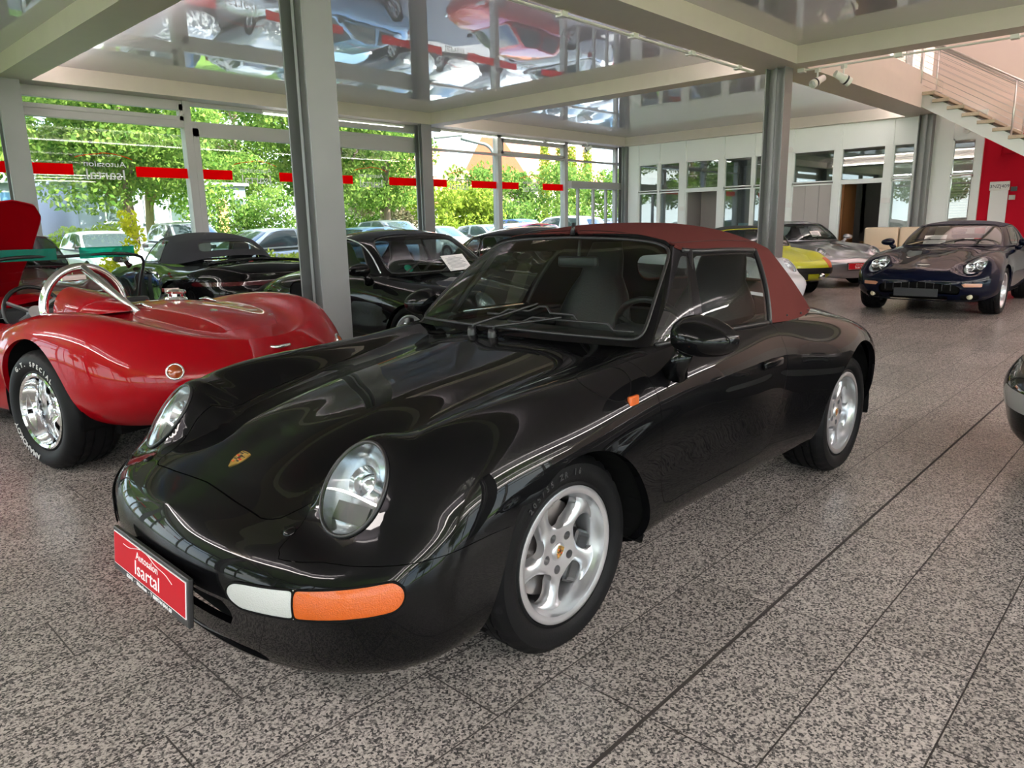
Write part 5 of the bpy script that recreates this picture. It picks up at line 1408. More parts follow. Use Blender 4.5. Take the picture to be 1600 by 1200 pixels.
# ---- silver coupe near the office
r5 = empty('coupe_car'); tag(r5, 'silver coupe with red dealer plate parked behind the yellow-green targa', 'car')
M_sil = mat('silver paint', (.33, .34, .36), .3, metal=.75, coat=1); sp5 = spec911(4.43, wide=.0); sp5['lamps'] = [(.33, .60, .70, (.72, 0, .69), None, .115, .10)]; sp5['ringpaint'] = True
bv5 = gcar(r5, sp5, M_sil, .8); wheels(r5, sp5, .325, .22, .225, .26, style_spokes(.22, 5, .028, .016, .06, .92), 'five', M_alu, yF=.84, yR=.85); mirrors911(r5, M_sil, 1.6, .90, .95); simple_wiper(r5, 1.45, .9, 1.93, 1.25)
place(r5, 15.65, 5.75, 236, .99); dealer_plate(r5, frame((-.03, 0, .42), (0, -1, 0), (.1, 0, 1)), .50, .12, full=False)
mw = Matrix.Translation(r5.location) @ Matrix.Rotation(r5.rotation_euler.z, 4, 'Z')
sheet(mw @ Vector((1.58, -.1, 1.03)), (mw.to_3x3() @ Vector((-.72, 0, .70))), (mw.to_3x3() @ Vector((.7, .05, .72))), .22, .16, 'small white sheet behind the windscreen of the silver coupe')
# ---- black car cut off by the right edge
r6 = empty('sports_car'); tag(r6, 'black sports car cut off by the right edge, only its front corner showing', 'car')
sp6 = spec911(4.35, wide=.0)
def sig(v):
    x, y, z = v.co; y = abs(y); zc = .44; dz = abs(z-zc)-.045; return max(dz, .42-y, x-.30)
sp6['patch'] = [('turn_signal', sig, M_clearl, .006, 'ribbed clear front lamp')]
bv6 = gcar(r6, sp6, M_black); wheels(r6, sp6, .325, .22, .225, .26, style_spokes(.22, 5, .028, .016, .06, .92), 'five', M_alu, yF=.82, yR=.83); mirrors911(r6, M_black, 1.6, .90, .95)
place(r6, 4.82, -.28, 92, .99)
for s in (-1, 1):
    pts = [(x, s*y, z) for x, y, z in []]
# ---- dark blue grand tourer
DST = {
 0.00: S((.50,.21),(.60,.22),(.80,.29),(.86,.40),(.85,.50),(.79,.585),(.64,.615),(.42,.63),(.2,.64),(0,.64)),
 0.25: S((.52,.19),(.66,.20),(.84,.28),(.89,.43),(.88,.55),(.81,.65),(.65,.685),(.43,.675),(.2,.69),(0,.695)),
 0.60: S((.56,.19),(.74,.20),(.87,.29),(.91,.48),(.895,.62),(.82,.745),(.66,.785),(.45,.74),(.22,.755),(0,.76)),
 0.95: S((.60,.20),(.78,.21),(.87,.30),(.915,.50),(.90,.67),(.82,.80),(.67,.845),(.46,.80),(.22,.815),(0,.82)),
 1.45: S((.60,.22),(.78,.23),(.84,.32),(.875,.50),(.875,.68),(.815,.82),(.69,.875),(.5,.865),(.25,.885),(0,.89)),
 1.80: S((.60,.22),(.78,.23),(.83,.32),(.865,.50),(.87,.68),(.82,.82),(.72,.885),(.55,.89),(.28,.91),(0,.92)),
 2.40: S((.60,.22),(.78,.23),(.83,.32),(.865,.50),(.875,.68),(.83,.82),(.74,.89),(.56,.90),(.28,.93),(0,.94)),
 3.00: S((.60,.22),(.78,.24),(.84,.33),(.885,.50),(.895,.70),(.84,.85),(.73,.915),(.55,.925),(.28,.95),(0,.96)),
 3.45: S((.60,.24),(.80,.26),(.88,.36),(.915,.52),(.91,.70),(.84,.86),(.71,.92),(.52,.92),(.27,.94),(0,.945)),
 4.10: S((.58,.28),(.74,.30),(.85,.38),(.885,.52),(.875,.66),(.80,.80),(.67,.85),(.48,.86),(.25,.87),(0,.875)),
 4.646: S((.50,.36),(.62,.37),(.80,.42),(.84,.52),(.82,.60),(.75,.68),(.62,.71),(.46,.72),(.24,.73),(0,.73)),
}
M_navy = paint('navy paint', (.002, .004, .015))
r7 = empty('convertible_car'); tag(r7, 'dark blue grand touring convertible facing the camera in front of the stairs', 'car')
mouth = rrect(-.50, .50, .345, .475, .05); low = rrect(-.36, .36, .22, .285, .02); fogL = rrect(.50, .70, .23, .31, .03)
sigd = rrect(.50, .74, .41, .455, .018)
sp7 = dict(st=DST, L=4.646, nose=(.55, 2.2), tail=(.6, 2.2), np=[(.2, .12), (.3, .04), (.42, 0), (.52, .02), (.6, .08), (.66, .16)], tp=[(.3, .15), (.45, .03), (.6, 0), (.72, .05), (.9, .1)],
  ws=[(.86, .32, .36), (3.45, .32, .36)], u0=.6, uw=.74, ly=.82, cab=(1.70, 3.0), dy=.55,
  B=[(1.56,0,.905),(1.59,.32,.90),(1.68,.58,.89),(1.82,.70,.89),(2.3,.755,.895),(2.75,.76,.905),(3.05,.74,.915),(3.30,.62,.93),(3.45,.36,.95),(3.5,0,.96)],
  T=[(2.15,0,1.205),(2.16,.30,1.20),(2.20,.48,1.185),(2.27,.56,1.165),(2.5,.60,1.185),(2.75,.60,1.18),(2.95,.58,1.165),(3.08,.50,1.155),(3.17,.28,1.165),(3.2,0,1.17)],
  S=[(2.15,1.205),(2.25,1.225),(2.55,1.255),(2.9,1.235),(3.2,1.17)],
  win=[('windshield', -3, 2.6, .05, .95, .08, .42, .42, glass('pale car glass', (.72, .76, .74))), ('side_window', 3.35, 5.1, .06, .93, .08, .5, .35, M_dark), ('rear_window', 7.6, 12, .3, .85, .08, .4, .5, M_dark)],
  fabric_u=5.2, capfab=True, roofmat=mat('navy canvas', (.03, .036, .055), .85, bump=.3, bscale=700), seatmat=mat('cream seats', (.42, .38, .30), .5), dash=mat('beige dash', (.28, .26, .20), .6),
  lamps=[(.40, .60, .675, (.75, 0, .66), (.25, 1, 0), .17, .13)], ringpaint=True,
  patch=[('grille', lambda v: max(mouth(v.co.y, v.co.z+.10*abs(v.co.y)), v.co.x-.5), M_matte, -.03, None), ('lower_intake', lambda v: max(low(v.co.y, v.co.z), v.co.x-.5), M_matte, -.03, None),
         ('turn_signal', lambda v: max(sigd(abs(v.co.y), v.co.z), v.co.x-.6), mat('pale orange lens', (.62, .30, .18), .25, coat=1), .004, 'pale turn signal lens'), ('fog_recess', lambda v: max(fogL(abs(v.co.y), v.co.z), v.co.x-.6), M_matte, -.01, None)],
  panels=[('hood', sdf_poly([(.32,-1),(.32,.2),(.42,.36),(.95,.50),(1.45,.58),(1.52,.3),(1.50,-1)])), ('door', sdf_poly([(1.62,1.0),(1.62,.34),(2.75,.34),(2.86,.55),(2.86,1.0)]))])
bv7 = gcar(r7, sp7, M_navy)
ST_D = style_spokes(.225, 18, .007, .004, .05, .95); wheels(r7, sp7, .325, .228, .24, .25, ST_D, 'slots', M_alu, yF=.88, yR=.88, steer=.0)
for s in (-1, 1): mirror_shape(r7, 1.92, s*.93, .945, s, M_navy, .09, .10, .06, (.05, -.075))
simple_wiper(r7, 1.58, .92, 2.15, 1.19)
b = bmesh.new(); box(b, -.035, -.015, -.27, .27, .275, .385, bev=.004); pl = fin('number_plate', b, mat('blank dark plate', (.02, .022, .026), .35), r7)
for s in (-1, 1):
    q = hit(bv7, (-1, s*.60, .275), (1, 0, 0))
    if q[0]: b = bmesh.new(); lathe(b, [(.001, .012), (.03, .010), (.036, 0), (.036, -.02)], 20, Matrix.Translation(q[0]) @ Matrix.Rotation(math.pi/2, 4, 'Z')); fin('fog_lamp', b, mat('yellowish lamp glass', (.7, .66, .45), .15, coat=1), r7, True)
    for yy, dx, rad in ((.54, 0, .055), (.66, .05, .06)):
        q = bv7.ray_cast(Vector((.37+dx, s*yy, 2)), Vector((0, 0, -1)))
        if q[0]: b = bmesh.new(); lathe(b, [(.001, -.02), (.03, -.01), (rad*.9, .015), (rad, .02), (rad, .0)], 24, Matrix.Translation(q[0]-q[1]*.045) @ Vector((-.9, 0, .35)).to_track_quat('Y', 'Z').to_matrix().to_4x4()); fin('lamp_bowl', b, M_chrome, r7, True)
for k in range(9):
    y = -.4+k*.1; b = bmesh.new(); box(b, .03, .06, y-.004, y+.004, .36, .46); fin('grille_bar', b, M_trim, r7)
q = bv7.ray_cast(Vector((.28, 0, 2)), Vector((0, 0, -1)))
b = bmesh.new(); M = Matrix.Translation(q[0]) @ q[1].to_track_quat('Z', 'Y').to_matrix().to_4x4()
for s in (-1, 1): b.faces.new([b.verts.new(M @ Vector(p)) for p in ((0, .012*1, .004), (s*.0, -.012, .004), (s*.03, -.010, .004), (s*.085, .006, .004), (s*.07, .014, .004))][::s])
fin('wing_badge', b, M_chrome, r7)
place(r7, 11.86, 2.84, 181, .86)
mw = Matrix.Translation(r7.location) @ Matrix.Rotation(r7.rotation_euler.z, 4, 'Z')
sheet(mw @ Vector((1.74, .22, .985)), (mw.to_3x3() @ Vector((-.62, 0, .78))), (mw.to_3x3() @ Vector((.78, .05, .62))), .30, .21, 'white sheet behind the windscreen of the dark blue convertible')
handle(r7, bv7, 2.72, .76, M_navy)
# ---- yellow-green targa, boxy
GST = {
 0.00: S((.45,.28),(.55,.29),(.74,.34),(.80,.42),(.80,.50),(.79,.56),(.72,.60),(.5,.60),(.25,.60),(0,.60)),
 0.15: S((.48,.25),(.6,.26),(.76,.33),(.815,.42),(.815,.52),(.80,.60),(.72,.645),(.52,.63),(.25,.635),(0,.64)),
 0.45: S((.50,.22),(.68,.23),(.79,.32),(.82,.46),(.82,.60),(.795,.70),(.70,.745),(.52,.70),(.25,.705),(0,.71)),
 0.80: S((.55,.20),(.72,.21),(.79,.32),(.825,.48),(.82,.64),(.79,.745),(.70,.785),(.54,.745),(.25,.755),(0,.76)),
 1.25: S((.55,.20),(.72,.21),(.78,.32),(.81,.48),(.81,.66),(.785,.77),(.71,.81),(.55,.80),(.27,.82),(0,.825)),
 2.00: S((.55,.20),(.72,.21),(.78,.32),(.805,.48),(.81,.68),(.79,.79),(.73,.83),(.55,.84),(.27,.85),(0,.85)),
 2.80: S((.55,.20),(.72,.21),(.78,.32),(.81,.48),(.815,.68),(.79,.79),(.73,.84),(.55,.85),(.27,.86),(0,.86)),
 3.25: S((.55,.22),(.72,.23),(.79,.33),(.82,.48),(.82,.66),(.79,.775),(.71,.82),(.54,.82),(.27,.82),(0,.82)),
 3.985: S((.50,.32),(.6,.33),(.76,.38),(.80,.48),(.80,.60),(.78,.68),(.70,.72),(.5,.73),(.25,.73),(0,.73)),
}
M_lime = paint('lime paint', (.56, .60, .012)); M_lime.node_tree.nodes['Principled BSDF'].inputs['Specular IOR Level'].default_value = .4
r8 = empty('targa_car'); tag(r8, 'yellow-green targa sports car between the rear column and the silver coupe', 'car')
sp8 = dict(st=GST, L=3.985, nose=(.22, 2.8), tail=(.25, 2.8), np=[(.25, .10), (.35, .02), (.45, 0), (.55, .01), (.64, .06)], ws=[(.80, .30, .34), (3.25, .30, .34)], cab=(1.55, 2.5), dy=.5, uw=.68,
  B=[(1.38,0,.83),(1.40,.32,.83),(1.45,.58,.82),(1.52,.68,.82),(1.95,.72,.83),(2.45,.72,.84),(2.62,.70,.84),(2.95,.66,.84),(3.02,.36,.84),(3.03,0,.84)],
  T=[(1.78,0,1.18),(1.79,.30,1.175),(1.82,.50,1.165),(1.87,.57,1.15),(2.1,.60,1.165),(2.45,.60,1.16),(2.58,.59,1.15),(2.66,.52,1.15),(2.68,.30,1.16),(2.68,0,1.16)],
  S=[(1.78,1.18),(1.9,1.20),(2.2,1.225),(2.5,1.21),(2.68,1.16)],
  win=[('windshield', -3, 2.6, .05, .94, .06, .42, .42, M_wind), ('side_window', 3.3, 5.0, .06, .93, .04, .5, .35, M_dark), ('rear_window', 7.6, 12, .1, .9, .05, .4, .4, M_dark)],
  fabric_u=5.1, capfab=True, roofmat=mat('black vinyl roof', (.02, .02, .022), .5, bump=.2, bscale=200), chrome_seal=False,
  patch=[('bumper', lambda v: max(rrect(-1, 1, .40, .50, .02)(v.co.y, v.co.z), v.co.x-.5), M_trim, .018, None), ('turn_signal', lambda v: max(rrect(.08, .26, .655, .80, .05)(v.co.x, abs(v.co.y)), .5-v.co.z), M_amber, .004, 'amber corner lamp'),
         ('front_valance', lambda v: max(v.co.z-.27, v.co.x-.55), M_trim, .002, None)],
  panels=[('hood', sdf_poly([(.12,-1),(.12,.42),(.5,.50),(1.25,.52),(1.33,.3),(1.33,-1)])), ('door', sdf_poly([(1.32,1.0),(1.32,.30),(2.45,.30),(2.5,.5),(2.5,1.0)])), ])
bv8 = gcar(r8, sp8, M_lime, .9)
wheels(r8, sp8, .30, .205, .18, .18, style_spokes(.205, 5, .030, .02, .06, .9), 'old five', M_alu, yF=.78, yR=.78)
for s in (-1, 1):
    b = bmesh.new(); lathe(b, [(.001, .02), (.045, .016), (.055, 0), (.055, -.05)], 20, Matrix.Translation((-.005, s*.56, .355)) @ Matrix.Rotation(math.pi/2, 4, 'Z')); fin('fog_lamp', b, M_chrome, r8, True)
b = bmesh.new(); box(b, -.02, .0, -.30, .30, .30, .40); fin('number_plate', b, M_trim, r8)
q = bv8.ray_cast(Vector((.16, 0, 2)), Vector((0, 0, -1))); crest(r8, q[0], q[1], (1, 0, .3), .028)
place(r8, 13.1, 5.8, 228, .80)
# ---- maroon car with louvred cowl at the left edge
M_mar = paint('maroon paint', (.055, .006, .012))
r9 = empty('coupe_car'); tag(r9, 'dark maroon coupe with louvred cowl at the left edge behind the red roadster', 'car')
sp9 = dict(sp8); sp9['st'] = scaled(GST, 1.05, 1.02, 1.12); sp9['L'] = 3.985*1.05; kx = 1.05
sp9['cab'] = (1.8, 2.85)
sp9['B'] = [(x*kx+.12, y*1.05, z*1.115) for x, y, z in sp8['B']]; sp9['T'] = [(x*kx+.12, y*1.05, z*1.115) for x, y, z in sp8['T']]; sp9['S'] = [(x*kx+.12, z*1.115) for x, z in sp8['S']]
sp9['fabric_u'] = 99; sp9['capfab'] = True; sp9['roofmat'] = mat('pale vinyl roof', (.45, .45, .45), .5); sp9['patch'] = []; sp9['panels'] = []; sp9['win'] = [w for w in sp8['win']]; sp9['ws'] = [(.86, .32, .36), (3.4, .32, .36)]
bv9 = gcar(r9, sp9, M_mar, .8); wheels(r9, sp9, .32, .2, .19, .19, style_spokes(.2, 5, .030, .02, .06, .9), 'old five', M_alu, yF=.82, yR=.82)
for k in range(14):
    y = -.52+k*.08; a = [bv9.ray_cast(Vector((x, y+(x-1.45)*.25, 2)), Vector((0, 0, -1))) for x in (1.43, 1.48, 1.53)]
    if all(q[0] is not None for q in a): ring_tube(r9, 'cowl_louvre', [q[0]+q[1]*.003 for q in a], .010, M_matte, closed=False, seg=6)
place(r9, 2.3, 9.8, 271, .9)
# ================= red roadster
CST = {
 0.00: S((.3,.42),(.35,.43),(.60,.48),(.72,.55),(.70,.62),(.60,.67),(.50,.69),(.35,.69),(.2,.69),(0,.69)),
 0.40: S((.5,.30),(.60,.31),(.74,.42),(.78,.56),(.76,.68),(.68,.77),(.56,.79),(.40,.75),(.2,.77),(0,.78)),
 0.72: S((.5,.25),(.66,.26),(.78,.38),(.81,.58),(.79,.72),(.71,.82),(.58,.86),(.40,.81),(.2,.84),(0,.85)),
 1.20: S((.5,.22),(.70,.23),(.76,.35),(.78,.55),(.77,.70),(.71,.79),(.60,.83),(.42,.84),(.2,.88),(0,.89)),
 1.70: S((.5,.22),(.71,.23),(.75,.35),(.76,.52),(.755,.66),(.71,.75),(.62,.80),(.45,.84),(.2,.88),(0,.89)),
 2.25: S((.5,.22),(.71,.23),(.76,.35),(.78,.52),(.775,.64),(.73,.72),(.64,.765),(.50,.78),(.2,.80),(0,.80)),
 2.65: S((.5,.24),(.72,.25),(.83,.38),(.87,.56),(.86,.70),(.79,.80),(.67,.84),(.45,.825),(.2,.855),(0,.865)),
 3.01: S((.5,.28),(.74,.30),(.86,.42),(.895,.60),(.88,.74),(.80,.85),(.67,.888),(.45,.835),(.22,.87),(0,.885)),
 3.45: S((.5,.27),(.74,.29),(.86,.41),(.89,.58),(.875,.72),(.79,.84),(.65,.872),(.44,.81),(.22,.83),(0,.845)),
 4.10: S((.4,.30),(.60,.31),(.78,.40),(.82,.52),(.80,.61),(.73,.68),(.58,.71),(.40,.70),(.2,.705),(0,.71)),
}
M_rp = mat('red paint', (.33, .001, .006), .4, coat=.65, spec=.03)
r10 = empty('roadster_car'); tag(r10, 'open red roadster with chrome roll hoop and fat lettered tyres, left foreground', 'car')
sp10 = dict(st=CST, L=4.10, nose=(.55, 2.0), tail=(.70, 2.15), np=[(.4, .1), (.56, 0), (.7, .1)], tp=[(.30, .20), (.42, .05), (.54, .0), (.64, .06), (.75, .18), (.88, .2)], ws=[(.75, .33, .37), (2.98, .355, .40)], fair=6, uw=.66, ly=.84, u0=.5,
   patch=[])
G = body_grid(CST, 4.10, nose=(.55, 2.0), tail=(.70, 2.15), np=None, npush=sp10['np'], tpush=sp10['tp'], NC=140, NR=60, fair=6) if 0 else body_grid(CST, 4.10, (.55, 2.0), (.70, 2.15), sp10['np'], sp10['tp'], 140, 60, 6)
bm = grid_bm(G); bv10 = BVHTree.FromBMesh(bm); arches(bm, sp10['ws'])
cp = sdf_poly([(1.80,-.50),(1.80,.50),(1.95,.60),(2.45,.62),(2.62,.52),(2.66,0),(2.62,-.52),(2.45,-.62),(1.95,-.60)])
bmesh.ops.delete(bm, geom=cut(bm, lambda v: max(cp(v.co.x, v.co.y), .6-v.co.z)), context='FACES')
hdp = sdf_poly([(.45,-.24),(.42,0),(.45,.24),(1.0,.27),(1.36,.25),(1.48,.17),(1.52,0),(1.48,-.17),(1.36,-.25),(1.0,-.27)])
hd_ = take(bm, cut(bm, lambda v: max(hdp(v.co.x, v.co.y), .6-v.co.z)))
trunk = sdf_poly([(3.02,0),(3.03,.20),(3.10,.33),(3.30,.38),(3.60,.33),(3.76,.22),(3.80,0),(3.76,-.22),(3.60,-.33),(3.30,-.38),(3.10,-.33),(3.03,-.20)])
tk = take(bm, cut(bm, lambda v: max(trunk(v.co.x, v.co.y), .55-v.co.z))); gap(tk, .002, .012); sfin('boot_lid', tk, M_rp, r10, 40)
dr = sdf_poly([(1.85,1),(1.85,.40),(2.35,.40),(2.42,.5),(2.42,1)])
for s in (-1, 1):
    d = take(bm, cut(bm, lambda v: max(dr(v.co.x, v.co.z), .55-v.co.y*s))); gap(d, .002, .012); sfin('door', d, M_rp, r10, 40)
sfin('body', bm, M_rp, r10, 42)
# raised front-hinged bonnet
hd_.normal_update(); gap(hd_, 0, .015)
ho = sfin('hood', hd_, M_rp, r10, 40)
hinge = Vector((.42, 0, .80)); ho.matrix_local = Matrix.Translation(hinge) @ Matrix.Rotation(math.radians(-40), 4, 'Y') @ Matrix.Translation(-hinge)
b = bmesh.new(); box(b, 1.34, 1.39, -.19, -.15, .80, .86, bev=.01); fin('bonnet_catch', b, M_chrome, ho)
liners(r10, sp10['ws'], .84, .42); undertray(r10, .6, 3.3, .64, .2, .42, cuts=sp10['ws'])
b = bmesh.new(); box(b, .5, 1.65, -.34, .34, .3, .62, bev=.05); fin('engine', b, mat('engine grey', (.12, .12, .12), .4, metal=.7), r10)
# interior
b = bmesh.new(); box(b, 1.6, 2.72, -.64, .64, .2, .25); box(b, 1.75, 2.65, -.66, -.60, .2, .72); box(b, 1.75, 2.65, .60, .66, .2, .72); box(b, 2.62, 2.68, -.6, .6, .2, .80); box(b, 1.8, 2.6, -.1, .1, .2, .5); fin('cabin_tub', b, mat('black carpet', (.01, .01, .01), .9), r10)
b = bmesh.new(); box(b, 1.78, 1.86, -.60, .60, .55, .83, bev=.03); da = fin('dashboard', b, M_leather, r10, True, 50)
for y, rr_ in ((-.15, .045), (.0, .03), (.1, .03), (.22, .045), (-.5, .045), (.36, .03)):
    b = bmesh.new(); lathe(b, [(.001, .002), (rr_*.85, .002), (rr_*.9, .012), (rr_, .01), (rr_, 0)], 20, Matrix.Translation((1.862, y, .73)) @ Matrix.Rotation(-math.pi/2, 4, 'Z')); fin('gauge', b, M_chrome, da, True)
for y in (-.34, .34):
    seat(r10, 2.35, y, M_leather, .22, .55, .22, .2)
so = steering(r10, 2.05, -.36, .80, .19, M_trim, -.35, 3, M_alu)
# faired red headrest behind the driver
b = bmesh.new(); n1, n2 = 12, 20; R_ = []
for i in range(n1+1):
    t = i/n1; xx = 2.50+.62*t; w = .155*math.sqrt(max(0, math.sin(math.pi*min(1, .25+.75*t)))) ; h = .19*max(0, 1-t)**.7
    R_.append([b.verts.new((xx, -.34+w*math.cos(a), .80+.06*t+(h)*max(0, math.sin(a))**.9)) for a in np.linspace(0, math.pi, n2)])
for A, B_ in zip(R_, R_[1:]):
    for j in range(n2-1): b.faces.new((A[j], A[j+1], B_[j+1], B_[j]))
b.faces.new(R_[0]); fin('headrest_fairing', b, M_rp, r10, True, 60)
# chrome roll hoop
hoop = [(2.68, -.36+.25*math.cos(a), .90+.235*math.sin(a)) if 0 else (2.68+.0*a, -.36+.25*math.cos(a),   .865+.255*max(0, math.sin(a))) for a in np.linspace(0, math.pi, 25)]
hoop = [(2.68, -.11, .78)]+hoop+[(2.68, -.61, .78)]
ring_tube(r10, 'roll_hoop', hoop, .026, M_chrome, closed=False, seg=16)
b = bmesh.new(); tube(b, [(2.69, -.35, 1.115), (3.10, -.28, .84)], .024, 14); fin('hoop_strut', b, mat('brushed tube', (.5, .5, .48), .25, metal=.9), r10, True)
# windscreen frame, glass, visors, mirror
wf = [(1.70, -.60, .80), (1.78, -.60, 1.0), (1.86, -.57, 1.13), (1.88, -.50, 1.155), (1.86, 0, 1.165), (1.88, .50, 1.155), (1.86, .57, 1.13), (1.78, .60, 1.0), (1.70, .60, .80)]
ring_tube(r10, 'windshield_frame', dens(wf, 4), .012, M_trim, closed=False)
b = bmesh.new(); b.faces.new([b.verts.new(p) for p in [(1.70, -.59, .84), (1.87, -.55, 1.145), (1.86, 0, 1.16), (1.87, .55, 1.145), (1.70, .59, .84), (1.66, 0, .88)]]); fin('windshield', b, glass('clear car glass', (.8, .86, .84)), r10)
M_teal = bpy.data.materials.new('teal acrylic'); M_teal.use_nodes = True; tn = M_teal.node_tree; tn.nodes.clear(); o_ = N(tn, 'ShaderNodeOutputMaterial'); m1 = N(tn, 'ShaderNodeMixShader'); t1_ = N(tn, 'ShaderNodeBsdfTransparent'); p1 = N(tn, 'ShaderNodeBsdfPrincipled'); t1_.inputs[0].default_value = (.0, .55, .42, 1); p1.inputs['Base Color'].default_value = (0, .28, .20, 1); p1.inputs['Roughness'].default_value = .15; m1.inputs[0].default_value = .45
tn.links.new(t1_.outputs[0], m1.inputs[1]); tn.links.new(p1.outputs[0], m1.inputs[2]); tn.links.new(m1.outputs[0], o_.inputs[0])
for y0, y1 in ((-.50, -.08), (.08, .50)):
    b = bmesh.new(); box(b, 1.875, 1.882, y0, y1, 1.145, 1.225, bev=.003); fin('sun_visor', b, M_teal, r10)
b = bmesh.new(); tube(b, [(1.86, 0, 1.15), (1.90, 0, 1.03)], .003, 6); box(b, 1.895, 1.915, -.09, .09, .99, 1.035, bev=.006); fin('rear_view_mirror', b, M_chrome, r10)
# filler cap, hinges, lamps, boot handle
def onb(bv, x, y): q = bv.ray_cast(Vector((x, y, 2)), Vector((0, 0, -1))); return q[0], q[1]
c, n_ = onb(bv10, 2.93, .10); M = Matrix.Translation(c) @ n_.to_track_quat('Y', 'Z').to_matrix().to_4x4()
b = bmesh.new(); lathe(b, [(.075, .0), (.07, .012), (.05, .018), (.05, .035), (.065, .04), (.068, .052), (.06, .062), (.02, .07), (.001, .07)], 30, M); box(b, -.012, .012, .05, .075, -.02, .09, M); fin('fuel_cap', b, M_chrome, r10, True, 40)
for y in (-.22, .24):
    c, n_ = onb(bv10, 3.06, y); b = bmesh.new(); tube(b, [c+Vector((-.07, 0, .012)), c+Vector((0, 0, .018)), c+Vector((.10, 0, .004))], [.006, .013, .004], 10); fin('lid_hinge', b, M_chrome, r10, True)
c, n_ = onb(bv10, 3.45, .0); b = bmesh.new(); lathe(b, [(.001, .006), (.02, .005), (.024, 0)], 20, Matrix.Translation(c) @ n_.to_track_quat('Y', 'Z').to_matrix().to_4x4()); fin('lid_lock', b, M_chrome, r10, True)
for s in (-1, 1):
    q = bv10.ray_cast(Vector((6, s*.60, .60)), Vector((-1, 0, 0)))
    if q[0]:
        M = Matrix.Translation(q[0]) @ q[1].to_track_quat('Y', 'Z').to_matrix().to_4x4()
        b = bmesh.new(); lathe(b, [(.045, -.005), (.047, .008), (.038, .012), (.036, .006)], 28, M); t_ = fin('tail_light', b, M_chrome, r10, True)
        b = bmesh.new(); lathe(b, [(.001, .022), (.02, .02), (.036, .008)], 24, M); fin('lens', b, mat('amber red lens', (.35, .06, .01), .2, coat=1), t_, True)
q = bv10.ray_cast(Vector((6, 0, .66)), Vector((-1, 0, 0)))
if q[0]: b = bmesh.new(); tube(b, [q[0]+Vector((.0, -.07, 0)), q[0]+Vector((.035, -.04, .0)), q[0]+Vector((.035, .04, 0)), q[0]+Vector((0, .07, 0))], .011, 10); fin('boot_handle', b, M_chrome, r10, True)
# wheels: polished deep dish with pierced spokes
ST_C = style_spokes(.205, 8, .013, .010, .055, .93)
for (x, s, w_, R_, y_) in ((.75, -1, .23, .33, .79), (.75, 1, .23, .33, .79), (3.02, -1, .30, .345, .885), (3.02, 1, .30, .345, .885)):
    rr_ = .20 if w_ < .25 else .208
    o = wheel(r10, x, s*(y_-w_/2), R_, rr_, w_, ST_C, 'dish%d' % (w_ > .25), M_chrome, s, depth=.115, spin=.2)
    b = bmesh.new(); h = w_/2; yb = -h*.93+.115
    lathe(b, [(.001, yb-.065), (.03, yb-.06), (.035, yb-.045), (.045, yb-.04), (.045, yb+.02)], 28)
    for a in (0, 2.09, 4.19): box(b, .02, .085, yb-.055, yb-.04, -.012, .012, Matrix.Rotation(a, 4, 'Y'), bev=.004)
    fin('spinner', b, M_chrome, o, True, 40)
    if s < 0 and x > 2:
        ring_text(o, 'YOKOHAMA', .275, -2.55, -.135, .05, -h*1.065, mat('white tyre letter', (.62, .62, .60), .6), flip=1)
        ring_text(o, 'G.T. SPECIAL', .275, 2.35, .125, .038, -h*1.065, mat('white tyre letter', (.62, .62, .60), .6))
place(r10, 1.91, 4.88, 102, 3.0)
# ================= outside
M_asph = mat('asphalt', (.22, .22, .235), .85, noise=.25, nscale=8); M_grass = mat('grass', (.16, .30, .04), .9, noise=.5, nscale=5)
def gmesh(name, x0, x1, y0, y1, z, m): return struct(bx(name, m, None, x0, x1, y0, y1, z-.2, z))
gmesh('ground', -60, 110, 14.05, 120, -.05, M_asph)
gmesh('ground', -60, 110, -80, -9.25, -.05, M_grass); gmesh('ground', -60, -8.15, -9.2, 14.0, -.05, M_grass); gmesh('ground', 24, 110, -9.2, 14.0, -.05, M_asph)
gmesh('lawn', -20, 8.4, 14.3, 21.6, -.045, M_grass); gmesh('lawn', -20, 30, 26.5, 37, -.045, M_grass)
def leaf_mat(name, c0, c1, tr=.45):
    m = bpy.data.materials.new(name); m.use_nodes = True; nt = m.node_tree; nt.nodes.clear()
    o = N(nt, 'ShaderNodeOutputMaterial'); d = N(nt, 'ShaderNodeBsdfDiffuse'); t = N(nt, 'ShaderNodeBsdfTranslucent'); mx = N(nt, 'ShaderNodeMixShader'); mx.inputs[0].default_value = tr
    g = N(nt, 'ShaderNodeNewGeometry'); r = N(nt, 'ShaderNodeValToRGB'); r.color_ramp.elements[0].color = (*c0, 1); r.color_ramp.elements[1].color = (*c1, 1)
    nt.links.new(g.outputs['Random Per Island'], r.inputs[0]); nt.links.new(r.outputs[0], d.inputs[0]); nt.links.new(r.outputs[0], t.inputs[0]); nt.links.new(d.outputs[0], mx.inputs[1]); nt.links.new(t.outputs[0], mx.inputs[2]); nt.links.new(mx.outputs[0], o.inputs[0]); return m
ML1 = leaf_mat('tree leaves', (.07, .17, .03), (.30, .42, .09)); ML2 = leaf_mat('hedge leaves', (.07, .17, .03), (.27, .38, .09)); ML3 = leaf_mat('thuja leaves', (.16, .25, .03), (.38, .45, .07)); ML4 = leaf_mat('yellow leaves', (.45, .50, .02), (.85, .75, .05)); ML5 = leaf_mat('needle leaves', (.04, .12, .06), (.12, .24, .12))
M_bark = mat('bark', (.20, .15, .10), .9, noise=.4, nscale=12, bump=.4, bscale=20)
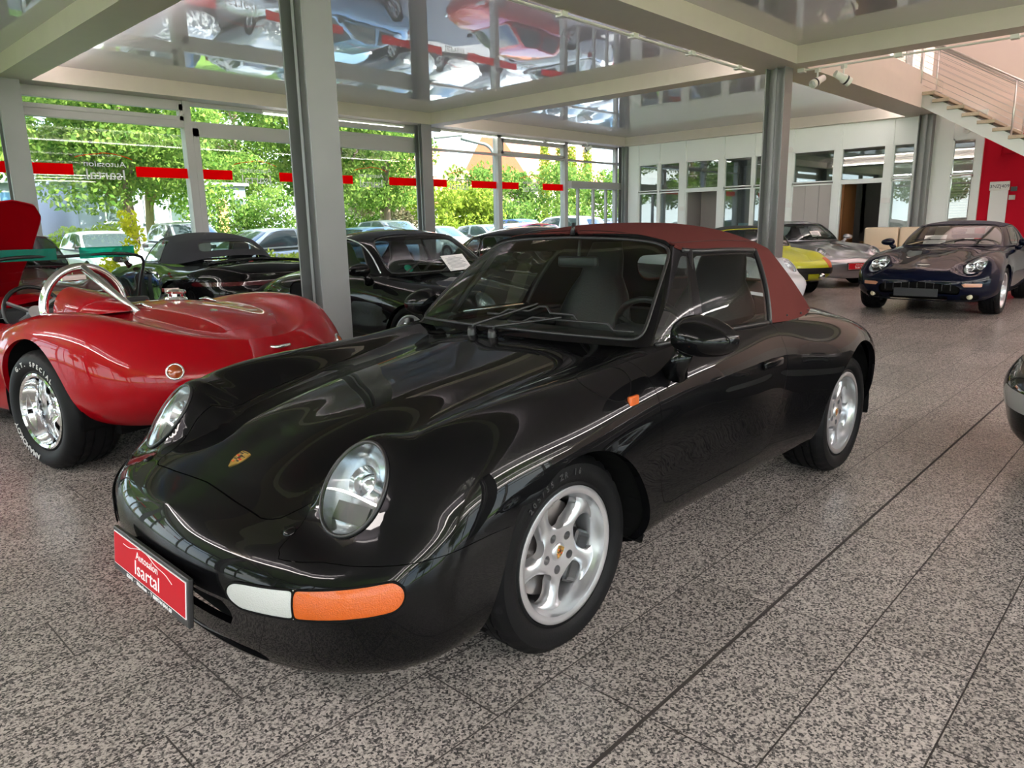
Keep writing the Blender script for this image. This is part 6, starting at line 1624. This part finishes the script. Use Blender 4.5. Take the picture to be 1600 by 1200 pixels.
def leaves(key, blobs, n, size, m, flat=1.0, seed=1):
    g = np.random.default_rng(seed); B = np.array(blobs, float); w = B[:, 3]*B[:, 4]; idx = g.choice(len(B), n, p=w/w.sum())
    u = g.normal(size=(n, 3)); u /= np.linalg.norm(u, axis=1)[:, None]; rad = g.random(n)**.35
    c = B[idx, :3]+u*rad[:, None]*np.stack([B[idx, 3], B[idx, 3], B[idx, 4]], 1)
    a = g.normal(size=(n, 3)); a /= np.linalg.norm(a, axis=1)[:, None]; b = np.cross(a, g.normal(size=(n, 3))); b /= np.linalg.norm(b, axis=1)[:, None]
    s = (size*(.6+.8*g.random(n)))[:, None]
    V = np.stack([c-a*s, c+b*s*.55, c+a*s, c-b*s*.55], 1).reshape(-1, 3); F = np.arange(4*n).reshape(-1, 4)
    me = bpy.data.meshes.new(key); me.vertices.add(4*n); me.vertices.foreach_set('co', V.ravel()); me.loops.add(4*n); me.loops.foreach_set('vertex_index', F.ravel()); me.polygons.add(n); me.polygons.foreach_set('loop_start', np.arange(0, 4*n, 4)); me.update(calc_edges=True); me.validate()
    me.materials.append(m); return me
def tree_mesh(seed, h=9, r=3.4, z0=2.6, n=24000, size=.085, m=None):
    g = random.Random(seed); bl = []
    for k in range(26):
        a = g.random()*6.28; q = g.random()**.5; z = z0+(h-z0)*g.random(); rr = r*math.sqrt(max(.1, 1-((z-(z0+h)/2)/((h-z0)/2+.6))**2))*q*.8
        bl.append((rr*math.cos(a), rr*math.sin(a), z, .9+g.random()*.6, .6+g.random()*.4))
    me = leaves('foliage', bl, n, size, m or ML1, seed=seed)
    b = bmesh.new(); tube(b, [(0, 0, 0), (.05, 0, 1.5), (0, .1, 3.0), (.1, 0, h*.6), (.0, 0, h*.85)], [.20, .16, .13, .09, .03], 10)
    for p in bl[:14]: z = max(1.9, p[2]-1.6); tube(b, [(0, 0, z), (p[0]*.5, p[1]*.5, z+.8*(p[2]-z)), (p[0], p[1], p[2])], [.07, .045, .015], 6)
    t = bpy.data.meshes.new('trunk'); b.to_mesh(t); b.free(); t.materials.append(M_bark); return me, t
TV = [tree_mesh(s) for s in (3, 8, 15)]
def tree(x, y, k, s, lab, grp=None, rz=0, zs=1.0):
    r = empty('tree', (x, y, -.05), rz); r.scale = (s, s, s*zs); tag(r, lab, 'tree', grp); me, t = TV[k]
    put('foliage', me, r); put('trunk', t, r); return r
tree(2.4, 21.0, 0, 1.0, 'broadleaf tree outside the leftmost wide pane', rz=.3); tree(8.85, 24.7, 1, 1.0, 'broadleaf tree outside behind the left mullion of the glass front', rz=1.4)
tree(13.6, 20.3, 2, .95, 'broadleaf tree whose trunk stands just right of the big front column', rz=2.2); tree(19.8, 26.0, 0, 1.0, 'broadleaf tree outside just left of the middle column', rz=2.9)
ORD = ['leftmost', 'second from the left', 'third from the left', 'fourth from the left', 'fifth from the left', 'sixth from the left', 'seventh from the left', 'eighth from the left', 'ninth from the left', 'tenth from the left']
for i, (x, y, k, s) in enumerate(((-5.5, 21.5, 1, 1.1), (-3, 31.5, 2, 1.15), (4.8, 32, 0, 1.1), (12.4, 32.5, 1, 1.1), (27.5, 38, 2, 1.0))):
    tree(x, y, k, s, 'green tree in the nearer tree belt beyond the parked cars, '+ORD[i], 'nearer tree belt', rz=i*1.1)
for i, (x, y, k, s) in enumerate(((-8, 52, 2, 1.5), (4, 53, 0, 1.5), (16, 54, 2, 1.5), (28, 55, 1, 1.5), (-14, 38, 0, 1.3))):
    tree(x, y, k, s, 'tall tree in the farthest tree belt, '+['second from the left', 'third from the left', 'fourth from the left', 'rightmost', 'leftmost'][i], 'farthest tree belt', rz=i*.9)
for i, (x, y, k, s) in enumerate(((-14, 6, 1, 1.1), (-14, -3, 2, 1.1), (-3, -17, 0, 1.1), (6, -18, 1, 1.1), (-15, 14, 0, 1.1))):
    tree(x, y, k, s, 'tree outside the hall %s, seen only in reflections' % ('left of the camera, near', 'left of the camera, far', 'behind the camera, left', 'behind the camera, right', 'beyond the front left corner')[i], 'trees around the hall', rz=i)
def bush(name, x, y, blobs, n, size, m, lab, cat, grp=None, seed=5, z=-.05):
    me = leaves('foliage', blobs, n, size, m, seed=seed); o = put(name, me, None, (x, y, z)); tag(o, lab, cat, grp); return o
# hedge wall on the right
g = random.Random(4); bl = [(g.uniform(-8, 8), g.uniform(-.8, .8), g.uniform(.4, 4.6), .9, .8) for _ in range(90)]
bush('hedge', 35.5, 29.5, bl, 22000, .12, ML2, 'tall green hedge filling the right panes of the glass front', 'hedge')
bl = [(g.uniform(-3, 3), g.uniform(-1, 1), g.uniform(.3, 2.9), .8, .7) for _ in range(30)]
bush('shrub', 25.4, 27.6, [(p[0]*.6, *p[1:]) for p in bl], 7000, .11, ML3, 'yellow-green shrub outside right of the middle column', 'shrub', seed=9)
bl = [(g.uniform(-2, 2), g.uniform(-1, 1), g.uniform(.3, 3.6), .8, .7) for _ in range(20)]
bush('shrub', 24.0, 31.6, bl, 5000, .11, leaf_mat('dull leaves', (.22, .18, .12), (.40, .38, .26)), 'brownish flowering shrub in front of the orange roof', 'shrub', seed=12)
for i, (x, y, h) in enumerate(((43.0, 37, 8.2), (44.8, 37, 7.9), (46.2, 37, 8.3), (48.2, 37, 8.0))):
    bl = [(0, 0, z, .62*(1-.55*(z/h)**2), .6) for z in np.linspace(.4, h-.5, 16)]
    bush('thuja', x, y, bl, 3500, .10, ML3, 'pointed bright green thuja, %s of four rising above the hedge' % ('leftmost', 'second from left', 'third from left', 'rightmost')[i], 'tree', 'thujas above the hedge', seed=20+i)
bl = [((1-z/11)*2.2*math.cos(a), (1-z/11)*2.2*math.sin(a), z, .8, .4) for z in np.linspace(2, 11, 12) for a in (0, 2.1, 4.2)]
bl.append((0, 0, 1, .5, 1.2)); bush('pine_tree', 41, 58, bl, 5000, .16, ML5, 'dark bluish conifer behind the orange roof', 'tree', seed=31)
bl = [(.15*math.sin(k), .1*k/10, .15+k*.14, .18, .16) for k in range(12)]+[(.5, .1, .5, .3, .2), (.8, 0, .4, .3, .2)]
bush('flowering_shrub', 5.05, 14.9, [(p[0]-.4+.07*i, p[1]-.1, p[2], p[3], p[4]) for i, p in enumerate(bl)], 900, .055, ML4, 'yellow-green flowering shrub close outside the left pane', 'shrub', seed=41)
g = random.Random(6); bl = [(g.uniform(-1.6, 1.6), g.uniform(-.3, .3), g.uniform(.1, .8), .25, .2) for _ in range(30)]
bush('meadow_plants', 7.9, 15.5, bl, 3500, .045, leaf_mat('meadow leaves', (.20, .34, .03), (.72, .70, .18)), 'wild meadow plants with yellow blossoms outside behind the black soft-top car', 'plants', seed=43)['kind'] = 'stuff'
# white building with windows
def building(x, y, w, h, lab, wins, m, base=0):
    r = empty('building', (x, y, 0)); tag(r, lab, 'building')
    bx('wall', m, r, 0, w, 0, 6, base, h); bx('roof', mat('flat roof edge', (.5, .52, .55), .6), r, -.15, w+.15, -.2, 6.2, h, h+.15)
    for (a, b, z0, z1, mm) in wins:
        o = bx('window', M_white, r, a-.06, b+.06, -.05, .02, z0-.06, z1+.06); bx('pane', mm, o, a, b, -.06, 0, z0, z1)
        bx('window_sill', M_white, o, a-.15, b+.15, -.12, 0, z0-.12, z0-.06)
    return r
M_bw = mat('pale blue wall', (.30, .34, .42), .8); M_wd = mat('dark window', (.10, .14, .14), .1, coat=1); M_or = mat('orange panel', (.75, .38, .14), .6)
building(11.3, 38, 5.6, 3.75, 'pale low building with white windows behind the left trees', [(1.2, 2.2, 1.9, 3.1, M_wd), (4.2, 5.0, 1.9, 3.1, M_wd), (3.0, 3.4, 1.9, 3.1, M_wd)], M_bw)
building(17.6, 38.5, 2.2, 3.7, 'small pale building with orange panel beside the parked cars', [(.5, 1.1, .8, 3.0, M_or), (1.5, 2.0, 1.8, 3.0, M_wd)], M_bw)
building(8.3, 39, 1.6, 3.6, 'narrow pale block left of the low building', [(.3, 1.2, 2.4, 3.2, mat('blue panel', (.2, .4, .7), .5))], M_bw)
# orange roofed house
hs = empty('house', (38.5, 46, -.6)); tag(hs, 'white house with orange tiled roof and skylight beyond the hedge', 'house')
bx('wall', mat('render white', (.7, .66, .6), .8), hs, -5, 5, -3, 5, 0, 4.2)
M_tile = mat('orange roof tiles', (.80, .27, .13), .7, noise=.2, nscale=6)
pmesh('roof', [(-5.6, -3.6, 3.7), (5.6, -3.6, 3.7), (3.2, 1, 8.3), (-3.2, 1, 8.3), (-5.6, 5.6, 3.7), (5.6, 5.6, 3.7), (-5.6, -3.6, 3.5), (5.6, -3.6, 3.5)], [(0, 1, 2, 3), (3, 2, 5, 4), (0, 3, 4), (1, 5, 2), (0, 6, 7, 1)], M_tile, hs)
k_ = 4.6/4.6
for (a, b) in ((-1.6, -.7), (-.5, .4)):
    pmesh('skylight', [(a, -1.62, 5.78), (b, -1.62, 5.78), (b, -.62, 6.78), (a, -.62, 6.78)], [(0, 1, 2, 3)], mat('skylight glass', (.75, .82, .9), .1, coat=1), hs)
h2 = empty('house', (52, 45, 0)); tag(h2, 'orange roof showing above the hedge near the corner', 'house')
bx('wall', mat('render white', (.7, .66, .6), .8), h2, -5, 5, -3, 5, 0, 5); pmesh('roof', [(-5.6, -3.6, 4.8), (5.6, -3.6, 4.8), (5.6, 1, 10.2), (-5.6, 1, 10.2), (-5.6, 5.6, 4.8), (5.6, 5.6, 4.8)], [(0, 1, 2, 3), (3, 2, 5, 4), (0, 3, 4), (1, 5, 2)], M_tile, h2)
# street lamp
lp = empty('street_lamp', (19.0, 18.7, -.05)); tag(lp, 'grey curved street lamp outside right of the middle column', 'street lamp')
b = bmesh.new(); tube(b, [(0, 0, 0), (0, 0, 3.7)]+[(-.35*(1-math.cos(a)), .3*(1-math.cos(a)), 3.7+.5*math.sin(a)) for a in np.linspace(.2, 1.5, 7)]+[(-1.0, .6, 4.35)], .055, 10); fin('pole', b, mat('lamp post grey', (.30, .34, .32), .5), lp, True)
b = bmesh.new(); box(b, -.5, .5, -.09, .09, -.04, .05, Matrix.Translation((-1.35, .85, 4.42)) @ Matrix.Rotation(2.5, 4, 'Z') @ Matrix.Rotation(.1, 4, 'Y'), bev=.03); fin('lamp_head', b, mat('lamp post grey', (.3, .34, .32)), lp)
# ---- parked cars, low detail
HAT = {0: S((.45,.28),(.55,.29),(.74,.34),(.82,.44),(.82,.55),(.79,.64),(.70,.69),(.5,.70),(.25,.70),(0,.70)),
 .35: S((.5,.22),(.68,.23),(.80,.33),(.855,.50),(.85,.66),(.80,.77),(.70,.81),(.5,.82),(.25,.83),(0,.83)),
 1.1: S((.55,.20),(.74,.21),(.82,.33),(.87,.52),(.87,.72),(.83,.86),(.74,.90),(.55,.93),(.27,.95),(0,.95)),
 2.2: S((.55,.20),(.74,.21),(.82,.33),(.875,.52),(.88,.74),(.84,.90),(.77,.94),(.55,.96),(.27,.97),(0,.97)),
 3.6: S((.55,.22),(.74,.23),(.83,.35),(.88,.54),(.885,.76),(.85,.93),(.77,.97),(.55,.99),(.27,1.0),(0,1.0)),
 4.2: S((.50,.30),(.66,.31),(.80,.40),(.85,.54),(.85,.74),(.80,.90),(.72,.95),(.5,.98),(.25,.98),(0,.98))}
def parked(kind):
    r = empty('parked_car'); ex = {'hatch': 0, 'suv': .18, 'saloon': 0}[kind]
    B = [(1.05,0,.95),(1.08,.35,.945),(1.18,.62,.93),(1.35,.76,.93),(2.0,.79,.95),(2.9,.79,.97),(3.5,.77,.98),(3.95,.70,.98),(4.08,.4,.99),(4.1,0,.99)]
    T = [(1.85,0,1.40),(1.87,.32,1.395),(1.93,.52,1.385),(2.02,.60,1.37),(2.3,.63,1.42),(2.9,.63,1.42),(3.4,.62,1.39),(3.62,.56,1.37),(3.7,.3,1.38),(3.72,0,1.38)]
    if kind == 'saloon': T = [(x if x < 2.8 else 2.8+(x-2.8)*.35, y, z-.02) for x, y, z in T]; B = [(x if x < 3 else 3+(x-3)*.75, y, z) for x, y, z in B]
    sc = [(x, z+ex*1.3) for x, z in ((1.85, 1.40), (2.0, 1.43), (2.6, 1.47), (3.3, 1.44), (3.72, 1.38))] if kind != 'saloon' else [(1.85, 1.39), (2.0, 1.41), (2.4, 1.44), (2.9, 1.40), (3.13, 1.36)]
    st = HAT
    if kind == 'suv': st = {x: [(y, z+ex*.8) for y, z in v] for x, v in HAT.items()}; B = [(x, y, z+ex*.8) for x, y, z in B]; T = [(x, y, z+ex*1.3) for x, y, z in T]
    DG = mat('parked car glass', (.05, .07, .08), .05, coat=1)
    sp = dict(st=st, L=4.2, nose=(.5, 2.4), tail=(.4, 2.6), np=[(.3, .1), (.5, 0), (.7, .03), (.9, .1)], ws=[(.80, .32, .36), (3.35, .32, .36)], B=B, T=T, S=sc, solid=True,
      win=[('windshield', -3, 2.6, .06, .95, .06, .42, .42, DG), ('side_window', 3.15, 4.7, .08, .92, .05, .6, .35, DG), ('rear_side_window', 4.85, 6.2, .08, .92, .05, .5, .35, DG), ('rear_window', 7.3, 12, .12, .88, .06, .4, .4, DG)])
    bv = gcar(r, sp, mat('car paint white', (.75, .77, .8), .3, coat=1), .34)
    b = None
    for s in (-1, 1):
        q = hit(bv, (-1, s*.66, .62+ex*.8), (1, 0, 0))
        if q[0]: b = bmesh.new(); box(b, -.02, .10, -.13, .13, -.06, .06, Matrix.Translation(q[0]) @ Matrix.Rotation(-s*.35, 4, 'Z'), bev=.02); fin('headlight', b, mat('parked lamp', (.6, .62, .65), .1, coat=1), r)
        q = hit(bv, (6, s*.70, .80+ex*.8), (-1, 0, 0))
        if q[0]: b = bmesh.new(); box(b, -.10, .02, -.10, .10, -.10, .10, Matrix.Translation(q[0]), bev=.02); fin('tail_light', b, M_redl, r)
    wheels(r, sp, .32, .215, .2, .2, style_spokes(.215, 5, .03, .015, .06, .92), 'park', M_alu, yF=.84, yR=.84)
    for s in (-1, 1):
        b = bmesh.new(); box(b, 1.32, 1.42, s*.88-.08, s*.88+.08, .96+ex*.8, 1.06+ex*.8, bev=.02); fin('door_mirror', b, M_trim, r)
    return r
def copy_tree(o, parent=None):
    c = o.copy(); COL.objects.link(c)
    if parent is not None: c.parent = parent
    for ch in o.children: copy_tree(ch, c)
    return c
protos = {k: parked(k) for k in ('hatch', 'suv', 'saloon')}
cols = {'white': (.75, .77, .8), 'silver': (.42, .45, .50), 'blue': (.03, .10, .38), 'dark blue': (.015, .03, .10), 'red': (.50, .012, .02), 'grey': (.16, .18, .20), 'light blue': (.25, .42, .60), 'black': (.01, .01, .012)}
PM = {k: mat('parked paint '+k, c, .3, coat=1, metal=.2) for k, c in cols.items()}
used = set()
def park(kind, col, x, y, hd, lab, grp=None):
    o = protos[kind] if kind not in used else copy_tree(protos[kind]); used.add(kind)
    tag(o, lab, 'car', grp); o.rotation_euler = (0, 0, math.radians(hd-180)); a = math.radians(hd-180); o.location = (x-2.1*math.cos(a), y-2.1*math.sin(a), -.05)
    for c in o.children:
        if c.name.split('.')[0] in ('body', 'roof') and c.type == 'MESH': c.material_slots[0].link = 'OBJECT'; c.material_slots[0].material = PM[col]
park('hatch', 'blue', 3.0, 18.4, 20, 'blue estate parked outside the left pane behind the yellow shrub')
park('saloon', 'silver', 9.0, 17.0, 185, 'silver saloon parked close outside behind the black soft-top car')
park('hatch', 'red', 16.9, 15.9, 182, 'red hatchback parked outside right of the middle column')
park('saloon', 'light blue', 13.0, 18.7, 184, 'light blue saloon outside between the big column and the middle column')
seq = ['white', 'silver', 'white', 'light blue', 'grey', 'white', 'silver', 'blue', 'white', 'silver', 'light blue', 'white', 'grey', 'white', 'silver', 'dark blue']
for i in range(16):
    park(['hatch', 'suv', 'saloon'][i % 3], seq[i], 7.5+i*2.65, 23.3+(i % 2)*.3, 268+i % 5, '%s %s in the long parked row beyond the glass, %s car from the left' % (seq[i], ['hatchback', 'van', 'saloon'][i % 3], ['first', 'second', 'third', 'fourth', 'fifth', 'sixth', 'seventh', 'eighth', 'ninth', 'tenth', 'eleventh', 'twelfth', 'thirteenth', 'fourteenth', 'fifteenth', 'sixteenth'][i]), 'row of parked cars outside')
for i in range(5):
    park(['suv', 'hatch', 'saloon'][i % 3], ['white', 'blue', 'white', 'silver', 'red'][i], 21.5+i*2.8, 17.9, 95, '%s car parked in the near row outside the right panes' % ['first white', 'blue', 'second white', 'silver', 'red'][i], 'near row of parked cars outside')
# cars outside behind the camera, seen only as reflections, are left out

g = random.Random(14); bl = [(g.uniform(-.8, .8), g.uniform(-9, 12), g.uniform(.4, 4.0), 1.0, .9) for _ in range(70)]
bush('hedge', 30, 3, bl, 12000, .13, ML2, 'green hedge outside behind the office rooms', 'hedge', seed=51)

g = random.Random(24); bl = [(g.uniform(-7, 7), g.uniform(-.7, .7), g.uniform(.3, 3.0), .9, .8) for _ in range(60)]
bush('hedge', 20.4, 34.6, [(p[0]*.75, *p[1:]) for p in bl], 13000, .10, ML2, 'green hedge behind the parked cars left of the middle column', 'hedge', seed=61)
bl = [(g.uniform(-8, 8), g.uniform(-.7, .7), g.uniform(.2, 1.5), .7, .5) for _ in range(50)]
bush('hedge', 4, 35.5, bl, 9000, .10, ML3, 'low yellow-green hedge in front of the pale low building', 'hedge', seed=62)
